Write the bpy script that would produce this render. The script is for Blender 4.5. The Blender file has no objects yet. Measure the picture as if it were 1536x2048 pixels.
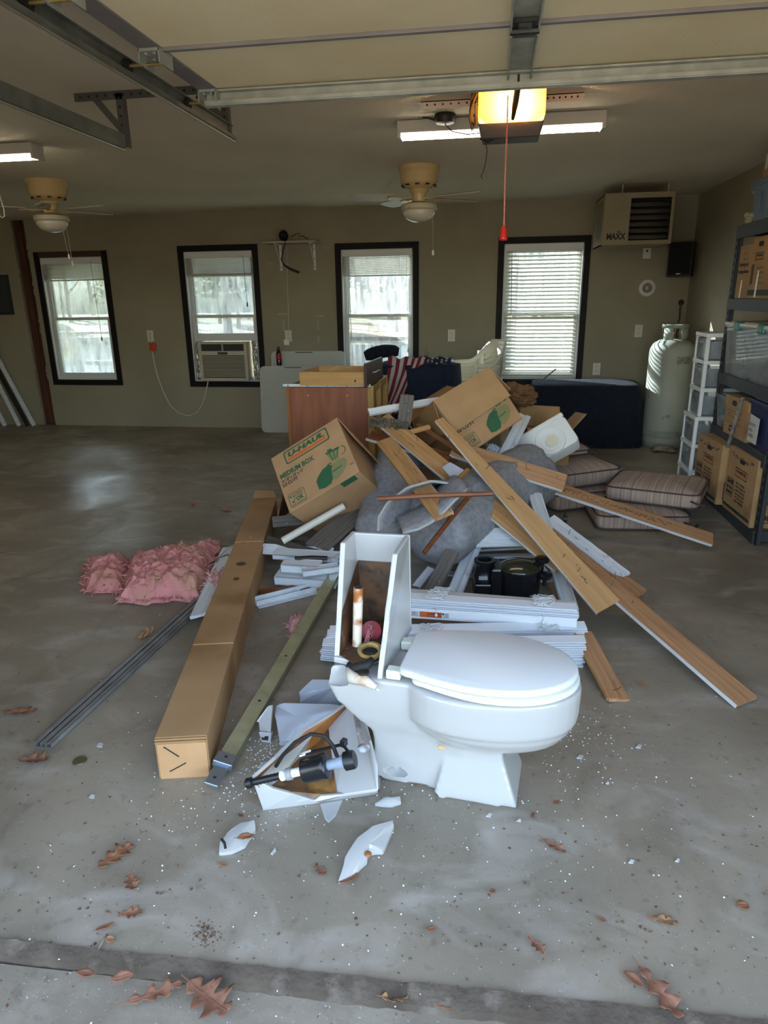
import bpy, bmesh, math, random
from mathutils import Vector as V, Matrix, noise
random.seed(7)
R = math.radians
SC = bpy.context.scene
COL = SC.collection
# ------------------------------------------------------------------ camera
FPX, PIT, YAW, ROL, CH = 1364.08, 0.305352, 0.158079, 0.0149838, 1.5
_cy, _sy = math.cos(YAW), math.sin(YAW)
_f = V((-_sy*math.cos(PIT), _cy*math.cos(PIT), -math.sin(PIT)))
_r = V((_cy, _sy, 0)); _d = _f.cross(_r)
_r, _d = math.cos(ROL)*_r + math.sin(ROL)*_d, -math.sin(ROL)*_r + math.cos(ROL)*_d
cam = bpy.data.cameras.new('camera'); camo = bpy.data.objects.new('camera', cam); COL.objects.link(camo)
cam.sensor_fit = 'VERTICAL'; cam.sensor_height = 34.6; cam.lens = FPX/2048*34.6
cam.clip_start = 0.02; cam.clip_end = 400
camo.matrix_world = Matrix(((_r.x, -_d.x, -_f.x, 0), (_r.y, -_d.y, -_f.y, 0), (_r.z, -_d.z, -_f.z, CH), (0, 0, 0, 1)))
SC.camera = camo
# ------------------------------------------------------------------ sky, sun, exposure
SC.view_settings.view_transform = 'Standard'; SC.view_settings.look = 'None'
SC.view_settings.gamma = 1; SC.view_settings.use_curve_mapping = False
SC.view_settings.exposure = 0.22
w = bpy.data.worlds.new('sky'); SC.world = w; w.use_nodes = True
nt = w.node_tree; bg = nt.nodes['Background']
sky = nt.nodes.new('ShaderNodeTexSky'); sky.sky_type = 'NISHITA'; sky.sun_disc = False
sky.sun_elevation = R(24); sky.sun_rotation = R(-50); sky.air_density = 1.0; sky.dust_density = 2.0; sky.ozone_density = 1.0
hs = nt.nodes.new('ShaderNodeHueSaturation'); hs.inputs['Saturation'].default_value = .85
nt.links.new(sky.outputs[0], hs.inputs['Color']); nt.links.new(hs.outputs[0], bg.inputs[0]); bg.inputs[1].default_value = 1.5
sunl = bpy.data.lights.new('sun', 'SUN'); sunl.energy = 80; sunl.angle = R(0.4); sunl.color = (1, .92, .78)
suno = bpy.data.objects.new('sun', sunl); COL.objects.link(suno)
SUN = V((.77*math.cos(R(24)), -.63*math.cos(R(24)), -math.sin(R(24))))
suno.rotation_euler = SUN.to_track_quat('-Z', 'Y').to_euler()
SC.cycles.max_bounces = 8; SC.cycles.diffuse_bounces = 5; SC.cycles.transparent_max_bounces = 16
SC.cycles.sample_clamp_indirect = 6
# ------------------------------------------------------------------ pixel -> world helpers (the photograph's camera, measured)
def ray(px, py): return (px-768)*_r + (py-1024)*_d + FPX*_f
def P(px, py, z=0.0):
    d = ray(px, py); t = (z-CH)/d.z; return V((t*d.x, t*d.y, z))
def Q(px, py, y):
    d = ray(px, py); t = y/d.y; return V((t*d.x, y, CH+t*d.z))
def X(px, py, x):
    d = ray(px, py); t = x/d.x; return V((x, t*d.y, CH+t*d.z))
# ------------------------------------------------------------------ mesh builder
WM = {}
class MB:
    def __init__(s, M=None): s.v = []; s.f = []; s.mi = []; s.M = M or Matrix()
    def add(s, vs, fs, mi=0):
        n = len(s.v); s.v += [s.M @ V(p) for p in vs]; s.f += [tuple(n+i for i in f) for f in fs]; s.mi += [mi]*len(fs); return s
    def box(s, a, b, mi=0):
        x0, y0, z0 = a; x1, y1, z1 = b
        return s.add([(x0,y0,z0),(x1,y0,z0),(x1,y1,z0),(x0,y1,z0),(x0,y0,z1),(x1,y0,z1),(x1,y1,z1),(x0,y1,z1)],
                     [(3,2,1,0),(4,5,6,7),(0,1,5,4),(1,2,6,5),(2,3,7,6),(3,0,4,7)], mi)
    def bar(s, a, b, w, t, up=(0,0,1), mi=0):
        a = V(a); b = V(b); x = (b-a).normalized(); z = V(up); z = (z - z.dot(x)*x)
        z = z.normalized() if z.length > 1e-6 else x.orthogonal().normalized()
        y = z.cross(x); vs = []
        for e in (a, b):
            for i, j in ((-1,-1),(1,-1),(1,1),(-1,1)): vs.append(e + y*(i*w/2) + z*(j*t/2))
        return s.add(vs, [(0,3,2,1),(4,5,6,7),(0,1,5,4),(1,2,6,5),(2,3,7,6),(3,0,4,7)], mi)
    def tube(s, pts, r, n=8, mi=0, closed=False):
        pts = [V(p) for p in pts]; m = len(pts); vs = []; fs = []
        rr = r if isinstance(r, (list, tuple)) else [r]*m
        t0 = (pts[1]-pts[0]).normalized(); u = t0.orthogonal().normalized()
        for i in range(m):
            if closed: t = pts[(i+1) % m]-pts[i-1]
            else: t = pts[min(i+1, m-1)]-pts[max(i-1, 0)]
            t.normalize(); u = (u - u.dot(t)*t); u = u.normalized() if u.length > 1e-6 else t.orthogonal().normalized()
            w_ = t.cross(u)
            for k in range(n):
                a = 2*math.pi*k/n; vs.append(pts[i] + (u*math.cos(a)+w_*math.sin(a))*rr[i])
        for i in range(m if closed else m-1):
            j = (i+1) % m
            for k in range(n): fs.append((i*n+k, i*n+(k+1) % n, j*n+(k+1) % n, j*n+k))
        if not closed: fs += [tuple(range(n-1, -1, -1)), tuple((m-1)*n+k for k in range(n))]
        return s.add(vs, fs, mi)
    def lathe(s, prof, n=24, c=(0,0,0), mi=0, cap=True, sx=1, sy=1):
        vs = []; fs = []; m = len(prof)
        for r, z in prof:
            for k in range(n):
                a = 2*math.pi*k/n; vs.append((c[0]+r*math.cos(a)*sx, c[1]+r*math.sin(a)*sy, c[2]+z))
        for i in range(m-1):
            for k in range(n): fs.append((i*n+k, i*n+(k+1) % n, (i+1)*n+(k+1) % n, (i+1)*n+k))
        if cap: fs += [tuple(range(n-1, -1, -1)), tuple((m-1)*n+k for k in range(n))]
        return s.add(vs, fs, mi)
    def prism(s, poly, z0, z1, mi=0):
        n = len(poly); vs = [(p[0], p[1], z0) for p in poly]+[(p[0], p[1], z1) for p in poly]
        fs = [tuple(range(n-1, -1, -1)), tuple(range(n, 2*n))]+[(i, (i+1) % n, n+(i+1) % n, n+i) for i in range(n)]
        return s.add(vs, fs, mi)
    def poly(s, pts, mi=0): return s.add(pts, [tuple(range(len(pts)))], mi)
    def plate(s, pts, t, nrm=None, mi=0):
        """a flat or warped outline given thickness t along its normal"""
        pts = [V(p) for p in pts]; n = len(pts); c = sum(pts, V())/n
        nr = V(nrm) if nrm else sum(((pts[i]-c).cross(pts[(i+1) % n]-c) for i in range(n)), V())
        nr.normalize(); q = [p - nr*t for p in pts]
        return s.add(pts+q, [tuple(range(n)), tuple(range(2*n-1, n-1, -1))]+[(i, n+i, n+(i+1) % n, (i+1) % n) for i in range(n)], mi)
    def loft(s, rings, mi=0, cap=True):
        n = len(rings[0]); vs = [p for r in rings for p in r]; fs = []
        for i in range(len(rings)-1):
            for k in range(n): fs.append((i*n+k, i*n+(k+1) % n, (i+1)*n+(k+1) % n, (i+1)*n+k))
        if cap: fs += [tuple(range(n-1, -1, -1)), tuple((len(rings)-1)*n+k for k in range(n))]
        return s.add(vs, fs, mi)
    def grid(s, fn, nu, nv, mi=0):
        vs = [fn(i/nu, j/nv) for j in range(nv+1) for i in range(nu+1)]
        return s.add(vs, [(j*(nu+1)+i, j*(nu+1)+i+1, (j+1)*(nu+1)+i+1, (j+1)*(nu+1)+i) for j in range(nv) for i in range(nu)], mi)
    def text(s, txt, x, y, size, mi=0, M=None, bold=0.0, shear=0.0, sx=1.0, align='LEFT', fit=None):
        cu = bpy.data.curves.new('t', 'FONT'); cu.body = txt; cu.size = size; cu.shear = shear; cu.offset = bold*size; cu.align_x = align; cu.resolution_u = 2
        o = bpy.data.objects.new('t', cu); COL.objects.link(o); bpy.context.view_layer.update()
        dg = bpy.context.evaluated_depsgraph_get(); me = bpy.data.meshes.new_from_object(o.evaluated_get(dg))
        T = M or Matrix(); sy = 1; ox = oy = 0
        if fit:
            xs = [p.co.x for p in me.vertices]; ys = [p.co.y for p in me.vertices]; ox, oy = min(xs), min(ys); sx = fit[0]/(max(xs)-ox); sy = fit[1]/(max(ys)-oy)
        s.add([T @ V((x+(p.co.x-ox)*sx, y+(p.co.y-oy)*sy, 0)) for p in me.vertices], [tuple(f.vertices) for f in me.polygons], mi)
        bpy.data.objects.remove(o); bpy.data.meshes.remove(me); bpy.data.curves.remove(cu); return s
    def build(s, name, mat, parent=None, M=None, world=False, smooth=False, bevel=0.0, sub=0, seg=2, kind=None, solid=0.0, flat=None):
        me = bpy.data.meshes.new(name); o = bpy.data.objects.new(name, me); COL.objects.link(o)
        vs = s.v
        if parent is not None:
            pm = WM[parent.name]
            if world: inv = pm.inverted(); vs = [inv @ p for p in vs]
            o.parent = parent; WM[o.name] = pm
        elif M is not None:
            if world: inv = M.inverted(); vs = [inv @ p for p in vs]
            o.matrix_world = M; WM[o.name] = M.copy()
        else:
            n = max(len(vs), 1); xs = [p.x for p in vs]; ys = [p.y for p in vs]; zs = [p.z for p in vs]
            c = V(((min(xs)+max(xs))/2, (min(ys)+max(ys))/2, min(zs)))
            if kind == 'structure': c = V((0,0,0))
            vs = [p-c for p in vs]; o.location = c; WM[o.name] = Matrix.Translation(c)
        me.from_pydata([tuple(p) for p in vs], [], s.f); me.update()
        for m in (mat if isinstance(mat, (list, tuple)) else [mat]): me.materials.append(m)
        if any(s.mi): me.polygons.foreach_set('material_index', s.mi)
        if smooth:
            me.polygons.foreach_set('use_smooth', [True]*len(me.polygons))
            if smooth is not True: me.set_sharp_from_angle(angle=R(smooth))
        if solid: m_ = o.modifiers.new('solid', 'SOLIDIFY'); m_.thickness = solid; m_.offset = 0
        if bevel:
            m_ = o.modifiers.new('bevel', 'BEVEL'); m_.width = bevel; m_.segments = seg; m_.limit_method = 'ANGLE'; m_.angle_limit = R(40)
        if sub: m_ = o.modifiers.new('sub', 'SUBSURF'); m_.levels = sub; m_.render_levels = sub
        if kind: o['kind'] = kind
        return o
def tag(o, label=None, cat=None, group=None):
    if label: o['label'] = label
    if cat: o['category'] = cat
    if group: o['group'] = group
    return o
def thing(name, label, cat, loc=(0,0,0), M=None, group=None):
    o = bpy.data.objects.new(name, None); COL.objects.link(o); o.empty_display_size = .1
    M = M or Matrix.Translation(V(loc)); o.matrix_world = M; WM[o.name] = M.copy()
    return tag(o, label, cat, group)
def dup(root, M, label=None):
    def cp(o, par):
        c = o.copy(); COL.objects.link(c)
        if par is not None: c.parent = par
        for ch in list(o.children): cp(ch, c)
        return c
    kids = list(root.children); r = root.copy(); COL.objects.link(r); r.matrix_world = M; WM[r.name] = M.copy()
    if label: r['label'] = label
    for ch in kids: cp(ch, r)
    return r
def share(o, parent, loc=(0,0,0), rot=None):
    """another copy of a part, same mesh"""
    c = o.copy(); COL.objects.link(c); c.parent = parent; c.location = loc
    if rot: c.rotation_euler = rot
    WM[c.name] = WM[parent.name]; return c
def frame(o, x, zhint):
    x = V(x).normalized(); z = V(zhint); z = (z-z.dot(x)*x).normalized(); y = z.cross(x)
    return Matrix(((x.x,y.x,z.x,o[0]),(x.y,y.y,z.y,o[1]),(x.z,y.z,z.z,o[2]),(0,0,0,1)))
def Tr(x, y, z): return Matrix.Translation((x, y, z))
def Rz(a): return Matrix.Rotation(R(a), 4, 'Z')
def Rx(a): return Matrix.Rotation(R(a), 4, 'X')
def Ry(a): return Matrix.Rotation(R(a), 4, 'Y')
# ------------------------------------------------------------------ materials
def C(h):
    h = h.lstrip('#'); o = []
    for i in (0, 2, 4):
        c = int(h[i:i+2], 16)/255; o.append(c/12.92 if c <= .04045 else ((c+.055)/1.055)**2.4)
    return (*o, 1)
def mat(name, col, rough=.6, metal=0.0, col2=None, scale=6.0, stretch=(1,1,1), bump=0.0, bscale=60.0, spec=.5, detail=4.0, lo=.35, hi=.65, rough2=None, coat=0.0, wave=None, bstretch=None, alpha=None, trans=0.0, ior=1.45, spots=None):
    m = bpy.data.materials.new(name); m.use_nodes = True; n = m.node_tree; b = n.nodes['Principled BSDF']; L = n.links.new
    c1 = C(col) if isinstance(col, str) else (*col, 1)
    b.inputs['Base Color'].default_value = c1; b.inputs['Roughness'].default_value = rough; b.inputs['Metallic'].default_value = metal
    b.inputs['Specular IOR Level'].default_value = spec; b.inputs['Coat Weight'].default_value = coat; b.inputs['IOR'].default_value = ior
    if trans: b.inputs['Transmission Weight'].default_value = trans
    if alpha is not None: b.inputs['Alpha'].default_value = alpha
    tc = n.nodes.new('ShaderNodeTexCoord'); mp = n.nodes.new('ShaderNodeMapping'); L(tc.outputs['Object'], mp.inputs[0]); mp.inputs['Scale'].default_value = stretch
    out = None
    if col2:
        if wave:
            t = n.nodes.new('ShaderNodeTexWave'); t.inputs['Scale'].default_value = scale; t.inputs['Distortion'].default_value = wave; t.inputs['Detail'].default_value = 3; t.bands_direction = 'Y'
        else:
            t = n.nodes.new('ShaderNodeTexNoise'); t.inputs['Scale'].default_value = scale; t.inputs['Detail'].default_value = detail
        L(mp.outputs[0], t.inputs['Vector'])
        cr = n.nodes.new('ShaderNodeValToRGB'); L(t.outputs[0], cr.inputs[0])
        cr.color_ramp.elements[0].position = lo; cr.color_ramp.elements[1].position = hi
        cr.color_ramp.elements[0].color = c1; cr.color_ramp.elements[1].color = C(col2)
        out = cr.outputs[0]
        if rough2 is not None:
            mr = n.nodes.new('ShaderNodeMapRange'); L(t.outputs[0], mr.inputs[0]); mr.inputs[1].default_value = lo; mr.inputs[2].default_value = hi; mr.inputs[3].default_value = rough; mr.inputs[4].default_value = rough2
            L(mr.outputs[0], b.inputs['Roughness'])
    if spots:
        scol, ssc, slo, shi = spots
        t2 = n.nodes.new('ShaderNodeTexNoise'); t2.inputs['Scale'].default_value = ssc; t2.inputs['Detail'].default_value = 5; L(tc.outputs['Object'], t2.inputs['Vector'])
        mr = n.nodes.new('ShaderNodeMapRange'); L(t2.outputs[0], mr.inputs[0]); mr.inputs[1].default_value = slo; mr.inputs[2].default_value = shi
        mx = n.nodes.new('ShaderNodeMix'); mx.data_type = 'RGBA'; L(mr.outputs[0], mx.inputs[0])
        if out: L(out, mx.inputs[6])
        else: mx.inputs[6].default_value = c1
        mx.inputs[7].default_value = C(scol); out = mx.outputs[2]
    if out: L(out, b.inputs['Base Color'])
    if bump:
        t3 = n.nodes.new('ShaderNodeTexNoise'); t3.inputs['Scale'].default_value = bscale; t3.inputs['Detail'].default_value = 3
        if bstretch:
            mp2 = n.nodes.new('ShaderNodeMapping'); L(tc.outputs['Object'], mp2.inputs[0]); mp2.inputs['Scale'].default_value = bstretch; L(mp2.outputs[0], t3.inputs['Vector'])
        else: L(mp.outputs[0], t3.inputs['Vector'])
        bm = n.nodes.new('ShaderNodeBump'); bm.inputs['Strength'].default_value = bump; bm.inputs['Distance'].default_value = .01
        L(t3.outputs[0], bm.inputs['Height']); L(bm.outputs[0], b.inputs['Normal'])
    return m
def emit(name, col, strength):
    m = bpy.data.materials.new(name); m.use_nodes = True; n = m.node_tree; n.nodes.remove(n.nodes['Principled BSDF'])
    e = n.nodes.new('ShaderNodeEmission'); e.inputs[0].default_value = C(col); e.inputs[1].default_value = strength
    n.links.new(e.outputs[0], n.nodes['Material Output'].inputs[0]); return m
def glassy(name, tint, dirt, dirtamt, gloss=.08, scale=9.0, stretch=(1,1,1)):
    m = bpy.data.materials.new(name); m.use_nodes = True; n = m.node_tree; n.nodes.remove(n.nodes['Principled BSDF']); L = n.links.new
    tr = n.nodes.new('ShaderNodeBsdfTransparent'); tr.inputs[0].default_value = C(tint)
    gl = n.nodes.new('ShaderNodeBsdfGlossy'); gl.inputs['Roughness'].default_value = .03
    df = n.nodes.new('ShaderNodeBsdfTranslucent'); df.inputs[0].default_value = C(dirt)
    d2 = n.nodes.new('ShaderNodeBsdfDiffuse'); d2.inputs[0].default_value = C(dirt)
    a = n.nodes.new('ShaderNodeMixShader'); a.inputs[0].default_value = gloss; L(tr.outputs[0], a.inputs[1]); L(gl.outputs[0], a.inputs[2])
    dd = n.nodes.new('ShaderNodeMixShader'); dd.inputs[0].default_value = .4; L(df.outputs[0], dd.inputs[1]); L(d2.outputs[0], dd.inputs[2])
    tc = n.nodes.new('ShaderNodeTexCoord'); mp = n.nodes.new('ShaderNodeMapping'); mp.inputs['Scale'].default_value = stretch; L(tc.outputs['Object'], mp.inputs[0])
    t = n.nodes.new('ShaderNodeTexNoise'); t.inputs['Scale'].default_value = scale; t.inputs['Detail'].default_value = 8; L(mp.outputs[0], t.inputs['Vector'])
    mr = n.nodes.new('ShaderNodeMapRange'); L(t.outputs[0], mr.inputs[0]); mr.inputs[1].default_value = .35; mr.inputs[2].default_value = .75; mr.inputs[3].default_value = dirtamt*.35; mr.inputs[4].default_value = dirtamt
    b = n.nodes.new('ShaderNodeMixShader'); L(mr.outputs[0], b.inputs[0]); L(a.outputs[0], b.inputs[1]); L(dd.outputs[0], b.inputs[2])
    L(b.outputs[0], n.nodes['Material Output'].inputs[0]); return m
WALL = mat('taupe_wall_paint', '#989079', .75, col2='#8f866f', scale=1.3, bump=.25, bscale=160)
CEIL = mat('taupe_ceiling_paint', '#dfd6bf', .85, col2='#d6ccb5', scale=1.1, bump=.4, bscale=120)
BROWNTRIM = mat('dark_brown_trim_paint', '#15110f', .6, spec=.3)
VINYL = mat('white_vinyl', '#cfd0cc', .4)
WHITEP = mat('white_gloss_plastic', '#dfe0dc', .35)
WHITEPAINT = mat('white_trim_paint', '#d5d9da', .5, col2='#c2c6c8', scale=12, stretch=(.3,3,3), spots=('#8c8478', 9, .66, .8))
PORC = mat('white_porcelain', '#aaa9a6', .15, coat=.4, spec=.5)
PORCRAW = mat('chipped_porcelain_edge', '#c2bbac', .7, col2='#b3a488', scale=25)
CARD = mat('brown_cardboard', '#b08a62', .8, col2='#a37e58', scale=5, bump=.12, bscale=14, bstretch=(1,1,14))
CARD2 = mat('tan_cardboard', '#ab885d', .8, col2='#9d7b54', scale=6, spots=('#8a6a45', 4, .58, .75))
CARDIN = mat('cardboard_inside', '#97744a', .85, col2='#8c6b45', scale=4)
GREEN = mat('green_print', '#2b5a3a', .7)
GREEN2 = mat('light_green_print', '#7d7a50', .75)
ORANGE = mat('orange_print', '#c9622c', .7)
BLACKP = mat('black_print', '#20201c', .7)
TAPE = mat('clear_tape', '#b9a98c', .25)
STEEL = mat('galvanised_steel', '#b3b6ac', .45, metal=.35, col2='#9da197', scale=14)
DKSTEEL = mat('dark_grey_steel', '#4c4e4b', .45, metal=.7, col2='#3c3e3b', scale=8)
BLACK = mat('black_plastic', '#17181a', .35)
RUBBER = mat('black_rubber', '#1b1a18', .7)
GREYPLAS = mat('dark_grey_shelf_plastic', '#33363a', .55, bump=.1, bscale=80)
GR = (.5, 9, 9)
OAKBACK = mat('brown_unpainted_wood', '#b28862', .65, col2='#9a6f4a', scale=6, stretch=GR, bump=.15, bscale=10)
TANWOOD = mat('tan_fibreboard', '#b8905f', .7, col2='#a98052', scale=4, stretch=GR, bump=.08, bscale=20)
HONEY = mat('honey_pine', '#b68c5c', .5, col2='#9c7246', scale=5, stretch=GR, bump=.1, bscale=10)
REDWOOD = mat('stained_red_wood', '#7d4a2c', .4, col2='#653619', scale=5, stretch=GR)
WEATHER = mat('weathered_grey_wood', '#746a5f', .85, col2='#57504a', scale=7, stretch=GR, bump=.3, bscale=14, spots=('#bdb9b0', 16, .7, .8))
DARKWOOD = mat('dark_old_wood', '#50473e', .85, col2='#3c342d', scale=6, stretch=GR, bump=.3, bscale=14)
NAILM = mat('nail_steel', '#6a625a', .45, metal=.8)
CREAM = mat('aged_cream_enamel', '#c3ab7a', .35, col2='#b79d6a', scale=5)
# ================================================================== the room
YB, XR, XL, YF, HC = 7.9, 2.0, -7.6, 1.2, 2.44
def concrete(name, c1, c2, c3, glossy):
    m = bpy.data.materials.new(name); m.use_nodes = True; n = m.node_tree; b = n.nodes['Principled BSDF']; L = n.links.new
    tc = n.nodes.new('ShaderNodeTexCoord')
    def noi(sc, det=6, st=(1,1,1), ds=0):
        mp = n.nodes.new('ShaderNodeMapping'); mp.inputs['Scale'].default_value = st; L(tc.outputs['Object'], mp.inputs[0])
        t = n.nodes.new('ShaderNodeTexNoise'); t.inputs['Scale'].default_value = sc; t.inputs['Detail'].default_value = det; t.inputs['Distortion'].default_value = ds; L(mp.outputs[0], t.inputs['Vector']); return t.outputs[0]
    def ramp(x, lo, hi, a=0.0, c=1.0):
        r = n.nodes.new('ShaderNodeMapRange'); L(x, r.inputs[0]); r.inputs[1].default_value = lo; r.inputs[2].default_value = hi; r.inputs[3].default_value = a; r.inputs[4].default_value = c; return r.outputs[0]
    def mix(f, a, c):
        x = n.nodes.new('ShaderNodeMix'); x.data_type = 'RGBA'
        L(f, x.inputs[0])
        for i, q in ((6, a), (7, c)):
            if isinstance(q, str): x.inputs[i].default_value = C(q)
            else: L(q, x.inputs[i])
        return x.outputs[2]
    col = mix(ramp(noi(.9, 8, ds=.6), .38, .62), c1, c2)
    col = mix(ramp(noi(3.1, 9, (1,1.6,1), .8), .5, .72, 0, .75), col, c3)
    col = mix(ramp(noi(24, 4), .60, .75, 0, .5), col, '#5b5248')
    col = mix(ramp(noi(2.2, 10, (1.5,.8,1), 1.6), .56, .70, 0, .45), col, '#6a5f50')
    col = mix(ramp(noi(140, 2), .69, .74, 0, .55), col, '#cfcfca')
    col = mix(ramp(noi(75, 2), .70, .73, 0, .7), col, '#473f37')
    L(col, b.inputs['Base Color'])
    if glossy:
        L(ramp(noi(1.1, 6, ds=.7), .35, .65, .33, .6), b.inputs['Roughness'])
    else: b.inputs['Roughness'].default_value = .8
    bm = n.nodes.new('ShaderNodeBump'); bm.inputs['Strength'].default_value = .22 if glossy else .5; bm.inputs['Distance'].default_value = .008
    L(noi(16, 7), bm.inputs['Height']); L(bm.outputs[0], b.inputs['Normal']); return m
FLOORM = concrete('polished_garage_concrete', '#958a78', '#766c5d', '#aaa195', True)
DRIVEM = concrete('rough_driveway_concrete', '#857a6a', '#716758', '#968d7e', False)
EA, EB = P(0,1878), P(1400,2028)
def ey(x): return EA.y+(x-EA.x)*(EB.y-EA.y)/(EB.x-EA.x)
MB().prism([(XL,ey(XL)),(XR,ey(XR)),(XR,YB+.12),(XL,YB+.12)], -.12, 0).build('floor', FLOORM, kind='structure')
d = MB()
d.grid(lambda u, v: V((-22+44*u, -40+(40+ey(-22+44*u)-.028-.03*u)*v, -.035 - .25*(1-v))), 8, 12)
d.build('driveway', DRIVEM, kind='structure', solid=.02)
# weathered joint between slab and driveway: sealed strip, dark with dirt
JOINT = mat('dirty_slab_joint', '#51473c', .95, col2='#3e342b', scale=9, bump=.6, bscale=60, spots=('#6a6056', 12, .56, .75))
j = MB()
def jf(u, v):
    x = XL+(XR-XL)*u; wd = .032+.03*max(0, min(1, (x+1.2)/1.9)); y = ey(x)-wd*(1-v)+.004*noise.noise(V((x*9, v, 0)))+.006*noise.noise(V((x*30, v, 4))); return V((x, y, -.036+.037*v**.5+.004*noise.noise(V((x*40, v*4, 2)))*(1-v)))
j.grid(jf, 500, 4)
j.build('trim_1', JOINT, kind='structure', solid=.012)
MB().box((XL, YF-.2, HC), (XR, YB+.12, HC+.14)).build('ceiling', CEIL, kind='structure')
def holed(mb, x0, x1, z0, z1, y0, y1, holes):
    xs = sorted({x0, x1, *[h[0] for h in holes], *[h[1] for h in holes]}); zs = sorted({z0, z1, *[h[2] for h in holes], *[h[3] for h in holes]})
    for a, b in zip(xs, xs[1:]):
        for c, e in zip(zs, zs[1:]):
            mx, mz = (a+b)/2, (c+e)/2
            if any(h[0] < mx < h[1] and h[2] < mz < h[3] for h in holes): continue
            mb.box((a, y0, c), (b, y1, e))
WIN = [(-5.42, -4.49, .51, 2.065), (-3.61, -2.655, .495, 2.09), (-1.765, -.832, .495, 2.07), (.02, .98, .535, 2.085)]
TW = .065
holes = [(a+TW, b-TW, c+TW, e-TW) for a, b, c, e in WIN]
STUD = (-5.655, -5.49, 0.0, 2.42)
wb = MB(); holed(wb, XL, XR+.12, 0, HC, YB, YB+.015, holes+[STUD])
holed(wb, XL, XR+.12, -.3, HC+.1, YB+.015, YB+.12, holes+[(STUD[0], STUD[1], 0, HC)])
wb.box((STUD[0], YB+.1, -.3), (STUD[1], YB+.12, HC))
wallb = wb.build('wall_back', WALL, kind='structure')
MB().box((XR, YF-.2, -.1), (XR+.12, YB+.12, HC+.1)).build('wall_right', WALL, kind='structure')
MB().box((XL-.12, YF-.2, -.1), (XL, YB+.12, HC+.1)).build('wall_left', WALL, kind='structure')
wf = MB(); holed(wf, XL, XR, -.1, HC, YF-.2, YF-.05, [(-1.42, 1.5, -.1, 2.2), (-6.9, -1.75, -.1, 2.2)]); wf.build('wall_front', WALL, kind='structure')
# roof mass above keeps the low sun off the ceiling; second roof slab added to keep sun off the left windows
ROOF = mat('grey_roof_shingle', '#55504a', .9)
r = MB(); r.add([(-8.3,.4,2.6),(2.6,.4,2.6),(2.6,8.6,2.6),(-8.3,8.6,2.6),(-8.3,4.5,3.5),(2.6,4.5,3.5)], [(0,3,2,1),(0,1,5,4),(2,3,4,5),(1,2,5),(3,0,4)]); r.build('roof', ROOF, kind='structure')
MB().box((-9.5, 8.02, 2.2), (-3.25, 10.6, 2.3)).build('sun_block_roof', mat('white_sun_block', '#d8d8d2', .7), kind='structure')
# second, closed door bay on the left (outside the frame; keeps the room dark on that side)
cd = MB()
for k in range(4): cd.box((-6.95, YF-.14, .01+.545*k), (-1.7, YF-.1, .54+.545*k))
cd.build('door_2', mat('cream_steel_door', '#cdbf98', .5), kind='structure')
# exposed framing where the drywall was stripped
sg = MB(); sg.box((STUD[0]+.012, YB+.03, 0), (STUD[0]+.105, YB+.1, HC)).box((STUD[0]+.107, YB+.045, 0), (STUD[1]-.002, YB+.1, HC))
STUDM = mat('reddish_exposed_stud', '#5a3a28', .8, col2='#462a1d', scale=5, stretch=(9,9,.5), bump=.3, bscale=12)
stud = sg.build('trim_2', STUDM, kind='structure', bevel=.003)
ch = MB()
random.seed(3)
for k in range(16):
    z = .15+.14*k+random.uniform(-.03, .03); x = random.choice((STUD[0]-.004, STUD[1]-.012)); wd = random.uniform(.008, .03); hh = random.uniform(.03, .09)
    ch.plate([(x, YB-.002, z), (x+wd, YB-.003, z+.01), (x+wd*.7, YB-.002, z+hh), (x+.002, YB-.002, z+hh*.8)], .006)
ch.plate([(-5.51, YB-.003, .62), (-5.46, YB-.02, .66), (-5.47, YB-.012, .78), (-5.50, YB-.004, .74)], .008)
PLAS = mat('torn_drywall_paper', '#a89a88', .9, col2='#8b6f57', scale=30)
ch.build('drywall_tear', PLAS, parent=stud, world=True)
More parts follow.
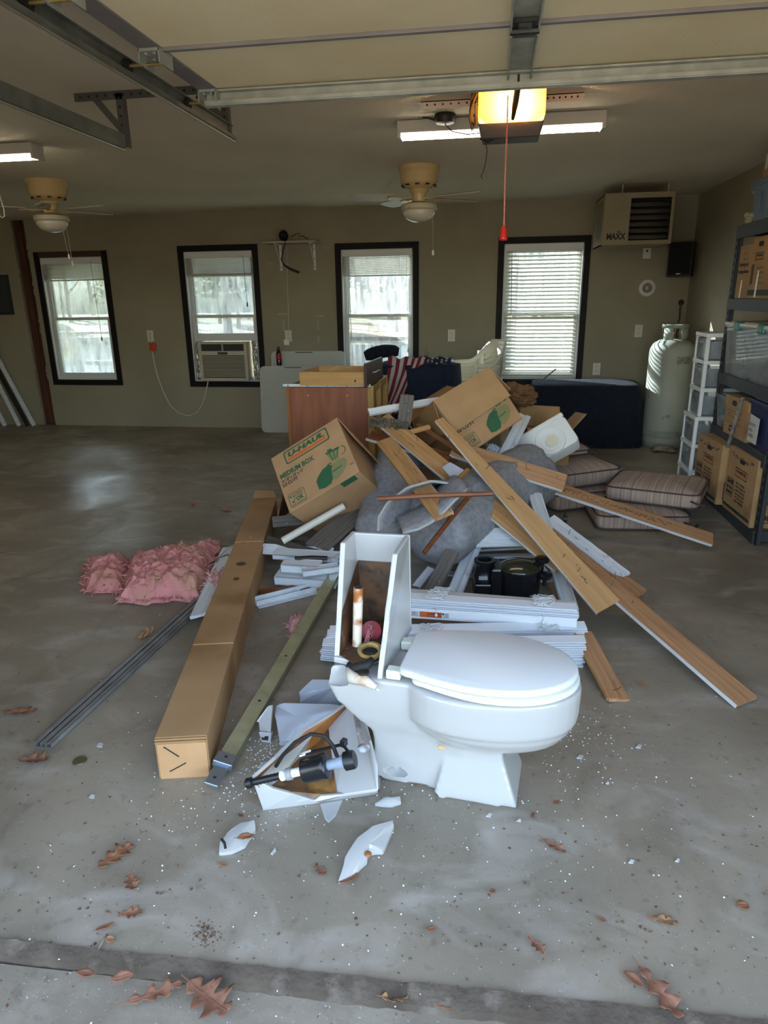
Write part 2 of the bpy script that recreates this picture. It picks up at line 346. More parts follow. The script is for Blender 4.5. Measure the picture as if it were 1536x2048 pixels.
# ------------------------------------------------------------------ windows
GLASS = glassy('dusty_window_glass', '#a9b6c2', '#dfe8f0', .42, scale=7, stretch=(3,1,.6))
GLASS3 = glassy('lightly_dusty_window_glass', '#b4bfc9', '#dfe6ec', .14, scale=8, stretch=(3,1,.6))
TRIM1 = mat('bare_brown_trim', '#4a2f24', .6)
def window(i, rails, sash_bottom, glass):
    a, b, c, e = WIN[i]; root = thing('window_%d' % (i+1), None, None, (a, YB, c)); root['kind'] = 'structure'
    for nm, bx in (('trim_side', ((a, YB-.018, c), (a+TW, YB+.003, e))), ('trim_side', ((b-TW, YB-.018, c), (b, YB+.003, e))), ('trim_head', ((a+TW, YB-.018, e-TW), (b-TW, YB+.003, e))), ('trim_sill', ((a+TW, YB-.022, c), (b-TW, YB+.003, c+TW)))):
        MB().box(*bx).build(nm, TRIM1 if (i == 0 and nm == 'trim_head') else BROWNTRIM, parent=root, world=True, bevel=.003)
    ia, ib, ic, ie = a+TW, b-TW, c+TW, e-TW; y0, y1 = YB+.055, YB+.115
    jm = MB(); jm.box((ia, YB, ic), (ia+.012, y1, ie)).box((ib-.012, YB, ic), (ib, y1, ie)).box((ia, YB, ic), (ib, y1, ic+.012)).box((ia, YB, ie-.012), (ib, y1, ie))
    jm.build('jamb', VINYL, parent=root, world=True)
    f = MB(); fw = .035
    f.box((ia+.012, y0, ic+.012), (ia+.012+fw, y1, ie-.012)).box((ib-.012-fw, y0, ic+.012), (ib-.012, y1, ie-.012)).box((ia+.012+fw, y0, ie-.012-fw), (ib-.012-fw, y1, ie-.012)).box((ia+.012+fw, y0, ic+.012), (ib-.012-fw, y1, ic+.012+fw))
    f.build('window_frame', VINYL, parent=root, world=True, bevel=.003)
    zs = [sash_bottom]+rails+[ie-.012-fw]
    for k in range(len(zs)-1):
        yy = y0-.012 if k == 0 else y0+.022
        sw = .028; q = MB(); xa, xb = ia+.012+fw*.6, ib-.012-fw*.6
        q.box((xa, yy, zs[k]-.018), (xa+sw, yy+.03, zs[k+1]+.018)).box((xb-sw, yy, zs[k]-.018), (xb, yy+.03, zs[k+1]+.018)).box((xa+sw, yy, zs[k+1]-.014), (xb-sw, yy+.03, zs[k+1]+.018)).box((xa+sw, yy, zs[k]-.018), (xb-sw, yy+.03, zs[k]+.016))
        s_ = q.build('sash', VINYL, parent=root, world=True, bevel=.003)
        MB().box((xa+sw-.003, yy+.012, zs[k]+.014), (xb-sw+.003, yy+.017, zs[k+1]-.012)).build('pane', glass, parent=s_, world=True)
        if k == 0:
            for xx in (xa+.22, xb-.22): MB().box((xx-.03, yy-.014, zs[1]-.004), (xx+.03, yy+.002, zs[1]+.014)).build('sash_latch', VINYL, parent=s_, world=True, bevel=.003)
    return root
window(0, [1.30], .64, GLASS)
window(1, [1.31, 1.77], 1.10, GLASS)
window(2, [1.30], .62, GLASS3)
window(3, [1.30], .66, GLASS3)
# ------------------------------------------------------------------ window blinds
SLATM = mat('white_blind_slat', '#d6d2c6', .5, trans=0)
def blind(i, nslat, drop, cat_label, tilt=0.0, closed=False, cord=True, skew=0.0):
    a, b, c, e = WIN[i]; xa, xb = a+TW+.012, b-TW-.012; zt = e-TW-.005
    root = thing('window_blind', cat_label, 'blind', (xa, YB, zt))
    MB().box((xa, YB-.012, zt-.07), (xb, YB+.002, zt)).build('valance', WHITEP, parent=root, world=True, bevel=.004)
    MB().box((xa+.01, YB+.004, zt-.045), (xb-.01, YB+.045, zt-.004)).build('headrail', WHITEP, parent=root, world=True)
    zb = zt-drop; z0 = zt-.055; first = None
    for k in range(nslat):
        z = z0-(z0-zb)*(k+.5)/nslat
        cx, cy_ = (xa+xb)/2, YB+.026; hw = .024
        s_ = MB()
        for u, dz in ((-1, 0), (-.5, .003), (0, .004), (.5, .003)):
            pass
        prof = [(-hw, 0), (-hw*.4, .0035), (hw*.4, .0035), (hw, 0)]
        ct, st = math.cos(tilt), math.sin(tilt)
        pts = [(p[0]*ct-p[1]*st, p[0]*st+p[1]*ct) for p in prof]
        dz = skew*(k/nslat-.5)
        rings = []
        L_ = (xb-xa)/2-.014
        for xx in (-L_, L_):
            rings.append([V((cx+xx, cy_+p[0], z+p[1]+xx*dz)) for p in pts]+[V((cx+xx, cy_+p[0], z+p[1]-.0025+xx*dz)) for p in reversed(pts)])
        s_.loft(rings)
        s_.build('slat', SLATM, parent=root, world=True)
    MB().box((xa+.012, YB+.004, zb-.02), (xb-.012, YB+.048, zb-.004)).build('bottom_rail', WHITEP, parent=root, world=True, bevel=.003)
    lad = [xa+.14, xb-.14]
    for xx in lad:
        MB().tube([(xx, YB+.001, zt-.07), (xx, YB+.001, zb-.01)], .0016, 5).build('ladder_cord', WHITEP, parent=root, world=True)
    if cord:
        wx = xa+.07
        MB().tube([(wx, YB-.016, zt-.06), (wx+.015, YB-.018, zt-.95 if not closed else zt-.72)], .004, 6).build('tilt_wand', mat('wand_plastic', '#b9b9b4', .3), parent=root, world=True)
    return root
blind(0, 22, .24, 'raised white blind with sagging slats in the leftmost window', skew=-.04)
blind(1, 22, .25, 'raised white blind above the window air conditioner')
blind(2, 22, .26, 'raised white blind in the window looking onto the pond')
blind(3, 33, 1.38, 'lowered white slatted blind glowing with sun beside the heater', tilt=R(25), closed=True)
def cord(name, label, cat, pts, r, m, n=6): return tag(MB().tube(pts, r, n).build(name, m, smooth=True), label, cat)
# lift cords of the blinds
for i, dx, L_, lab in ((0, .72, .85, 'thin dark lift cord hanging in the leftmost window'), (1, .78, .5, 'knotted lift cord hanging over the air conditioner window'), (2, .80, 1.0, 'thin white lift cord hanging in the pond window')):
    a, b, c, e = WIN[i]; x = a+dx; z = e-.12
    pts = [(x, YB-.012, z), (x+.005, YB-.014, z-L_*.5), (x+.012, YB-.012, z-L_)]
    q = MB().tube(pts, .0022, 5); q.lathe([(.002, 0), (.008, -.015), (.009, -.05), (.003, -.055)][::-1], 8, (x+.012, YB-.012, z-L_))
    tag(q.build('lift_cord', RUBBER if i < 2 else WHITEP), lab, 'cord')
# ------------------------------------------------------------------ air conditioner in window two
ACM = mat('beige_appliance_plastic', '#b7ae99', .5); ACD = mat('dark_grille', '#3b382f', .6)
ax0, ax1, az0, az1, ay = -3.41, -2.83, .585, 1.025, YB-.13
ac = thing('window_air_conditioner', 'beige window air conditioner with louvered front under raised sash', 'air conditioner', (ax0, ay, az0))
sh = MB(); sh.box((ax0, ay+.03, az0), (ax1, YB+.3, az1)); sh.build('body', ACM, parent=ac, world=True, bevel=.006)
fr = MB(); fr.box((ax0-.008, ay, az0-.005), (ax0+.03, ay+.04, az1+.005)).box((ax1-.03, ay, az0-.005), (ax1+.008, ay+.04, az1+.005)).box((ax0+.03, ay, az1-.022), (ax1-.03, ay+.04, az1+.005)).box((ax0+.03, ay, az0-.005), (ax1-.03, ay+.04, az0+.03)).box((ax0+.03, ay, az1-.15), (ax1-.03, ay+.03, az1-.10))
fr.build('front_frame', ACM, parent=ac, world=True, bevel=.004)
MB().box((ax0+.03, ay+.02, az0+.03), (ax1-.03, ay+.031, az1-.02)).build('grille_back', ACD, parent=ac, world=True)
g0 = None
for k in range(15):
    z = az0+.042+k*.0165
    g = MB().box((ax0+.03, ay+.006, z), (ax1-.03, ay+.02, z+.007))
    g.build('louver', ACM, parent=ac, world=True)
for k in range(4):
    MB().box((ax0+.03, ay+.008, az1-.092+k*.019), (ax1-.03, ay+.02, az1-.084+k*.019)).build('vent_vane', ACD, parent=ac, world=True)
MB().box(((ax0+ax1)/2-.008, ay+.002, az1-.10), ((ax0+ax1)/2+.008, ay+.02, az1-.02)).build('vent_divider', ACM, parent=ac, world=True)
MB().box((-3.52, YB+.03, az1+.004), (-2.745, YB+.07, 1.088)).build('mounting_strip', VINYL, parent=ac, world=True)
MB().box(((ax0+ax1)/2-.06, ay-.003, az1-.14), ((ax0+ax1)/2+.06, ay, az1-.112)).build('control_badge', ACD, parent=ac, world=True)
FOIL = mat('crinkled_foil_insulation', '#a9aaa6', .3, metal=.8, bump=1.0, bscale=30)
for xa, xb, lab in ((-3.53, ax0-.012, 'crinkled foil panel filling the gap left of the air conditioner'), (ax1+.012, -2.735, 'crinkled foil panel filling the gap right of the air conditioner')):
    q = MB(); q.grid(lambda u, v: V((xa+(xb-xa)*u, YB+.04+.012*noise.noise(V((u*5, v*12, xa))), az0-.01+(az1+.06-az0)*v)), 8, 20)
    tag(q.build('foil_panel', FOIL, solid=.006), lab, 'insulation')
# ------------------------------------------------------------------ outlets, switches, small wall gear
OUTM = mat('ivory_outlet', '#cfc9b8', .4)
def outlet(x, z, lab, w_=.07, h=.115, kind='outlet'):
    o = thing('wall_outlet' if kind == 'outlet' else 'light_switch', lab, kind, (x, YB, z-h/2))
    MB().box((x-w_/2, YB-.006, z-h/2), (x+w_/2, YB, z+h/2)).build('cover_plate', OUTM, parent=o, world=True, bevel=.002)
    if kind == 'outlet':
        for dz in (.026, -.026):
            q = MB(); q.box((x-.017, YB-.009, z+dz-.016), (x+.017, YB-.005, z+dz+.016)); s_ = q.build('socket', OUTM, parent=o, world=True, bevel=.003)
            MB().box((x-.008, YB-.0095, z+dz-.004), (x-.005, YB-.008, z+dz+.008)).box((x+.005, YB-.0095, z+dz-.004), (x+.008, YB-.008, z+dz+.008)).build('slot', BLACKP, parent=s_, world=True)
    else: MB().box((x-.006, YB-.02, z-.006), (x+.006, YB-.005, z+.016)).build('toggle', BLACKP, parent=o, world=True)
def bz(px, py): return Q(px, py, YB)
for (px, py), lab in (((301, 672), 'ivory wall outlet with plugged white cord left of the air conditioner'), ((577, 672), 'wall outlet below the small bracket shelf'), ((903, 671), 'wall outlet between pond window and slatted blind window'), ((1277, 662), 'wall outlet left of the gas cylinder, at mid height'), ((1193, 738), 'low wall outlet beside the slatted blind window')):
    p = bz(px, py); outlet(p.x, p.z, lab, .08, .13)
p = bz(1294, 503); outlet(p.x, p.z, 'light switch just below the wall heater', .08, .14, 'switch')
p = bz(577, 684); tag(MB().box((p.x-.045, YB-.05, p.z-.035), (p.x+.025, YB-.01, p.z+.03)).build('power_adapter', WHITEP, bevel=.006), 'white power adapter plugged in under the bracket shelf', 'adapter')
p = bz(1294, 576); rv = thing('round_wall_vent', 'round white wall vent with silver centre below the heater', 'vent', (p.x, YB, p.z))
M_ = Tr(p.x, YB, p.z) @ Rx(90)
MB(M_).lathe([(.085, 0), (.085, .008), (.075, .016), (.05, .016), (.05, .004)], 28).build('rim', OUTM, parent=rv, world=True, smooth=40)
MB(M_).lathe([(.05, .004), (.046, .02), (.036, .02), (.036, .006)], 24).build('ring', mat('vent_grey', '#8a8478', .4), parent=rv, world=True, smooth=40)
MB(M_).lathe([(.03, .006), (.026, .026), (.012, .034), (.002, .035)], 20).build('nozzle', STEEL, parent=rv, world=True, smooth=40)
# orange plug and white power cord sweeping to the air conditioner
p = bz(308, 693); pl = tag(MB().box((p.x-.035, YB-.05, p.z-.045), (p.x+.035, YB-.004, p.z+.045)).build('plug_adapter', mat('orange_plastic', '#c8421c', .4), bevel=.008), 'bright orange plug adapter hanging under the left outlet', 'plug')
pts = [Q(x, y, yy) for x, y, yy in ((299, 665, 7.86), (301, 682, 7.86), (304, 700, 7.86), (309, 728, 7.87), (315, 752, 7.87), (325, 780, 7.86), (340, 810, 7.84), (357, 826, 7.82), (378, 832, 7.80), (395, 824, 7.80), (405, 808, 7.80), (411, 788, 7.79), (415, 768, 7.78), (417, 758, 7.80))]
cord('extension_cord', 'white power cord looping down from the outlet to the air conditioner', 'cord', pts, .007, mat('white_cord', '#c9c4b6', .5))
ep = thing('electrical_panel', 'grey electrical panel door at the left end of back wall', 'electrical panel', (-6.2, YB, 1.37))
MB().box((-6.35, YB-.02, 1.36), (-5.80, YB, 1.82)).build('panel_box', mat('grey_panel_enamel', '#2c3033', .5), parent=ep, world=True, bevel=.004)
MB().box((-6.31, YB-.028, 1.39), (-5.83, YB-.019, 1.79)).build('panel_door', mat('grey_panel_door', '#33383b', .5), parent=ep, world=True, bevel=.004)
MB().box((-5.88, YB-.034, 1.56), (-5.855, YB-.026, 1.63)).build('latch', DKSTEEL, parent=ep, world=True)
# trim boards leaning at the far left
for k, (bx, tx, m_, lab) in enumerate(((-5.72, -6.42, WHITEPAINT, 'rightmost white trim board leaning on the far left wall'), (-5.80, -6.50, mat('black_trim_board', '#232221', .5), 'black trim board leaning between two white ones, far left'), (-5.91, -6.56, WHITEPAINT, 'narrow white trim board leaning left of the black one, far left'), (-6.10, -6.80, WHITEPAINT, 'leftmost white trim board leaning on the far left wall'))):
    o = MB().bar((bx, YB-.10-.012*k, .006), (tx, YB-.016, 1.55), .055, .014, (0,-1,.1)).build('trim_board', m_, bevel=.002)
    tag(o, lab, 'board')
# ================================================================== outside, behind the windows
GRASS = mat('winter_grass', '#8d8358', .95, col2='#6f7345', scale=.6, spots=('#a99a72', .9, .5, .65))
BANK = mat('tan_pond_bank', '#b39a74', .95, col2='#937f5a', scale=.4)
g = MB()
def gz(x, y):
    if y < 9: return -.22
    return -.22-1.0*min(1, (y-9)/12)+(1.2*max(0, min(1, (y-42)/25)))+.08*noise.noise(V((x*.3, y*.3, 0)))
g.grid(lambda u, v: V((-90+140*u, 8.05+100*v*v, gz(-90+140*u, 8.05+100*v*v))), 60, 60)
g.build('ground', GRASS, kind='structure', smooth=True)
WATER = mat('pond_water', '#4b5c66', .08, bump=.15, bscale=3, spec=.8)
pw = MB(); pw.poly([(-40+30*math.cos(a)*1.0+12, 32+11*math.sin(a), -1.12) for a in [2*math.pi*k/40 for k in range(40)]])
pw.build('pond', WATER, kind='structure', solid=.02)
MB().grid(lambda u, v: V((-60+80*u, 44+10*v, -.9+.5*v+.1*noise.noise(V((u*20, v*3, 0))))), 40, 8).build('pond_bank', BANK, kind='structure', smooth=True)
BARK = mat('pale_bark', '#8f8474', .9, col2='#6d6255', scale=8)
NEED = mat('evergreen_needles', '#3d5a34', .9, col2='#5d7546', scale=1.5)
TWIG = mat('bare_twigs', '#8c7a66', .9)
random.seed(11)
def bare_tree(h, seed, lab):
    rnd = random.Random(seed); t = thing('bare_tree', lab, 'tree', (0,0,0), group='bare trees beyond the pond')
    tr = MB(); tr.tube([(0,0,-.3), (.05*h/10,0,h*.3), (-.03*h/10,.04,h*.6), (.02,0,h*.95)], [h*.02, h*.016, h*.011, h*.003], 6)
    tr.build('trunk', BARK, parent=t)
    b = MB()
    def br(p, d, L_, r, dep):
        q = p+d*L_*.5; e = p+d*L_+V((0,0,L_*.12)); b.tube([p, q, e], [r, r*.75, r*.4], 4)
        if dep > 0:
            for _ in range(3 if dep > 1 else 4):
                nd = (d+V((rnd.uniform(-.8,.8), rnd.uniform(-.8,.8), rnd.uniform(-.1,.7)))).normalized()
                br(p+(e-p)*rnd.uniform(.35,1), nd, L_*rnd.uniform(.5,.7), r*.5, dep-1)
    for k in range(11):
        a = rnd.uniform(0, 6.28); z = h*rnd.uniform(.22,.85)
        br(V((0,0,z)), V((math.cos(a), math.sin(a), rnd.uniform(.3,.9))).normalized(), h*rnd.uniform(.14,.25), h*.005, 2)
    b.build('branches', TWIG, parent=t, kind='stuff'); return t
def pine(h, seed, lab):
    rnd = random.Random(seed); t = thing('pine_tree', lab, 'tree', (0,0,0), group='evergreens beyond the pond')
    MB().tube([(0,0,-.3), (0,0,h*.5), (0,0,h*.95)], [h*.018, h*.012, h*.003], 6).build('trunk', BARK, parent=t)
    c = MB()
    for k in range(700):
        z = h*rnd.uniform(.22, 1); rr = h*.2*(1.08-z/h)+.25; a = rnd.uniform(0, 6.28); q = rr*math.sqrt(rnd.random())
        p = V((q*math.cos(a), q*math.sin(a), z)); s_ = h*.045
        u = V((rnd.uniform(-1,1), rnd.uniform(-1,1), rnd.uniform(-.6,.4))).normalized()*s_; w_ = u.orthogonal().normalized()*s_*.5
        c.add([p-u, p+w_*.6, p+u, p-w_*.6], [(0,1,2,3)])
    c.build('crown', NEED, parent=t, kind='stuff'); return t
protos = [bare_tree(9, 1, 'leafless tree with fine grey twigs beyond the pond'), bare_tree(11, 2, 'leafless tree with fine grey twigs beyond the pond'), pine(11, 3, 'dark evergreen tree standing on the far side of the pond'), pine(8, 4, 'dark evergreen tree standing on the far side of the pond')]
first = [True]*4
spots_ = []
for k in range(900):
    yy = random.uniform(46, 76); fx = random.uniform(-.80, .14); i = random.choice((0,1,0,1,2,3)); x = fx*yy
    if len(spots_) > 60 or any(math.hypot(x-a, yy-b) < 4.7 for a, b in spots_): continue
    spots_.append((x, yy))
    M_ = Tr(x, yy, gz(x, yy)-.1) @ Rz(random.uniform(0,360)) @ Matrix.Scale(random.uniform(.8,1.1), 4)
    if first[i]: protos[i].matrix_world = M_; WM[protos[i].name] = M_; first[i] = False
    else: dup(protos[i], M_)
# hill behind the trees
hl = MB(); hl.grid(lambda u, v: V((-110+160*u, 78+30*v, -1+9*v**.7+1.5*noise.noise(V((u*9, v*2, 1))))), 50, 10); hl.build('hills', mat('wooded_hill', '#7d7a5e', 1, col2='#5d6647', scale=.25), kind='structure', smooth=True)
# near tree, bush
nt_ = bare_tree(7, 8, 'slender pale tree just outside the air conditioner window'); nt_.matrix_world = Tr(-6.5, 16.6, -.8); del nt_['group']
bs = thing('twiggy_bush', 'bare twiggy bush at lower left of the pond window', 'bush', (-1.75, 9.2, -.25)); b_ = MB(); rnd = random.Random(5)
for k in range(90):
    a = rnd.uniform(0, 6.28); e = V((math.cos(a)*rnd.uniform(.1,.55), math.sin(a)*.4, rnd.uniform(.7,1.45))); b_.tube([(0,0,0), e*.5+V((rnd.uniform(-.06,.06),0,.1)), e], [.006,.004,.002], 4)
b_.build('twigs', TWIG, parent=bs, kind='stuff')
# chain-link fence, tank and shed outside window one
fence = thing('chain_link_fence', 'galvanised chain link fence outside the leftmost window', 'fence', (-9.5, 10.9, -.25))
for k in range(4):
    x = -9.6+1.25*k; MB().tube([(x,10.9,-.3), (x,10.9,1.05)], .025, 8).lathe([(.03,0),(.03,.03),(.005,.06)], 8, (x,10.9,1.05)).build('post', STEEL, parent=fence, world=True)
MB().tube([(-9.6,10.9,1.0), (-5.8,10.9,1.0)], .02, 8).build('top_rail', STEEL, parent=fence, world=True)
wm = MB()
for k in range(64):
    x = -9.6+.062*k
    for sgn in (1, -1):
        x0 = x if sgn > 0 else x; n_ = 9
        xe = x0+sgn*1.2; xe = max(-9.6, min(-5.8, xe)); ze = -.2+abs(xe-x0)
        if abs(xe-x0) > .05: wm.bar((x0,10.9+.004*sgn,-.2), (xe,10.9+.004*sgn,ze), .005, .005)
wm.build('wire_mesh', STEEL, parent=fence, world=True, kind='stuff')
tk = thing('storage_tank', 'beige horizontal storage tank behind the chain link fence', 'tank', (-9.5, 13.2, -.3))
Mt = Tr(-9.6,13.2,.75) @ Ry(90)
MB(Mt).lathe([(.05,-1.15),(.25,-1.08),(.33,-.95),(.35,-.8),(.35,.8),(.33,.95),(.25,1.08),(.05,1.15)], 24).build('tank_body', mat('beige_tank_paint','#c9b189',.5), parent=tk, world=True, smooth=50)
for x in (-10.2,-9.0): MB().box((x-.06,13.0,-.4),(x+.06,13.4,.45)).build('leg', mat('white_leg_paint','#d9d9d5',.6), parent=tk, world=True)
dk = thing('deck_railing', 'white wooden railing beyond the fence outside leftmost window', 'railing', (-8.5,12.2,-.3)); WP2 = mat('white_outdoor_paint','#dcdcd8',.6)
for z in (.35,.78): MB().box((-9.9,12.15,z),(-6.5,12.22,z+.08)).build('rail', WP2, parent=dk, world=True)
for k in range(4): MB().box((-9.7+.95*k,12.14,-.4),(-9.6+.95*k,12.24,.86)).build('post', WP2, parent=dk, world=True)
# ================================================================== overhead: garage door, tracks, opener
DOORM = mat('cream_door_skin', '#f3e7c2', .6, col2='#eadcb2', scale=2, bump=.12, bscale=90, bstretch=(1,.15,1))
GSTILE = mat('galvanised_end_stile', '#8e8888', .55, metal=.3, col2='#807b7b', scale=5)
zd = 2.30; dx0, dx1 = -1.19, 1.33
gd = thing('garage_door', 'raised cream sectional garage door overhead with galvanised strut', 'garage door', (dx0, .9, zd))
ys = [1.17, 1.44, 1.97, 2.50, 3.02]
for k in range(4):
    q = MB(); a, b = ys[k]+.004, ys[k+1]-.004
    q.box((dx0+.004, a, zd), (dx1, b, zd+.045)); s_ = q.build('door_section', DOORM, parent=gd, world=True, bevel=.004)
    # rolled section lips beside each joint
    MB().box((dx0+.07, b-.022, zd-.012), (dx1, b, zd+.002)).build('section_lip', GSTILE, parent=s_, world=True, bevel=.003)
    for xs_ in (dx0, dx1-.07): MB().box((xs_, a, zd-.006), (xs_+.072, b, zd+.047)).build('end_stile', GSTILE, parent=s_, world=True)
st = MB(); st.box((dx0+.02, 2.975, zd-.058), (dx1, 2.98, zd-.002)).box((dx0+.02, 2.945, zd-.012), (dx1, 2.977, zd-.006)).box((dx0+.02, 2.945, zd-.062), (dx1, 2.98, zd-.056)).box((dx0+.02, 2.98, zd-.012), (dx1, 3.015, zd-.002)).box((dx0+.02, 2.94, zd-.058), (dx1, 2.946, zd-.045))
st.build('strut', STEEL, parent=gd, world=True)
cs = MB(); 
for k in (2, 3):
    cs.box((.02, ys[k]+.02, zd-.006), (.11, ys[k+1]-.03, zd)).box((.02, ys[k]+.02, zd-.03), (.026, ys[k+1]-.03, zd-.004)).box((.104, ys[k]+.02, zd-.03), (.11, ys[k+1]-.03, zd-.004))
cs.build('centre_stile', STEEL, parent=gd, world=True)
for y in ys[2:4]:
    q = MB(); q.box((.03, y-.07, zd-.018), (.10, y+.07, zd-.008)).tube([(.02,y,zd-.02),(.11,y,zd-.02)], .012, 8).box((.045,y-.06,zd-.026),(.085,y-.03,zd-.016)); q.build('hinge', DKSTEEL, parent=gd, world=True)
TRX = -1.262
for y in (1.97, 2.50, 2.98):
    for sx in (dx0,):
        q = MB(); q.box((sx+.0, y-.05, zd-.016), (sx+.075, y+.05, zd-.007)).box((sx+.0, y-.05, zd-.05), (sx+.004, y+.05, zd-.008)).box((sx+.07, y-.05, zd-.05), (sx+.074, y+.05, zd-.008))
        br_ = q.build('roller_bracket', STEEL, parent=gd, world=True)
        q = MB(); q.tube([(sx+.07, y, zd-.04), (TRX, y, zd-.04)], .006, 8); q.build('roller_stem', mat('brass_stem','#a89662',.35,metal=.8), parent=br_, world=True)
        q = MB(); q.lathe([(.008,-.008),(.022,-.008),(.022,.008),(.008,.008)], 14, mi=0); q.v = [Tr(TRX+.006, y, zd-.04) @ Ry(90) @ p for p in q.v]; q.build('roller_wheel', RUBBER, parent=br_, world=True)
        for dxx, dyy in ((.02,-.03),(.02,.03),(.05,-.03),(.05,.03)): MB().box((sx+dxx-.005,y+dyy-.005,zd-.022),(sx+dxx+.005,y+dyy+.005,zd-.015)).build('bolt', STEEL, parent=br_, world=True)
arm = MB(); arm.bar((.062, 2.97, zd-.02), (.062, 3.10, zd-.035), .03, .008, (1,0,0)).tube([(.062,3.0,zd-.005),(.062,3.10,zd-.03),(.058,3.25,zd-.045),(.052,3.36,zd-.075)], [.012,.013,.014,.008], 8)
arm.build('door_arm', mat('rusty_black_arm','#3a2c1e',.5,metal=.5), parent=gd, world=True)
# horizontal tracks
TRKM = mat('dull_track_steel', '#83857d', .45, metal=.45, col2='#6e7069', scale=10)
def track(lab, x, y0, y1, z, flip=1):
    t = thing('door_track', lab, 'track', (x, y1, z)); q = MB(); w_ = .045
    q.box((x-.003 if flip > 0 else x-.003, y0, z-.028), (x+.001, y1, z+.03)).box((x, y0, z-.031), (x+flip*.028, y1, z-.027)).box((x, y0, z+.027), (x+flip*.018, y1, z+.031)).box((x+flip*.024, y0, z-.028), (x+flip*.028, y1, z-.016))
    q.build('track_channel', TRKM, parent=t, world=True)
    MB().tube([(x+flip*.014, y0, z-.034), (x+flip*.014, y1+.01, z-.034)], .006, 8).build('track_lip', mat('bright_track_edge','#b5b19c',.3,metal=.8), parent=t, world=True)
    return t
t1 = track('galvanised overhead track carrying the left edge of raised door', TRX-.012, 1.17, 3.50, 2.258)
q = MB(); q.box((TRX-.05,1.17,2.285),(TRX-.012,2.62,2.291)).box((TRX-.05,1.17,2.25),(TRX-.045,2.62,2.291)); q.build('reinforcing_angle', DKSTEEL, parent=t1, world=True)
t2 = track('second overhead track hanging at far upper left, no door', -1.765, 1.17, 3.40, 2.225, -1)
PERF = mat('perforated_grey_steel', '#64645f', .5, metal=.6)
def perf(mb, a, b, w_=.032, t=.004, up=(0,0,1), holes=True):
    mb.bar(a, b, w_, t, up)
def hanger(par, xa, xb, y, x0, zt, zb, ceil=True):
    q = MB()
    if ceil: q.bar((xa, y, HC-.018), (xb, y, HC-.018), .004, .036).bar((xa, y+.018, HC-.002), (xb, y+.018, HC-.002), .036, .004)
    q.bar((x0, y, zt), (x0, y, zb), .034, .004, (0,1,0)).bar((x0+.017, y+.016, zt), (x0+.017, y+.016, zb), .004, .034, (0,1,0))
    h_ = q.build('hanger_angle', PERF, parent=par, world=True); 
    d_ = MB(); a = V((x0-.13, y+.006, HC-.02)); b = V((x0+.0, y+.006, zb+.07)); d_.bar(a, b, .03, .004, (0,1,0)); d_.build('diagonal_brace', PERF, parent=par, world=True)
    hs = MB()
    for p0, p1, n_ in (((x0, y-.003, zt-.02), (x0, y-.003, zb+.02), 6), ((xa+.03, y-.003, HC-.018), (xb-.03, y-.003, HC-.018), 18)):
        if n_ == 18 and not ceil: continue
        for k in range(n_):
            p = V(p0).lerp(V(p1), k/(n_-1)); hs.lathe([(.006,-.001),(.006,.001)], 8, (0,0,0)); hs.v[-16:] = [Tr(*p) @ Rx(90) @ v for v in hs.v[-16:]]
    hs.build('bolt_hole', BLACKP, parent=h_, world=True, kind='stuff')
hanger(t2, -2.0, -1.20, 3.41, -1.775, HC-.01, 2.20)
hanger(t1, -1.55, -1.18, 3.47, -1.285, HC-.01, 2.24, ceil=False)
# opener
OPN = mat('dark_grey_opener_case', '#3b3832', .5)
op = thing('garage_door_opener', 'ceiling garage door opener with glowing amber light lens', 'opener', (.05, 3.5, 2.18))
ox0, ox1, oy0, oy1 = -.10, .195, 3.5, 3.86
q = MB(); ch_ = .035
def octo(y, x0, x1, z0, z1, c_): return [V((x0+c_,y,z0)),V((x1-c_,y,z0)),V((x1,y,z0+c_)),V((x1,y,z1-c_)),V((x1-c_,y,z1)),V((x0+c_,y,z1)),V((x0,y,z1-c_)),V((x0,y,z0+c_))]
q.loft([octo(oy0+.13, ox0, ox1, 2.225, 2.40, ch_), octo(oy1, ox0, ox1, 2.225, 2.40, ch_)]); q.build('motor_housing', OPN, parent=op, world=True, bevel=.004)
q = MB(); q.add([(ox0+.02,oy0+.03,2.185),(ox1-.02,oy0+.03,2.185),(ox1-.02,oy0+.14,2.18),(ox0+.02,oy0+.14,2.18),(ox0,oy0+.01,2.245),(ox1,oy0+.01,2.245),(ox1,oy0+.14,2.245),(ox0,oy0+.14,2.245)], [(3,2,1,0),(4,5,6,7),(0,1,5,4),(1,2,6,5),(2,3,7,6),(3,0,4,7)]); q.build('bottom_cover', OPN, parent=op, world=True, bevel=.004)
def lensmat():
    m = bpy.data.materials.new('amber_lens'); m.use_nodes = True; n = m.node_tree; n.nodes.remove(n.nodes['Principled BSDF']); L = n.links.new
    a = n.nodes.new('ShaderNodeBsdfTranslucent'); a.inputs[0].default_value = (1,.70,.27,1); b = n.nodes.new('ShaderNodeBsdfDiffuse'); b.inputs[0].default_value = (.8,.5,.18,1)
    c = n.nodes.new('ShaderNodeBsdfTransparent'); c.inputs[0].default_value = (1,.75,.35,1)
    x = n.nodes.new('ShaderNodeMixShader'); x.inputs[0].default_value = .25; L(a.outputs[0], x.inputs[1]); L(b.outputs[0], x.inputs[2])
    y = n.nodes.new('ShaderNodeMixShader'); y.inputs[0].default_value = .12; L(x.outputs[0], y.inputs[1]); L(c.outputs[0], y.inputs[2]); L(y.outputs[0], n.nodes['Material Output'].inputs[0]); return m
q = MB(); c_ = .03
fr_ = [V((ox0+.03,oy0,2.246)),V((ox1-.03,oy0,2.246)),V((ox1,oy0,2.275)),V((ox1,oy0,2.375)),V((ox1-c_,oy0,2.405)),V((ox0+c_,oy0,2.405)),V((ox0,oy0,2.375)),V((ox0,oy0,2.275))]
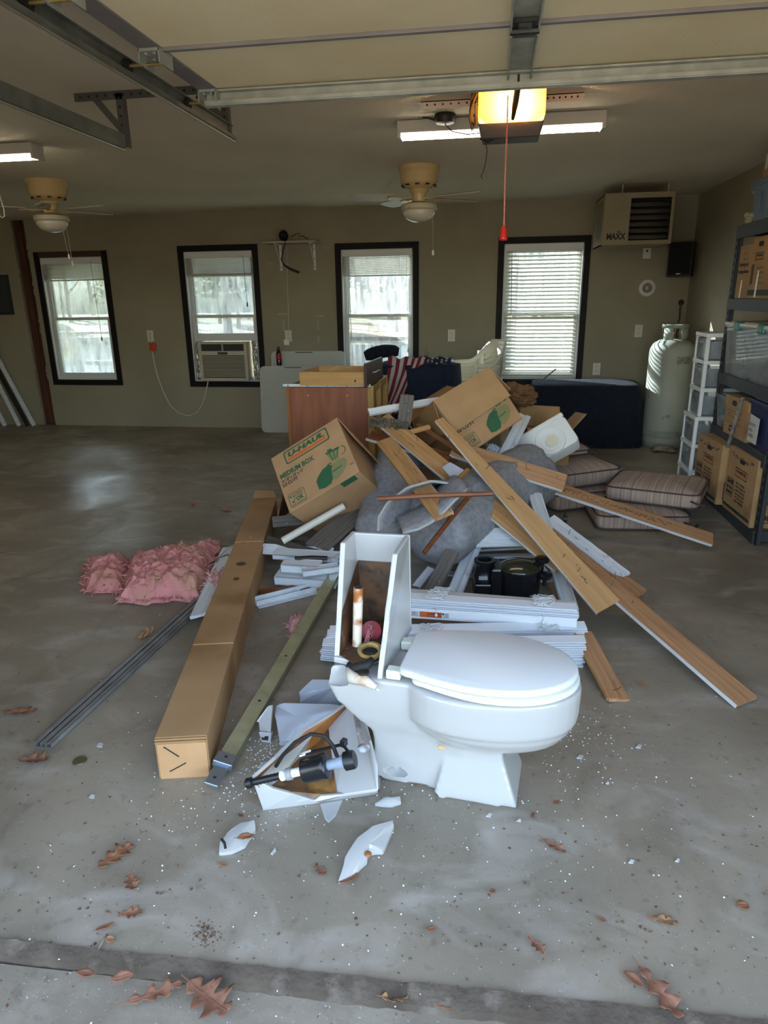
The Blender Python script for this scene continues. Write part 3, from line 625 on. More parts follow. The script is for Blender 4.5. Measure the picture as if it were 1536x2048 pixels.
bk_ = [p+V((0,.13,0)) for p in fr_]
q.loft([fr_, bk_], cap=False); q.add(fr_, [(0,1,2,3,4,5,6,7)]); q.build('light_lens', lensmat(), parent=op, world=True, solid=.003)
q = MB(); q.lathe([(.004,-.028),(.022,-.018),(.028,0),(.022,.018),(.01,.04)], 16, (.06, oy0+.07, 2.315)); q.build('bulb', emit('warm_bulb','#ffd890',90), parent=op, world=True, smooth=True)
bl = bpy.data.lights.new('opener_bulb', 'POINT'); bl.energy = 230; bl.color = (1,.72,.36); bl.shadow_soft_size = .03
blo = bpy.data.objects.new('opener_bulb', bl); COL.objects.link(blo); blo.location = (.06, oy0+.045, 2.315); blo.parent = op; blo.matrix_parent_inverse = WM[op.name].inverted()
MB().box((.03, 1.17, 2.385), (.09, 3.6, 2.41)).build('rail', STEEL, parent=op, world=True)
for x0, x1 in ((-.40,-.02),(.11,.40)):
    q = MB(); q.box((x0, 3.9, HC-.034), (x1, 3.904, HC)).box((x0, 3.9, HC-.004), (x1, 3.935, HC)); s_ = q.build('mounting_strap', mat('white_painted_strap','#d9d2c2',.5), parent=op, world=True)
    hs = MB()
    for k in range(9):
        hs.lathe([(.005,-.001),(.005,.001)], 8); hs.v[-16:] = [Tr(x0+.03+(x1-x0-.06)*k/8, 3.899, HC-.017) @ Rx(90) @ v for v in hs.v[-16:]]
    hs.build('bolt_hole', BLACKP, parent=s_, world=True, kind='stuff')
for x in (-.05,.15): MB().bar((x,3.88,2.36),(x,3.902,HC-.01),.03,.004,(0,1,0)).build('strap_leg', PERF, parent=op, world=True)
wv = MB()
for k in range(5):
    wv.tube([Q(958-3*k,178,3.62), Q(948-2*k,200+6*k,3.6), Q(939+2*k,235+3*k,3.6), Q(944+2*k,262-4*k,3.6), Q(955-k,240-8*k,3.6), Q(962,205,3.62)], .005, 6)
wv.build('cable_coil', RUBBER, parent=op, world=True, smooth=True)
MB().tube([Q(970,280,3.6), Q(974,300,3.6), Q(971,325,3.6), Q(966,345,3.6), Q(962,352,3.6), Q(965,358,3.6)], .0022, 5).tube([Q(960,277,3.55), Q(975,284,3.55), Q(990,277,3.55)], .004, 5).build('antenna_wire', BLACKP, parent=op, world=True)
rp = thing('release_rope', 'red emergency release rope hanging from the opener', 'rope', (.03, 3.3, 1.74))
REDR = mat('red_rope', '#b8452c', .6, col2='#d9a08c', scale=300)
e_ = Q(1007,468,3.3)
MB().tube([Q(1016,190,3.3), Q(1014,260,3.3), Q(1010,360,3.3), Q(1008,452,3.3)], .0035, 6).build('rope', REDR, parent=rp, world=True)
MB().lathe([(.004,.035),(.012,.02),(.014,-.01),(.018,-.02),(.016,-.026),(.003,-.026)][::-1], 12, e_).build('pull_handle', mat('red_handle','#d8201c',.4), parent=rp, world=True, smooth=True)
# ------------------------------------------------------------------ ceiling lights
TUBE = emit('fluorescent_tube', '#ffefd2', 15)
HOUS = mat('white_light_housing', '#b9b6ac', .45)
def shop_light(lab, x0, x1, y):
    t = thing('shop_light', lab, 'ceiling light', ((x0+x1)/2, y, 2.34))
    q = MB(); q.loft([[V((x,y-.062,HC-.004)),V((x,y+.062,HC-.004)),V((x,y+.058,HC-.066)),V((x,y-.058,HC-.066))] for x in (x0,x1)]); q.build('housing', HOUS, parent=t, world=True, bevel=.004)
    for dy in (-.035,.035): MB().tube([(x0+.02,y+dy,HC-.076),(x1-.02,y+dy,HC-.076)], .0125, 10).build('fluorescent_tube', TUBE, parent=t, world=True, smooth=True)
    for x in (x0,x1-.02): MB().box((x,y-.058,HC-.092),(x+.02,y+.058,HC-.06)).build('end_cap', HOUS, parent=t, world=True, bevel=.003)
    return t
shop_light('white two-tube shop light on ceiling behind the opener', -.57, .56, 4.30)
shop_light('white shop light cut by the left edge of the photo', -4.02, -2.83, 4.33)
shop_light('white fill light added in the left bay, outside the frame', -6.6, -5.45, 4.33)  # unseen lamp, added to brighten the interior
shop_light('white fill light added above the left bay door, outside the frame', -4.4, -3.25, 2.0)  # another added lamp out of view, fill for the dim room
pk = thing('ceiling_motion_alarm', 'small dark round alarm on the ceiling near the shop light', 'alarm', (-.31,4.28,HC))
c_ = P(890,232,HC-.01)
MB(Tr(c_.x,c_.y,HC)).lathe([(.03,-.05),(.05,-.045),(.06,-.02),(.055,0)], 20).build('alarm_body', mat('dark_grey_alarm','#1c1b19',.5), parent=pk, world=True, smooth=40)
MB().tube([(c_.x-.05,c_.y,HC-.03),(c_.x-.09,c_.y-.02,HC-.02),(c_.x-.12,c_.y-.01,HC-.015)], .006, 6).tube([(c_.x,c_.y,HC-.05),(c_.x+.04,c_.y-.02,HC-.09),(c_.x+.12,c_.y-.03,HC-.11),(c_.x+.22,c_.y,HC-.10)], .003, 5).build('alarm_wire', BLACKP, parent=pk, world=True)
# ------------------------------------------------------------------ ceiling fans
BLADE = mat('taupe_fan_blade', '#a89f8d', .45); BLEDGE = mat('worn_fan_blade', '#b7b4a8', .5, col2='#8f8d84', scale=20)
DOMEG = mat('frosted_glass_dome', '#c9c4b2', .2, spec=.6)
def fan(lab, x, y, angles, torn=None):
    t = thing('ceiling_fan', lab, 'fan', (x, y, HC)); T0 = Tr(x, y, HC)
    MB(T0).lathe([(.158,0),(.158,-.03),(.15,-.04),(.145,-.11),(.125,-.135),(.09,-.15),(.06,-.16)][::-1], 32).build('motor_housing', CREAM, parent=t, world=True, smooth=35)
    MB(T0).lathe([(.07,-.155),(.075,-.17),(.055,-.19),(.052,-.245),(.03,-.25)][::-1], 24).build('hub', CREAM, parent=t, world=True, smooth=35)
    sl = MB()
    for k in range(10): 
        a = 2*math.pi*k/10; sl.box((-.015,.112,-.139),(.015,.135,-.130)); sl.v[-8:] = [T0 @ Matrix.Rotation(a,4,'Z') @ p for p in sl.v[-8:]]
    sl.build('vent_slots', BLACKP, parent=t, world=True)
    for k, a in enumerate(angles):
        Mb = T0 @ Rz(a) @ Tr(0,0,-.215) @ Rx(11); short = (k == torn)
        q = MB(Mb); L_ = .36 if short else .53
        if short: out = [(.17,-.05),(.25,-.062),(.34,-.04),(.40,.02),(.33,.05),(.25,.058),(.17,.045)]
        else: out = [(.17,-.05),(.24,-.062),(.42,-.07),(.505,-.062),(.53,-.02),(.53,.02),(.505,.062),(.42,.07),(.24,.062),(.17,.05)]
        q.prism(out, -.004, .004); bl_ = q.build('blade', BLEDGE if short else BLADE, parent=t, world=True)
        q = MB(Mb); q.prism([(.05,-.018),(.13,-.012),(.17,-.04),(.235,-.03),(.245,0),(.235,.03),(.17,.04),(.13,.012),(.05,.018)], -.012, -.004); q.build('blade_iron', CREAM, parent=bl_, world=True, bevel=.003)
    MB(T0).lathe([(.03,-.25),(.10,-.255),(.135,-.268),(.138,-.30),(.128,-.31)][::-1], 32).build('light_fitter', mat('pale_fitter','#b5ae94',.4), parent=t, world=True, smooth=35)
    MB(T0).lathe([(.128,-.305),(.122,-.335),(.095,-.368),(.05,-.388),(.004,-.394)][::-1], 32).build('glass_dome', DOMEG, parent=t, world=True, smooth=True)
    for k in range(3):
        a = 2*math.pi*k/3+.1; c = T0 @ V((.142*math.cos(a), .142*math.sin(a), -.298)); MB().lathe([(.004,-.009),(.009,0),(.004,.009)], 8, c).build('thumb_screw', STEEL, parent=t, world=True)
    return t
fan('cream hugger ceiling fan in the middle of the room', -.60, 5.70, (-25,38,128,193))
fan('cream hugger ceiling fan at far left with a torn blade', -3.63, 5.60, (-13,55,165,195,292), torn=4)
def pull(lab, pts, e):
    t = thing('pull_chain', lab, 'chain', e); MB().tube(pts+[V(e)], .002, 5).build('chain', mat('pale_chain','#a39b86',.5), parent=t, world=True)
    MB().lathe([(.003,0),(.008,-.01),(.008,-.035),(.004,-.04)][::-1], 8, e).build('pull_knob', WHITEP, parent=t, world=True)
pull('long pull chain hanging below the middle ceiling fan', [V((-.49,5.68,2.14))], Q(866,500,5.68))
pull('pull chain hanging below the left ceiling fan, shorter knob', [V((-3.55,5.6,2.1))], Q(137,508,5.6))
pull('pull chain of left fan ending in front of leftmost window blind', [V((-3.52,5.62,2.1))], Q(144,522,5.6))
cord('hanging_cord', 'looped white cord hanging at the left edge of the photo', 'cord', [Q(-14,360,5.2),Q(0,392,5.2),Q(8,420,5.2),Q(9,432,5.2),Q(4,436,5.2),Q(-6,424,5.2)], .004, WHITEP)
# ------------------------------------------------------------------ heater, speaker, bracket shelf
HEATM = mat('tan_heater_enamel', '#8f8364', .5, col2='#877b5d', scale=4)
hx0, hx1, hy0, hy1, hz0, hz1 = .955, 1.56, 6.95, 7.55, 1.925, 2.36
ht = thing('unit_heater', 'tan gas unit heater hung in the right corner with dark louvers', 'heater', (hx0, hy0, hz0))
lv0, lv1 = 1.185, 1.535
q = MB(); holed(q, hx0, hx1, hz0, hz1, hy0, hy0+.012, [(lv0, lv1, hz0+.035, hz1-.045)]); q.box((hx0, hy0+.012, hz0), (hx0+.01, hy1, hz1)).box((hx1-.01, hy0+.012, hz0), (hx1, hy1, hz1)).box((hx0, hy0+.012, hz0), (hx1, hy1, hz0+.01)).box((hx0, hy0+.012, hz1-.01), (hx1, hy1, hz1)).box((hx0, hy1-.01, hz0), (hx1, hy1, hz1))
q.build('cabinet', HEATM, parent=ht, world=True)
MB().box((lv0-.02, hy0+.12, hz0+.02), (lv1+.02, hy0+.13, hz1-.02)).build('dark_interior', mat('black_heater_inside','#11110f',.8), parent=ht, world=True)
LOUV = mat('louver_metal', '#8a8474', .4, metal=.5)
for k in range(6):
    z = hz0+.07+.055*k; q = MB(); q.grid(lambda u, v: V((lv0+.002+(lv1-lv0-.004)*u, hy0+.005+.06*v, z-.022+.04*v-.012*math.sin(v*3.1))), 1, 5); q.build('louver', LOUV, parent=ht, world=True, solid=.003, smooth=True)
q = MB()
for r_ in range(3):
    for k in range(26): q.box((hx0-.001, hy0+.12+.11*r_, hz0+.07+.0125*k), (hx0+.002, hy0+.19+.11*r_, hz0+.074+.0125*k))
q.build('side_vent_slots', mat('slot_dark','#3c3626',.8), parent=ht, world=True, kind='stuff')
q = MB(); q.text('MAXX', 0, 0, .075, bold=.035, fit=(.165,.055), M=Matrix(((1,0,0,hx0+.04),(0,0,-1,hy0-.001),(0,1,0,hz0+.045),(0,0,0,1)))).text('BIG', 0, 0, .022, bold=.02, M=Matrix(((1,0,0,hx0+.13),(0,0,-1,hy0-.001),(0,1,0,hz0+.103),(0,0,0,1))))
q.build('printed_lettering', BLACKP, parent=ht, world=True)
for x in (hx0+.16, hx1-.05): MB().tube([(x, hy0+.08, hz1-.01), (x, hy0+.08, HC)], .005, 6).build('hanging_rod', STEEL, parent=ht, world=True)
sp = thing('wall_speaker', 'black box speaker high on wall in the right corner', 'speaker', (1.82, 7.7, 1.65)); Ms = Tr(1.845, 7.70, 1.655) @ Rz(-22)
MB(Ms).box((-.115,-.07,0),(.115,.12,.325)).build('cabinet', BLACK, parent=sp, world=True, bevel=.008)
MB(Ms).box((-.105,-.084,.012),(.105,-.07,.315)).build('front_grille', mat('black_speaker_cloth','#101112',.9,bump=.3,bscale=300), parent=sp, world=True, bevel=.01)
MB(Ms).box((-.02,-.087,.02),(.02,-.083,.03)).build('badge', STEEL, parent=sp, world=True)
bsf = thing('bracket_shelf', 'short white wall shelf on two brackets between two windows', 'shelf', (-2.25, YB, 2.08))
MB().box((-2.52, YB-.24, 2.075), (-1.93, YB, 2.095)).build('shelf_board', mat('grey_white_board','#aba595',.6), parent=bsf, world=True, bevel=.002)
for x in (-2.39, -2.0):
    q = MB(); q.box((x-.013, YB-.006, 1.80), (x+.013, YB, 2.075)).box((x-.013, YB-.2, 2.069), (x+.013, YB, 2.075)).bar((x, YB-.005, 1.84), (x, YB-.19, 2.07), .012, .006, (1,0,0)); b_ = q.build('bracket', WHITEP, parent=bsf, world=True)
    for z in (1.83, 1.92, 2.02): MB().box((x-.005, YB-.009, z-.005), (x+.005, YB-.005, z+.005)).build('screw', DKSTEEL, parent=b_, world=True)
wc = thing('ball_device', 'small black round device on the bracket shelf', 'device', Q(567,482,7.78)); c_ = Q(567,471,7.78)
MB(Tr(*c_)).lathe([(.02,-.055),(.03,-.05),(.045,-.03),(.055,0),(.045,.03),(.025,.05),(.003,.056)], 20).build('ball_body', BLACK, parent=wc, world=True, smooth=True)
MB(Tr(c_.x, c_.y-.05, c_.z) @ Rx(90)).lathe([(.02,0),(.018,.012),(.004,.014)], 16).build('round_face', mat('dark_glass_face','#050506',.05), parent=wc, world=True, smooth=40)
cord('black_cable', 'thick black cable drooping under the bracket shelf', 'cable', [Q(572,480,7.66),Q(566,500,7.68),Q(563,520,7.7),Q(568,530,7.7),Q(580,538,7.7),Q(598,545,7.7)], [.006,.007,.008,.010,.012,.013], BLACK, 8)
cord('thin_cable', 'loose thin cables tangled on top of the bracket shelf', 'cable', [Q(583,474,7.75),Q(592,468,7.75),Q(600,466,7.75),Q(596,472,7.75),Q(606,472,7.75),Q(616,478,7.75)], .004, BLACK, 5)
cord('thin_white_cord', 'thin white cord running from shelf down to its outlet', 'cord', [Q(573,492,7.89),Q(575,560,7.892),Q(577,640,7.892),Q(577,664,7.89)], .003, OUTM, 5)
SCAR = mat('spackle_scuff', '#a8a08e', .9)
for k, (x, y, w_, h_) in enumerate(((566,628,22,3),(641,632,16,3),(636,650,3,18),(567,650,3,22),(655,496,14,2),(540,528,12,2),(637,678,3,12))):
    p = bz(x, y); MB().box((p.x-w_/350, YB-.0015, p.z-h_/350), (p.x+w_/350, YB, p.z+h_/350)).build('spackle_scuff', SCAR, parent=wallb, world=True)
# ================================================================== right-hand shelving and what stands on it
def FM(o, xd, yd):
    xd = V(xd).normalized(); yd = V(yd); yd = (yd-yd.dot(xd)*xd).normalized(); z = xd.cross(yd)
    return Matrix(((xd.x,yd.x,z.x,o[0]),(xd.y,yd.y,z.y,o[1]),(xd.z,yd.z,z.z,o[2]),(0,0,0,1)))
def rrect(w_, h_, r, n=5):
    o = []
    for cx, cy_, a0 in ((w_-r, r, -90), (w_-r, h_-r, 0), (r, h_-r, 90), (r, r, 180)):
        for k in range(n+1): a = R(a0+90*k/n); o.append((cx+r*math.cos(a), cy_+r*math.sin(a)))
    return o
def outline(mb, M, w_, h_, r, t, mi=0):
    a = rrect(w_, h_, r); b = [(t+p[0]*(w_-2*t)/w_, t+p[1]*(h_-2*t)/h_) for p in rrect(w_, h_, r)]; n = len(a)
    mb.add([M @ V((*p, 0)) for p in a+b], [(i, (i+1) % n, n+(i+1) % n, n+i) for i in range(n)], mi)
def flat(mb, M, pts, mi=0, z=0.0): mb.add([M @ V((p[0], p[1], z)) for p in pts], [tuple(range(len(pts)))], mi)
def mover_logo(g, o, M, w_):
    h_ = w_*.30
    outline(g, M, w_, h_, h_*.16, w_*.026)
    g.text('U-HAUL', w_*.085, h_*.44, h_*.46, M=M, bold=.055, shear=.2, fit=(w_*.83, h_*.38))
    flat(o, M, [(w_*.07, h_*.17), (w_*.93, h_*.17), (w_*.93, h_*.37), (w_*.07, h_*.37)], 0, .0003)
def ok_mark(g, M, w_):
    h_ = w_*.82; outline(g, M, w_, h_, w_*.13, w_*.03)
    g.text('U-HAUL', w_*.24, h_*.79, w_*.17, M=M, bold=.03, fit=(w_*.66,h_*.12)).text('BOXES', w_*.28, h_*.64, w_*.17, M=M, bold=.03, fit=(w_*.58,h_*.12)).text('OK', w_*.42, h_*.27, w_*.36, M=M, bold=.05, fit=(w_*.46,h_*.32)).text('FOR SHIPPING', w_*.10, h_*.08, w_*.125, M=M, bold=.03, fit=(w_*.8,h_*.11))
    flat(g, M, [(w_*.14,h_*.40),(w_*.2,h_*.27),(w_*.26,h_*.27),(w_*.40,h_*.60),(w_*.36,h_*.60),(w_*.24,h_*.36),(w_*.18,h_*.44)])
    flat(g, M, [(w_*.12+w_*.06*math.cos(a)+.02*w_, h_*.78+w_*.06*math.sin(a)) for a in [i*.6283 for i in range(10)]])
def mixer_print(g, g2, M, s):
    """printed picture of kitchen appliances: a mixer and, behind it, a blender jug (units of s)"""
    f = lambda mb, pts, z=0: flat(mb, M, [((p[0]+(.17 if p[1] > .545 and z != .0004 else 0))*s, (p[1] if p[1] < .55 else .55+(p[1]-.55)*.78)*s) for p in pts], 0, z)
    f(g2, [(.42,.10),(.55,.05),(.75,.12),(.92,.27),(.97,.42),(.90,.52),(.74,.54),(.55,.50),(.46,.36)], .0002)
    f(g, [(.02,.05),(.18,0),(.38,.02),(.46,.14),(.50,.36),(.56,.50),(.46,.56),(.28,.53),(.10,.40),(.02,.30)], .0004)
    f(g, [(.52,.28),(.80,.32),(.80,.35),(.52,.32)], .0006)
    f(g, [(.44,.56),(.58,.54),(.57,.58),(.45,.60)], .0004)
    f(g2, [(.42,.60),(.60,.57),(.74,.98),(.34,1.02)], .0001)
    f(g, [(.34,.95),(.72,.90),(.74,.98),(.34,1.02)], .0003)
    for a, b in (((.46,.62),(.42,.94)),((.52,.62),(.54,.94)),((.58,.62),(.66,.92))): f(g, [a, (a[0]+.025,a[1]), (b[0]+.025,b[1]), b], .0003)
    f(g, [(.40,1.02),(.54,1.0),(.53,1.08),(.41,1.09)], .0003)
    for k in range(8):
        a0, a1 = R(70-20*k), R(50-20*k); c = (.73,.80); f(g, [(c[0]+.13*math.cos(a0),c[1]+.15*math.sin(a0)),(c[0]+.155*math.cos(a0),c[1]+.175*math.sin(a0)),(c[0]+.155*math.cos(a1),c[1]+.175*math.sin(a1)),(c[0]+.13*math.cos(a1),c[1]+.15*math.sin(a1))], .0003)
SX0, SX1, SY0, SY1 = 1.64, 1.985, 4.29, 5.36
su = thing('storage_shelving', 'dark grey slotted steel shelving unit along the right wall', 'shelving', (1.8, 4.7, 0))
for x, y in ((SX0,SY1),(SX0,SY0),(SX1-.03,SY1),(SX1-.03,SY0)):
    q = MB(); q.box((x, y-.03, 0), (x+.003, y+.03, 1.90)).box((x, y-.03, 0), (x+.03, y-.027, 1.90)); u_ = q.build('upright', GREYPLAS, parent=su, world=True)
    q = MB()
    for k in range(34): q.box((x-.001, y-.008, .05+.054*k), (x+.004, y+.008, .078+.054*k))
    q.build('slot_holes', mat('slot_shadow','#0c0c0c',.9) if 'slot_shadow' not in bpy.data.materials else bpy.data.materials['slot_shadow'], parent=u_, world=True, kind='stuff')
LV = [.085, .565, .945, 1.455, 1.93]
for z in LV:
    MB().box((SX0-.012, SY0, z-.085 if z < .9 or z > 1.8 else z-.075), (SX0+.006, SY1+.005, z)).build('beam', GREYPLAS, parent=su, world=True, bevel=.002)
    MB().box((SX0+.006, SY1-.02, z-.07), (SX1, SY1, z)).box((SX0+.006, SY0, z-.07), (SX1, SY0+.02, z)).build('end_beam', GREYPLAS, parent=su, world=True)
    MB().box((SX0+.006, SY0+.02, z-.014), (SX1, SY1-.02, z-.001)).build('shelf_board', mat('particle_board_shelf','#8c6f4b',.8,col2='#7d6140',scale=50) if 'particle_board_shelf' not in bpy.data.materials else bpy.data.materials['particle_board_shelf'], parent=su, world=True)
def carton(name, lab, M, w_, d_, h_, m=CARD2, group=None, cat='box', tape=True, holes=True):
    """closed carton in local axes: x along the front face, y depth, z up; front face y=0"""
    t = thing(name, lab, cat, M=M, group=group)
    MB().box((0,0,0),(w_,d_,h_)).build('carton_body', m, parent=t, bevel=.004)
    q = MB(); q.box((.004,d_/2-.001,h_),(w_-.004,d_/2+.001,h_+.0012)); q.build('top_seam', BLACKP, parent=t)
    if tape: MB().box((w_*.3,d_/2-.025,h_+.0008),(w_*.7,d_/2+.025,h_+.002)).build('packing_tape', TAPE, parent=t)
    return t
def hand_hole(t, M, w_, y):
    q = MB(); flat(q, M @ Tr(w_/2-.04, y, .0012), rrect(.085,.03,.014)); q.build('hand_hole', BLACKP, parent=t)
def wardrobe_print(t, w_, h_, front=True, scribble=1):
    M = FM((0,-.0015,0),(1,0,0),(0,0,1)); g, o, b = MB(), MB(), MB()
    mover_logo(b, o, M @ Tr(w_*.30, h_*.60, 0), w_*.42)
    outline(b, M @ Tr(w_*.05,h_*.25,0), w_*.26, h_*.28, .012, .004)
    b.text('SAVE!', w_*.07, h_*.43, .05, M=M, bold=.06, fit=(w_*.22, h_*.08)).text('BEST PRICE', w_*.07, h_*.355, .03, M=M, bold=.04, fit=(w_*.22, h_*.045)).text('GUARANTEE', w_*.07, h_*.28, .03, M=M, bold=.06, fit=(w_*.22, h_*.05))
    for k, s_ in enumerate(('BUY A MOVING', 'BOX FROM US', 'AND WE WILL', 'BUY BACK ANY', 'YOU DO NOT', 'USE FOREVER')): b.text(s_, w_*.39, h_*(.49-.055*k), .03, M=M, bold=.035, fit=(w_*(.33 if k else .29), h_*.036))
    flat(b, M, [(w_*.33,h_*.37),(w_*.36,h_*.39),(w_*.36,h_*.35)])
    flat(g, M, [(0,h_*.055),(w_*.96,h_*.055),(w_*.96,h_*.105),(0,h_*.105)])
    flat(o, M, [(w_*.05,h_*.01),(w_*.5,h_*.01),(w_*.5,h_*.03),(w_*.05,h_*.03)])
    b.text('MADE IN USA', w_*.40, h_*.065, w_*.035, M=M @ Tr(0,0,.0004), bold=.02)
    b.build('printed_lettering', BLACKP, parent=t); o.build('orange_stripe', ORANGE, parent=t); g.build('green_band', mat('dark_green_band','#2f4033',.7) if 'dark_green_band' not in bpy.data.materials else bpy.data.materials['dark_green_band'], parent=t)
    hand_hole(t, M, w_, h_*.82)
    s_ = MB(); rnd = random.Random(scribble)
    for k in range(5):
        x0 = w_*(.08+.17*k); z0 = h_*(.90-.02*(k % 2))
        pts = [V((x0+i*.009, -.002, z0+rnd.uniform(-.012,.012))) for i in range(7)]; s_.tube(pts, .0016, 4)
    s_.build('marker_scribble', BLACKP, parent=t)
    sd = MB(); Ms = FM((w_+.0015,0,0),(0,1,0),(0,0,1)); sd.text('M', .05, h_*.45, .09, M=Ms, bold=.05).text('3.0', .05, h_*.36, .04, M=Ms, bold=.03); outline(sd, Ms @ Tr(.04,h_*.08,0), .12, .13, .015, .005); sd.text('OK', .055, h_*.12, .05, M=Ms, bold=.05)
    sd.build('side_lettering', BLACKP, parent=t)
# two moving cartons on the bottom shelf; local x runs toward the viewer (-y), depth into the wall (+x)
def side_frame(xa, ya, xb, yb, z): return FM((xa,ya,z),(xb-xa,yb-ya,0),(0,0,1)) @ Matrix(((1,0,0,0),(0,0,1,0),(0,-1,0,0),(0,0,0,1))) 
def shelf_M(x, y_far, z, ang=0):
    # local x -> -y (toward camera), local y -> +x (into the shelf), local z -> up
    return Matrix(((0,1,0,x),(-1,0,0,y_far),(0,0,1,z),(0,0,0,1))) @ Rz(ang)
b1 = carton('moving_carton', 'printed brown moving carton on bottom shelf, the one beside the white drawer tower', shelf_M(1.53, 5.285, .088, 4), .45, .33, .42, group=None); wardrobe_print(b1, .45, .42, scribble=2)
b2 = carton('moving_carton', 'printed brown moving carton on bottom shelf, the nearer of the two', shelf_M(1.60, 4.81, .088, 2), .475, .33, .43); wardrobe_print(b2, .475, .43, scribble=5)
CLEAR = glassy('clear_plastic_tote', '#e6eaec', '#dfe4e6', .6, gloss=.12, scale=5)
TEAL = mat('teal_latch', '#1f6f6c', .4); LIDW = mat('cream_lid', '#cfccb8', .4)
def tote(name, lab, x0, x1, y0, y1, z0, z1, m, lidm, latch=None, filler=None, grooves=0):
    t = thing(name, lab, 'bin', ((x0+x1)/2,(y0+y1)/2,z0)); ta = .018
    q = MB(); zt = z1-.03
    def ring(z, k): return [V((x0+ta*k,y0+ta*k,z)),V((x1-ta*k,y0+ta*k,z)),V((x1-ta*k,y1-ta*k,z)),V((x0+ta*k,y1-ta*k,z))]
    q.loft([ring(z0, 1.4), ring(z0+.01, 1.2), ring(zt, .2), ring(zt, -.35), ring(zt+.012, -.35), ring(zt+.012, .4)], cap=False); q.add(ring(z0, 1.4), [(3,2,1,0)])
    q.build('tote_body', m, parent=t, world=True, solid=.003, bevel=.003)
    MB().box((x0-.01,y0-.01,zt+.01),(x1+.01,y1+.01,z1)).box((x0+.02,y0+.02,z1-.002),(x1-.02,y1-.02,z1+.006)).build('lid', lidm, parent=t, world=True, bevel=.008, seg=3)
    if latch:
        for fy in (.22,.72): MB().box((x0-.018,y0+(y1-y0)*fy-.05,zt-.02),(x0+.07,y0+(y1-y0)*fy+.05,z1+.008)).build('latch', latch, parent=t, world=True, bevel=.01)
    if filler:
        q = MB(); rnd = random.Random(len(lab)); hgt = zt-z0
        q.grid(lambda u, v: V((x0+.03+(x1-x0-.06)*u, y0+.03+(y1-y0-.06)*v, z0+.02+hgt*(.55+.25*noise.noise(V((u*3,v*4,len(lab))))))), 10, 10)
        q.box((x0+.03,y0+.03,z0+.015),(x1-.03,y1-.03,z0+hgt*.45)); q.build('stored_contents', filler, parent=t, world=True, smooth=False)
    return t
FILL1 = mat('mixed_fabric_contents', '#c9cac6', .9, col2='#8d7a74', scale=9); FILL2 = mat('pinkish_contents', '#a68b86', .9, col2='#b8b1a8', scale=12); FILL3 = mat('pale_contents','#a9aea6',.9,col2='#87917f',scale=10)
tote('storage_tote', 'large clear tote with white lid and teal latches on middle shelf', 1.625, 1.97, 4.42, 5.30, LV[2], 1.30, CLEAR, LIDW, TEAL, FILL1)
tote('storage_tote', 'narrow clear tote with pinkish contents left of the file box', 1.63, 1.97, 5.09, 5.33, LV[1], .80, CLEAR, CLEAR, None, FILL2)
tt = tote('storage_tote', 'dark blue tote with paper label at right edge, second shelf', 1.62, 1.97, 4.33, 4.62, LV[1], .86, mat('navy_plastic','#23294f',.4), mat('navy_lid','#262c55',.4))
q = MB(); q.plate([(1.612,4.575,.60),(1.612,4.42,.60),(1.612,4.41,.76),(1.612,4.57,.77)], .002); q.build('paper_label', mat('white_label','#c4c3bb',.6), parent=tt, world=True)
q = MB(); M_ = FM((1.6105,4.56,.70),(0,-1,0),(0,0,1)); [q.text(s_, 0, -.035*k, .03, M=M_) for k, s_ in enumerate(('BOOKS', 'AND', 'PAPER'))]; q.build('label_lettering', BLACKP, parent=tt, world=True)
fb = carton('file_box', 'brown lidded file box with oval hand hole on second shelf', shelf_M(1.615, 5.05, LV[1], 2), .40, .33, .255, tape=False)
q = MB(); q.box((-.008,-.008,.195),(.408,.338,.262)); q.build('lid', CARD2, parent=fb, bevel=.004)
M_ = FM((0,-.0095,0),(1,0,0),(0,0,1)); q = MB(); flat(q, M_ @ Tr(.13,.205,0), rrect(.08,.035,.015)); q.build('hand_hole', BLACKP, parent=fb)
M_ = FM((0,-.0015,0),(1,0,0),(0,0,1)); q = MB(); flat(q, M_ @ Tr(.10,.025,0), rrect(.12,.045,.02)); [q.box((.03,-.002,z),(.30,-.001,z+.002)) for z in (.085,.125,.165)]; q.text('CONTENTS', .04, .135, .018, M=M_).text('DATE', .2, .175, .016, M=M_); q.build('printed_lettering', BLACKP, parent=fb)
q = MB(); q.text('BANKERS', .113, .042, .022, M=M_ @ Tr(0,0,.001), bold=.02); q.build('white_lettering', mat('pale_print','#b99b70',.7), parent=fb)
# hanging plastic bag strip in front of blue tote
bgp = MB(); bgp.grid(lambda u, v: V((1.585-.012*math.sin(u*9)-.01*v, 4.66-.05*u-.26*(1-v)+.26*v*.0-.0+(.0), .50+.36*v+.01*noise.noise(V((u*6,v*9,0))))), 6, 18)
bgp.v = [V((p.x, 4.70-(p.y-4.40)*.25-(.86-p.z)*-.3, p.z)) for p in bgp.v]
tag(bgp.build('plastic_sleeve', glassy('crinkled_clear_plastic','#eef0f0','#e4e6e6',.6,gloss=.2,scale=30), smooth=True, solid=.002), 'crinkled clear plastic sleeve hanging in front of the blue tote', 'bag')
c3 = carton('moving_carton', 'brown carton with two lines of black lettering at left end of fourth shelf', shelf_M(1.65, 5.30, LV[3], 0), .26, .32, .34)
q = MB(); q.text('Moving and', .03, .20, .045, M=M_, bold=.05, fit=(.17,.032)).text('Storage Boxes', .02, .155, .036, M=M_, bold=.05, fit=(.20,.032)); outline(q, M_ @ Tr(.10,.25,0), .07,.04,.004,.003); q.build('marker_lettering', BLACKP, parent=c3)
MB().plate([(.09,-.002,.0),(.12,-.002,.01),(.125,-.002,.12),(.105,-.002,.12)],.001).build('packing_tape', mat('shiny_tape','#c9bfa8',.2), parent=c3)
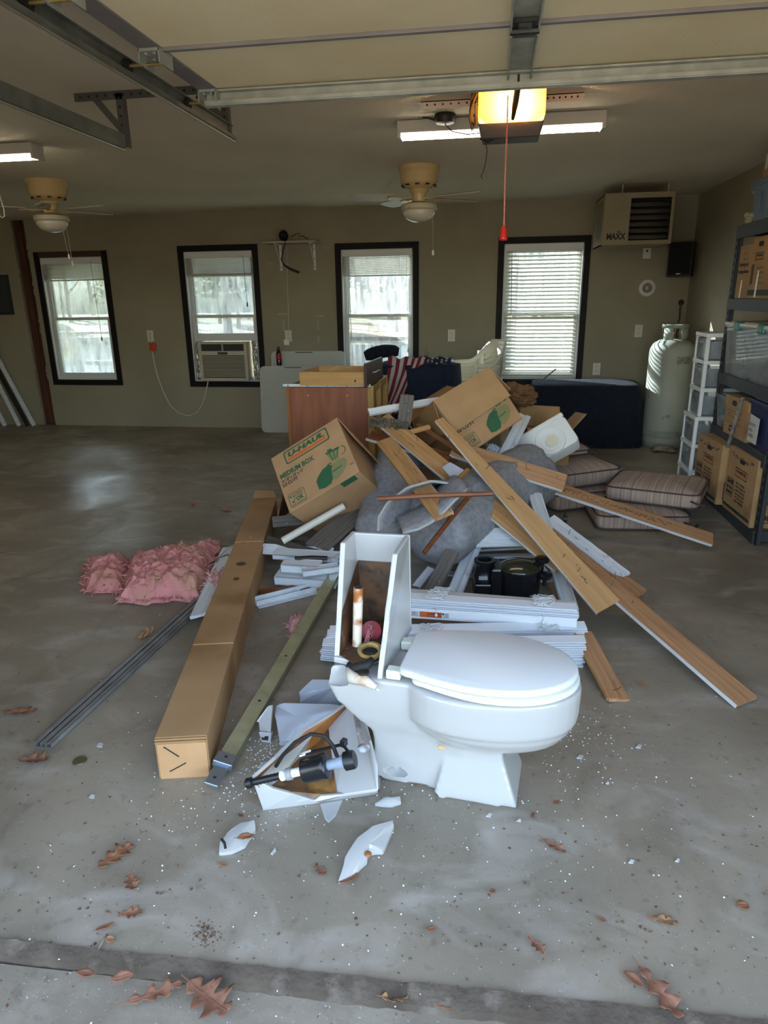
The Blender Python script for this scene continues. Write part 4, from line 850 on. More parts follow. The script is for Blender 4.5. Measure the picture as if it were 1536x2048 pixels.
c4 = carton('moving_carton', 'taller brown moving carton at right end of the fourth shelf', shelf_M(1.64, 5.03, LV[3], 0), .46, .32, .375)
g, o, b = MB(), MB(), MB(); mover_logo(b, o, M_ @ Tr(.07,.235,0), .15); flat(g, M_, [(.01,.02),(.45,.02),(.45,.055),(.01,.055)])
for k in range(6): b.text('//////', .03, .09+.02*k, .028, M=M_, bold=.03)
for k in range(4): b.text('BOX DETAILS', .13, .09+.03*k, .02, M=M_)
b.build('printed_lettering', BLACKP, parent=c4); o.build('orange_stripe', ORANGE, parent=c4); g.build('green_band', bpy.data.materials['dark_green_band'], parent=c4); hand_hole(c4, M_, .30, .315)
MB().plate([(.14,-.003,.01),(.17,-.003,.01),(.18,-.003,.17),(.155,-.003,.17)],.001).build('packing_tape', bpy.data.materials['shiny_tape'], parent=c4)
tote('storage_tote', 'small clear tote with pale contents at far end of top shelf', 1.68, 1.95, 5.10, 5.30, LV[4]+.02, 2.16, CLEAR, CLEAR, None, FILL3)
tt = tote('storage_tote', 'grey blue tote on the top shelf under boxes', 1.63, 1.97, 4.45, 5.14, LV[4], 2.17, mat('grey_blue_plastic','#5f6f80',.45,bump=.1,bscale=8), mat('grey_blue_lid','#5b6a7a',.45))
for k in range(4): MB().box((1.622,4.60+.13*k,LV[4]+.03),(1.632,4.615+.13*k,2.10)).build('rib', bpy.data.materials['grey_blue_plastic'], parent=tt, world=True)
carton('moving_carton', 'small brown carton with white label on the grey blue tote', shelf_M(1.68, 5.16, 2.18, 0), .20, .26, .17); 
MB().box((.03,-.002,.06),(.07,0,.15)).build('paper_label', bpy.data.materials['white_label'], parent=bpy.data.objects[[o.name for o in COL.objects if o.name.startswith('moving_carton')][-1]])
carton('white_box', 'large white box on top of tote, nearly touching ceiling', shelf_M(1.655, 4.93, 2.18, 0), .42, .3, .235, m=mat('white_card','#b9b7ab',.7), tape=False)
pbq = MB()
for k in range(14):
    c = V((1.66+.05*random.random(), 5.16+.14*random.random(), LV[4]+.012+.055*random.random())); pbq.lathe([(.004,-.02),(.02,-.01),(.024,.006),(.008,.02)], 7, c)
tag(pbq.build('plastic_bag', mat('pale_green_bag','#a9aa88',.4,bump=.5,bscale=30), smooth=True), 'pale crumpled plastic bag at the far end of top shelf', 'bag')
# ------------------------------------------------------------------ white drawer tower
dt = thing('drawer_tower', 'tall white plastic drawer tower with clear drawers beside gas cylinder', 'drawers', (1.70,5.53,0)); DX0, DX1, DY0, DY1 = 1.515, 1.85, 5.38, 5.70
zs = [0, .20, .40, .61, .82, 1.02, 1.215]
for k in range(6):
    a, b = zs[k], zs[k+1]; ins = .0 if k < 3 else .02; q = MB(); x0, x1, y0, y1 = DX0+ins, DX1, DY0+ins, DY1-ins*.5; p_ = .026
    for x in (x0, x1-p_):
        for y in (y0, y1-p_): q.box((x,y,a),(x+p_,y+p_,b))
    q.box((x0-.004,y0-.004,b-.028),(x1,y1+.004,b)); f_ = q.build('tier_frame', WHITEP, parent=dt, world=True, bevel=.003)
    d_ = MB(); d_.box((x0+.008,y0+p_+.004,a+.012),(x0+.012,y1-p_-.004,b-.04)).box((x0+.012,y0+p_,a+.01),(x1-.02,y0+p_+.003,b-.06)).box((x0+.012,y1-p_-.003,a+.01),(x1-.02,y1-p_,b-.06)).box((x0+.012,y0+p_,a+.008),(x1-.02,y1-p_,a+.012)); dr = d_.build('drawer', CLEAR, parent=dt, world=True)
    MB().box((x0-.006,(y0+y1)/2-.05,b-.075),(x0+.01,(y0+y1)/2+.05,b-.055)).build('drawer_handle', CLEAR, parent=dr, world=True, bevel=.003)
    c_ = MB(); rnd = random.Random(k)
    for j in range(4): 
        yy = y0+.04+.065*j; c_.box((x0+.03+rnd.random()*.05,yy,a+.014),(x0+.2+rnd.random()*.06,yy+.055,a+.05+rnd.random()*.09))
    c_.build('drawer_contents', (FILL3, FILL2, FILL1)[k % 3], parent=dr, world=True)
# ------------------------------------------------------------------ gas cylinder
GASM = mat('chipped_white_tank_paint', '#a2a598', .5, col2='#94978a', scale=2.5, spots=('#6f6a5e', 6, .66, .72), bump=.1, bscale=8)
gx, gy, gr = 1.765, 7.28, .222
gc = thing('gas_cylinder', 'tall white gas cylinder standing in the right back corner', 'cylinder', (gx,gy,0)); T0 = Tr(gx,gy,0)
MB(T0).lathe([(gr-.03,.10),(gr-.005,.12),(gr,.15),(gr,.17),(gr+.004,.175),(gr+.004,.185),(gr,.19),(gr,.93),(gr-.004,.97),(gr-.03,1.02),(gr-.08,1.055),(gr-.14,1.07),(.01,1.075)], 48).build('tank_body', GASM, parent=gc, world=True, smooth=40)
MB(T0).lathe([(gr-.012,0),(gr-.012,.13)], 40, cap=False).build('foot_ring', GASM, parent=gc, world=True, smooth=True, solid=.006)
q = MB(T0)
for a0, a1 in ((200,250),(285,335),(20,60),(105,150)):
    n_ = 6
    q.add([V((.12*math.cos(R(a0+(a1-a0)*i/n_)),.12*math.sin(R(a0+(a1-a0)*i/n_)),z)) for z in (1.06,1.18) for i in range(n_+1)], [(i,i+1,n_+2+i,n_+1+i) for i in range(n_)])
q.lathe([(.12,1.17),(.128,1.20),(.12,1.205)], 36, cap=False)
q.build('valve_collar', GASM, parent=gc, world=True, solid=.005, smooth=40)
MB(T0).lathe([(.02,1.07),(.022,1.10),(.014,1.11),(.014,1.14),(.03,1.145),(.03,1.16),(.004,1.165)], 14).build('valve', mat('brass_valve','#8a7546',.35,metal=.8), parent=gc, world=True, smooth=40)
cord('gas_pipe', 'bent copper gas pipe from cylinder valve up to the wall', 'pipe', [(gx-.01,gy,1.167),(gx+.03,gy+.1,1.18),(gx+.10,gy+.3,1.24),(gx+.13,gy+.45,1.34),(gx+.165,YB-.04,1.385),(gx+.17,YB-.008,1.39)], .008, mat('copper_pipe','#8a6242',.4,metal=.7), 8)
q = MB(T0); 
q.add([V(((gr+.002)*math.cos(R(a)),(gr+.002)*math.sin(R(a)),z)) for z in (.84,.91) for a in range(268,304,5)], [(i,i+1,8+i+1,8+i) for i in range(7)]); q.build('warning_sticker', mat('faded_sticker','#8f9080',.5,col2='#6d6c5c',scale=40), parent=gc, world=True)
p = bz(1362,605); MB(Tr(p.x,YB,p.z) @ Rx(90)).lathe([(.022,0),(.03,.004),(.02,.008)], 16).build('pipe_hole', RUBBER, parent=wallb, world=True)
rg = MB(); rg.grid(lambda u, v: V((1.60+.22*u, 6.90+.16*v+.03*math.sin(u*5), .012+.03*abs(noise.noise(V((u*4,v*4,3))))+.03*math.sin(math.pi*u)*math.sin(math.pi*v))), 14, 12)
tag(rg.build('shop_rag', mat('grubby_white_cloth','#a8a294',.9,col2='#7d5f4c',scale=14), smooth=True, solid=.004), 'crumpled dirty white rag at foot of the gas cylinder', 'rag')
# ------------------------------------------------------------------ covered furniture, blankets, flag, chairs
def quilt(name, c, c2):
    m = mat(name, c, .9, col2=c2, scale=3); n = m.node_tree; b = n.nodes['Principled BSDF']
    tc = n.nodes.new('ShaderNodeTexCoord'); wv = n.nodes.new('ShaderNodeTexWave'); wv.bands_direction = 'Z'; wv.inputs['Scale'].default_value = 9; wv.inputs['Distortion'].default_value = 0
    sep = n.nodes.new('ShaderNodeSeparateXYZ'); n.links.new(tc.outputs['Object'], sep.inputs[0])
    ad = n.nodes.new('ShaderNodeMath'); ad.operation = 'ADD'; n.links.new(sep.outputs[0], ad.inputs[0]); n.links.new(sep.outputs[1], ad.inputs[1])
    pg = n.nodes.new('ShaderNodeMath'); pg.operation = 'PINGPONG'; pg.inputs[1].default_value = .06; n.links.new(ad.outputs[0], pg.inputs[0])
    a2 = n.nodes.new('ShaderNodeMath'); a2.operation = 'ADD'; n.links.new(pg.outputs[0], a2.inputs[0]); n.links.new(sep.outputs[2], a2.inputs[1])
    cx = n.nodes.new('ShaderNodeCombineXYZ'); n.links.new(a2.outputs[0], cx.inputs[2]); n.links.new(cx.outputs[0], wv.inputs['Vector'])
    bm = n.nodes.new('ShaderNodeBump'); bm.inputs['Strength'].default_value = .7; bm.inputs['Distance'].default_value = .012; n.links.new(wv.outputs[0], bm.inputs['Height']); n.links.new(bm.outputs[0], b.inputs['Normal']); return m
NAVY = quilt('navy_quilted_cloth', '#121b2a', '#0f1724'); NAVY2 = quilt('blue_quilted_cloth', '#1c263b', '#161f32')
def draped(x0, x1, y0, y1, zt, zb, rr=.06, amp=.02, seed=0, flare=.04):
    q = MB(); nu, nv = 72, 16
    def fn(u, v):
        a = 2*math.pi*u; cx, cy_ = (x0+x1)/2, (y0+y1)/2; hx, hy = (x1-x0)/2, (y1-y0)/2
        ca, sa = math.cos(a), math.sin(a); e = .28; px = math.copysign(abs(ca)**e, ca); py = math.copysign(abs(sa)**e, sa)
        if v < .3: k = v/.3; sc = .02+.94*k; z = zt+.004*noise.noise(V((px*sc*4,py*sc*4,seed)))
        else:
            k = (v-.3)/.7; sc = .96+.04*math.sin(min(k*5,1.57))+flare*k; z = zt-rr*.5*(1-math.cos(min(k*5,1.57)))-(zt-zb)*k
            sc += amp*k*noise.noise(V((a*5,k*1.5,seed)))*1.6
        return V((cx+hx*px*sc, cy_+hy*py*sc, max(z, zb)))
    return q.grid(fn, nu, nv)
tag(draped(.40,1.50,7.06,7.66,.635,.01,seed=3).build('moving_blanket', NAVY, smooth=True), 'navy quilted moving blanket draped over low furniture beside the cylinder', 'blanket')
tag(draped(-1.15,-.30,6.72,7.35,.87,.02,seed=8,amp=.04).build('moving_blanket', NAVY2, smooth=True), 'blue quilted blanket draped over a stack behind the wooden cabinet', 'blanket')
q = MB(); q.grid(lambda u, v: V((-.82+.45*u+.02*math.sin(v*4), 6.66-.06*math.sin(v*2.2)-.10*v*(1-u*.3), .83-.50*v*(1-.35*u)+.04*u+.012*noise.noise(V((u*4,v*4,2))))), 16, 20)
tag(q.build('folded_blanket', NAVY2, smooth=True, solid=.03), 'folded corner of blue quilted blanket hanging in front of the flag', 'blanket')
q = MB(); rl = [V((-1.28+.34*k/8, 6.95+.05*k/8, .93+.05*math.sin(k/8*2.2))) for k in range(9)]; q.tube(rl, [.045,.06,.065,.066,.066,.065,.062,.06,.04], 14); tag(q.build('rolled_blanket', NAVY, smooth=True), 'rolled blue quilted pad lying below the pond window', 'blanket')
FR, FW, FB = mat('flag_red','#7a2230',.85), mat('flag_white','#b8b2ac',.85), mat('flag_blue','#1f2740',.85)
fl = thing('folded_flag', 'red and white striped flag bunched over the blue blankets', 'flag', (-.85,6.7,.6))
q = MB()
def ff(u, v): 
    x = -1.02+.36*u+.05*math.sin(v*3+u*2)-.12*v; y = 6.80-.13*min(1,v*2.2)+.02*math.sin(u*14+v*3); z = .93+.01*math.sin(u*18)-.62*max(0,v-.12)+.012*noise.noise(V((u*6,v*5,0))); return V((x,y,z))
nu, nv = 42, 24; q.grid(ff, nu, nv)
q.mi = [(i//4) % 2 for j in range(nv) for i in range(nu)]; q.build('striped_field', [FR, FW], parent=fl, world=True, smooth=True, solid=.004)
q = MB(); q.grid(lambda u, v: V((-.70+.30*u, 6.86-.12*v+.02*math.sin(u*9), .925+.012*math.sin(u*13+v*4)-.05*v)), 20, 10); q.build('starry_canton', FB, parent=fl, world=True, smooth=True, solid=.004)
q = MB()
for i in range(6):
    for j in range(2):
        u = .1+.15*i; v = .35+.5*j; c = V((-.70+.30*u, 6.86-.12*v+.02*math.sin(u*9), .932+.012*math.sin(u*13+v*4)-.05*v))
        pts = [c+V(((.014 if k % 2 == 0 else .006)*math.cos(R(90+36*k)), -.008*(.5)-.0, (.014 if k % 2 == 0 else .006)*math.sin(R(90+36*k)))) for k in range(10)]; q.plate(pts, .002, (0,-1,0))
q.build('star', FW, parent=fl, world=True)
CHAIRM = mat('ivory_resin', '#d8d2bd', .4)
def resin_chair(lab, M):
    t = thing('resin_chair', lab, 'chair', M=M, group='stacked resin chairs')
    def pos(a, z):
        r = .25+.03*(z-.42)/.4; return V((-r*math.cos(R(a))*1.0+.02, r*1.02*math.sin(R(a)), z))
    def top(a): 
        k = abs(a); return .84 if k < 25 else (.84-.20*(.5-.5*math.cos(math.pi*min(1,(k-25)/55))))
    for lo, hi, nm in ((.80,1.0,'top_rail'),(.0,.14,'lower_rail')):
        q = MB(); q.grid(lambda u, v: pos(-110+220*u, .43+(top(-110+220*u)-.43)*(lo+(hi-lo)*v)), 30, 2); q.build(nm, CHAIRM, parent=t, smooth=True, solid=.014)
    for k in range(4):
        lo = .19+.15*k; q = MB(); q.grid(lambda u, v: pos(-110+220*u, .43+(top(-110+220*u)-.43)*(lo+.11*v)), 26, 1); q.build('back_slat', CHAIRM, parent=t, smooth=True, solid=.01)
    for a in (-110,-55,0,55,110):
        q = MB(); q.grid(lambda u, v: pos(a-7+14*u, .43+(top(a)-.43)*v), 2, 6); q.build('back_post', CHAIRM, parent=t, smooth=True, solid=.012)
    q = MB(); q.grid(lambda u, v: V((-.22+.46*u, (-.22+.44*v)*(.9+.1*u), .42+.015*math.cos(u*3)-.01*math.sin(v*3.14))), 12, 10); q.build('seat', CHAIRM, parent=t, smooth=True, solid=.012)
    for sx, sy in ((-.20,-.19),(-.20,.19),(.21,-.22),(.21,.22)):
        q = MB(); a = V((sx,sy,.42)); b = V((sx*1.22,sy*1.15,.0)); q.tube([a, (a+b)/2, b], [.03,.026,.022], 8); q.build('leg', CHAIRM, parent=t, smooth=40)
    return t
CX, CY = -.17, 6.78
ch0 = resin_chair('white resin armchair at the bottom of the stack by the slatted blind', Tr(CX,CY,0) @ Rz(205))
for k in range(1, 6): dup(ch0, Tr(CX+.004*k,CY,.042*k) @ Rz(205+random.uniform(-1,1)), 'white resin armchair, %s from the top of the stack by the slatted blind' % ('', 'sixth', 'fifth', 'fourth', 'third', 'second')[k])
dup(ch0, Tr(CX+.024,CY,.042*6) @ Rz(205), 'topmost white resin armchair of the stack, its back in sunlight')
# ------------------------------------------------------------------ folding tables, bottle
TABM = mat('off_white_table_top', '#b9bab0', .5, bump=.1, bscale=90)
def ftable(lab, x0, x1, z0, z1, yb, yt):
    t = thing('folding_table', lab, 'table', ((x0+x1)/2,yb,0)); M_ = FM((x0,yb,z0),(1,0,0),(0,yt-yb,z1-z0)); h_ = math.hypot(yt-yb, z1-z0)
    q = MB(M_); q.prism(rrect(x1-x0, h_, .06, 6), -.045, 0); q.build('table_top', TABM, parent=t, world=True, bevel=.006)
    for k in (.25,.75):
        q = MB(M_); a = (x1-x0)*k; q.tube([(a-.12,h_*.3,-.055),(a-.12,h_*.75,-.06),(a+.12,h_*.75,-.06),(a+.12,h_*.3,-.055)], .012, 8); q.build('folded_leg', DKSTEEL, parent=t, world=True, smooth=True)
    q = MB(M_); q.box((.3,h_-.02,.0),(.5,h_-.012,.012)); q.build('carry_handle', DKSTEEL, parent=t, world=True)
    return t
ftable('white folding table leaning upright on wall, the nearer one', -2.66, -1.46, .0, .76, 7.62, 7.70)
ftable('taller white folding table leaning on wall behind the other', -2.55, -1.67, .0, .92, 7.75, 7.815)
bt = thing('cola_bottle', 'small cola bottle with red label standing on table edge', 'bottle', (-2.43,7.715,.765)); T0 = Tr(-2.43,7.735,.765)
MB(T0).lathe([(.024,0),(.03,.005),(.031,.06),(.029,.07),(.031,.08),(.031,.125),(.026,.15),(.014,.18),(.012,.195)], 20).build('bottle_body', mat('dark_cola','#2a1410',.1,spec=.7), parent=bt, world=True, smooth=40)
MB(T0).lathe([(.0318,.075),(.0318,.125)], 20, cap=False).build('red_label', mat('red_label','#b01f22',.4), parent=bt, world=True, smooth=True)
MB(T0).lathe([(.014,.193),(.014,.21),(.003,.212)], 14).build('bottle_cap', mat('cap_red','#7d1a1c',.4), parent=bt, world=True)
# ------------------------------------------------------------------ cabinet carcass with drawer on top
PLY = mat('reddish_plywood', '#9a5f3f', .5, col2='#854d35', scale=3.0, stretch=(5,5,.8), bump=.06, bscale=10); YEL = mat('yellow_pine_frame', '#b18c4c', .55, col2='#9a7538', scale=5, stretch=(6,6,.7))
cb = thing('cabinet_carcass', 'reddish plywood cabinet carcass with yellow pine frame side, behind the medium carton', 'cabinet', (-1.2,5.3,0)); ca0, ca1, cy0, cy1, cz = -1.535, -.865, 5.02, 5.74, .875
MB().box((ca0+.02,cy0,.30),(ca1-.045,cy0+.012,cz-.01)).build('plywood_panel', PLY, parent=cb, world=True, bevel=.002)
MB().box((ca0,cy0-.004,0),(ca0+.022,cy0+.02,cz)).build('edge_strip', mat('orange_edge','#94602f',.5), parent=cb, world=True)
MB().box((ca0+.02,cy0-.004,.27),(ca1-.03,cy0+.016,.305)).build('bottom_rail', REDWOOD, parent=cb, world=True)
MB().box((ca0,cy0+.02,0),(ca0+.018,cy1,cz-.01)).build('side_panel', PLY, parent=cb, world=True)
MB().box((ca0+.02,cy1-.015,.05),(ca1-.02,cy1,cz-.01)).build('back_panel', PLY, parent=cb, world=True)
MB().box((ca0+.018,cy0+.02,cz-.02),(ca1-.02,cy1,cz-.005)).build('top_panel', YEL, parent=cb, world=True)
for y in (cy0-.002, cy0+.33, cy1-.05): MB().box((ca1-.045,y,0),(ca1,y+.05,cz)).build('frame_post', YEL, parent=cb, world=True, bevel=.002)
for z in (.02,.45,cz-.055): MB().box((ca1-.04,cy0+.05,z),(ca1-.004,cy1-.05,z+.05)).build('frame_rail', YEL, parent=cb, world=True, bevel=.002)
MB().box((ca1-.045,cy0+.06,.05),(ca1-.04,cy1-.05,cz-.05)).build('inner_panel', mat('inner_ply','#9a7438',.6,col2='#876330',scale=4), parent=cb, world=True)
q = MB(); q.box((ca0-.02,cy0-.014,cz-.012),(ca1-.02,cy0+.012,cz-.008)).box((ca0-.02,cy0-.014,cz-.012),(ca1-.02,cy0-.011,cz+.012)); sl = q.build('drawer_slide', WHITEP, parent=cb, world=True)
for k in range(5): MB(Tr(ca0+.02+.15*k,cy0-.0145,cz) @ Rx(90)).lathe([(.005,-.001),(.005,.001)],8).build('screw_hole', BLACKP, parent=sl, world=True)
for fx in (.25,.7): MB(Tr(ca0+(ca1-ca0)*fx,cy0-.001,.80) @ Rx(90)).lathe([(.008,-.001),(.005,.002)],10).build('screw', mat('pale_screw','#b38f72',.4), parent=cb, world=True)
Md = Tr(-1.415,4.98,cz+.005) @ Rz(-3); MAP = mat('maple_drawer_side', '#c59c62', .5, col2='#b78a50', scale=4, stretch=(.6,6,6))
dw = thing('loose_drawer', 'loose maple drawer with dark front resting on the cabinet carcass', 'drawer', M=Md)
MB().box((0,0,0),(.50,.013,.10)).build('drawer_side', MAP, parent=dw, bevel=.001)
MB().box((0,.46,0),(.50,.473,.10)).build('drawer_side', MAP, parent=dw, bevel=.001)
MB().box((0,.013,0),(.013,.46,.10)).build('drawer_back', MAP, parent=dw, bevel=.001)
MB().box((.013,.013,.008),(.50,.46,.014)).build('drawer_bottom', MAP, parent=dw)
MB().box((.50,-.03,-.004),(.52,.535,.165)).build('drawer_front', mat('dark_walnut_front','#4b3223',.4,col2='#3b251a',scale=4,stretch=(6,.6,6)), parent=dw, bevel=.003)
q = MB(); q.tube([(.52,.17,.08),(.545,.17,.085),(.55,.24,.09),(.545,.31,.085),(.52,.31,.08)], .006, 8); q.build('pull_handle', STEEL, parent=dw, smooth=True)
q = MB(); q.tube([(.2,.1,.10),(.25,.16,.125),(.3,.12,.11),(.27,.2,.12),(.33,.25,.105)], .0025, 5); q.build('loose_string', mat('pale_string','#c9b98c',.8), parent=dw)
MB().box((.42,-.001,.03),(.432,.0,.045)).build('ink_mark', BLACKP, parent=dw)
# ================================================================== the debris pile
NAIL = None
def board(lab, A, B, w_, t, m, up=(0,0,1), name='trim_board', edge=0, edge_m=None, nails=0, seed=1, bow=0.0, under=None, cut=0.0, taper=1.0):
    """a plank from A to B (centres of its visible face); edge=+1/-1 paints that long edge; nails stick out of the face"""
    A = V(A); B = V(B); M = frame(A, B-A, up); L_ = (B-A).length; rnd = random.Random(seed); n = 10
    rings = []
    for i in range(n+1):
        u = i/n; x = L_*u; j = .003; b_ = bow*4*u*(1-u)
        yo = cut if i == n else 0; ws = w_; w_ = w_*(1-(1-taper)*u)
        ring = [V((x+yo*(.5), w_/2+rnd.uniform(-j,j)*.5, b_)), V((x-yo*.5, -w_/2+rnd.uniform(-j,j)*.5, b_)), V((x-yo*.5+rnd.uniform(-j,j), -w_/2, b_-t)), V((x+yo*.5+rnd.uniform(-j,j), w_/2, b_-t))]
        w_ = ws
        if i in (0, n):
            for p in ring: p.x += rnd.uniform(-.006,.006)
        rings.append(ring[::-1])
    q = MB(); q.loft(rings); o = q.build(name, m, M=M); tag(o, lab, 'board')
    if edge:
        q = MB(); rr = []
        for i in range(n+1):
            u = i/n; x = L_*u; b_ = bow*4*u*(1-u); y = edge*(w_/2)*(1-(1-taper)*u); e = edge*(.0025+.002*rnd.random())
            rr.append([V((x,y+e,b_-.001)), V((x,y-edge*.001,b_-.001)), V((x,y-edge*.001,b_-t-.002)), V((x,y+e,b_-t-.002))][::(1 if edge > 0 else -1)])
        q.loft(rr); q.build('painted_edge', edge_m or WHITEPAINT, parent=o)
    for k in range(nails):
        x = L_*(.06+.88*rnd.random()); y = rnd.uniform(-.35,.35)*w_; b_ = bow*4*(x/L_)*(1-x/L_)
        d = V((rnd.uniform(-.8,.8), rnd.uniform(-.8,.8), 1)).normalized()*rnd.uniform(.025,.05); q = MB(); q.tube([(x,y,b_-.002), V((x,y,b_))+d*.6, V((x,y,b_))+d+V((rnd.uniform(-.006,.006),0,0))], .0014, 5)
        q.build('nail', NAILM, parent=o)
    return o
# -------- long trim boards on top of the pile
board('longest brown board reaching down to lower right floor', P(1495,1402,.022), P(1095,1065,.27), .105, .014, OAKBACK, (0,-.15,1), edge=1, nails=6, seed=21)
board('wide tan board crossing over the whole pile, upper end pointed', P(1216,1212,.13), Q(878,838,4.15), .125, .016, TANWOOD, (-.15,-.5,.8), edge=1, nails=12, seed=22, taper=.42)
board('honey coloured board lying under the wide tan board', P(1125,1130,.17), Q(763,835,4.28), .105, .016, HONEY, (-.1,-.55,.8), edge=1, nails=9, seed=23)
board('dark brown board running across pile ending above the cushions', P(1130,965,.43), Q(905,895,4.15), .11, .02, OAKBACK, (.1,-.75,.65), edge=1, nails=7, seed=24)
board('rough board with upward nails at the left of the crossing boards', Q(900,915,4.1), Q(738,868,4.25), .085, .016, REDWOOD, (0,-.45,.9), edge=1, nails=10, seed=25)
board('scribbled brown board slanting over the striped cushions to the floor', P(1426,1078,.07), Q(1085,965,4.35), .10, .016, OAKBACK, (.1,-.45,.9), edge=1, nails=6, seed=26)
q = MB(); rnd = random.Random(4); o_ = bpy.data.objects[[o.name for o in COL.objects if o.name.startswith('trim_board')][-1]]
for k in range(26):
    x = .25+.03*k; pts = [V((x+i*.006, rnd.uniform(-.022,.022), .001)) for i in range(5)]; q.tube(pts, .0012, 4)
q.build('pencil_scribble', BLACKP, parent=o_)
board('short honey board leaning on the grey carpet with broken lower end', Q(887,1030,3.22), Q(768,878,4.0), .10, .018, HONEY, (.1,-.7,.7), edge=-1, edge_m=PORCRAW, nails=6, seed=27)
board('upright weathered offcut with nails poking from its top', Q(808,848,4.25), Q(815,790,4.25), .085, .018, WEATHER, (.1,-1,.1), nails=2, seed=28)
board('thin white moulding strip behind the upright offcut', Q(738,823,4.2), Q(880,799,4.5), .045, .02, WHITEPAINT, (0,-.8,.6), name='white_moulding', seed=29)
def stick(lab, A, B, r, m, sides=7):
    A = V(A); B = V(B); q = MB(); q.tube([A, (A+B)/2+V((0,0,.004)), B], [r,r*1.02,r*.97], sides); o = q.build('wood_stick', m, smooth=35); return tag(o, lab, 'stick')
stick('reddish wooden stick lying level across the carpet roll', Q(755,997,3.20), Q(986,987,3.3), .013, REDWOOD)
stick('reddish stick leaning steeply in front of the carpet roll', Q(848,1106,3.16), Q(945,985,3.52), .013, REDWOOD)
stick('short stick with gold edge poking out beneath the honey boards', Q(842,1040,3.28), Q(935,940,3.70), .014, mat('gold_brown_stick','#8e6026',.4))
stick('thin dark stick pointing up right behind the crumpled paper', Q(1078,766,7.12), Q(1112,738,7.16), .007, WEATHER)
# dark sloping strip and splinters near the top of the pile
board('narrow dark brown strip beside the dark crossing board', Q(930,910,4.05), Q(835,848,4.3), .03, .012, mat('dark_brown_strip','#6a4427',.6), (0,-.7,.7), seed=31)
board('small splintered offcut on the honey board', Q(860,852,4.2), Q(822,862,4.15), .03, .014, HONEY, (0,-.6,.8), name='splinter', seed=32)
MOSS = mat('shaggy_grey_bark','#6b604f',.95,col2='#463d31',scale=20,bump=1,bscale=25)
q = MB(); rnd = random.Random(9)
q.grid(lambda u, v: (Q(740+75*u, 850+8*u, 4.22)+V((0,.06*(v-.5),.05*math.sin(math.pi*v)*(.4+.6*math.sin(math.pi*(.1+.8*u)))+.025*noise.noise(V((u*9,v*5,1)))))), 24, 10)
for k in range(40):
    u = rnd.random(); p = Q(740+75*u, 850+8*u, 4.2); q.tube([p+V((0,0,.03)), p+V((rnd.uniform(-.03,.03),-.02,.035+rnd.uniform(-.03,.02)))], .003, 4)
tag(q.build('bark_chunk', MOSS, solid=.01), 'shaggy grey rotten bark chunk lying on nailed boards', 'bark')
# -------- white mouldings and frames at centre right
def mould(lab, A, B, w_, t, up, seed, name='white_moulding'):
    """white door casing with two raised beads along its length"""
    A = V(A); B = V(B); M = frame(A, B-A, up); L_ = (B-A).length
    prof = [(-.5,-1),(-.5,0),(-.44,.25),(-.34,.25),(-.3,0),(-.05,-.1),(.1,.0),(.2,.3),(.3,.3),(.36,.05),(.46,.2),(.5,0),(.5,-1)]
    q = MB(); q.loft([[V((x, -p[0]*w_, p[1]*t)) for p in prof] for x in (0, L_)]); o = q.build(name, WHITEPAINT, M=M); tag(o, lab, 'board'); return o
mould('white casing leaning left of the black pump strainer', P(906,1190,.02), P(958,1064,.22), .085, .016, (-.3,-.6,.6), 1)
mould('long white casing leaning right of the black pump strainer', P(1142,1215,.02), P(1070,985,.36), .085, .016, (.3,-.7,.6), 2)
mould('white casing leaning on the upper open carton', P(1006,918,.50), Q(1050,830,4.75), .085, .016, (-.1,-1,.4), 3)
mould('short white casing behind the one leaning on upper carton', Q(1046,908,4.75), Q(1026,868,4.8), .05, .014, (.1,-1,.4), 4)
q = MB(); M_ = FM(P(953,1092,.20), P(1090,1088,.20)-P(953,1092,.20), P(965,1045,.28)-P(953,1092,.20)); w_ = (P(1090,1088,.2)-P(953,1092,.2)).length
q.v = []; 
for k in range(5): q.M = M_; q.box((0,.028*k,-.012),(w_,.028*k+.022,0)).box((0,.028*k+.022,-.012),(w_,.028*k+.028,-.004))
tag(q.build('ribbed_board', WHITEPAINT), 'white ribbed panel bridging the two casings behind pump strainer', 'panel')
board('grey white nailed board leaning at the right of the pile', P(1250,1152,.08), P(1098,1035,.26), .075, .014, WHITEPAINT, (-.1,-.5,.9), nails=6, seed=41)
board('brown board under the grey white nailed one', P(1282,1186,.04), P(1120,1070,.18), .085, .014, OAKBACK, (0,-.3,1), nails=4, seed=42)
board('narrow brown board end poking out below others at right', P(1292,1212,.02), P(1180,1110,.08), .03, .012, HONEY, (0,-.2,1), nails=1, seed=43)
board('brown board with pointed end on floor right of blinds', P(1238,1396,.018), P(1165,1262,.10), .085, .014, OAKBACK, (.2,-.2,1), nails=2, seed=44, edge=1, edge_m=TANWOOD, cut=.0)
board('brown plank standing on edge left of the white casing', P(857,1190,.03), P(905,1100,.22), .075, .016, WEATHER, (-.3,-.7,.5), seed=45)
board('small white offcut beneath the carpet roll', P(832,1172,.02), P(862,1135,.08), .045, .012, WHITEPAINT, (-.3,-.7,.5), name='white_offcut', seed=46)
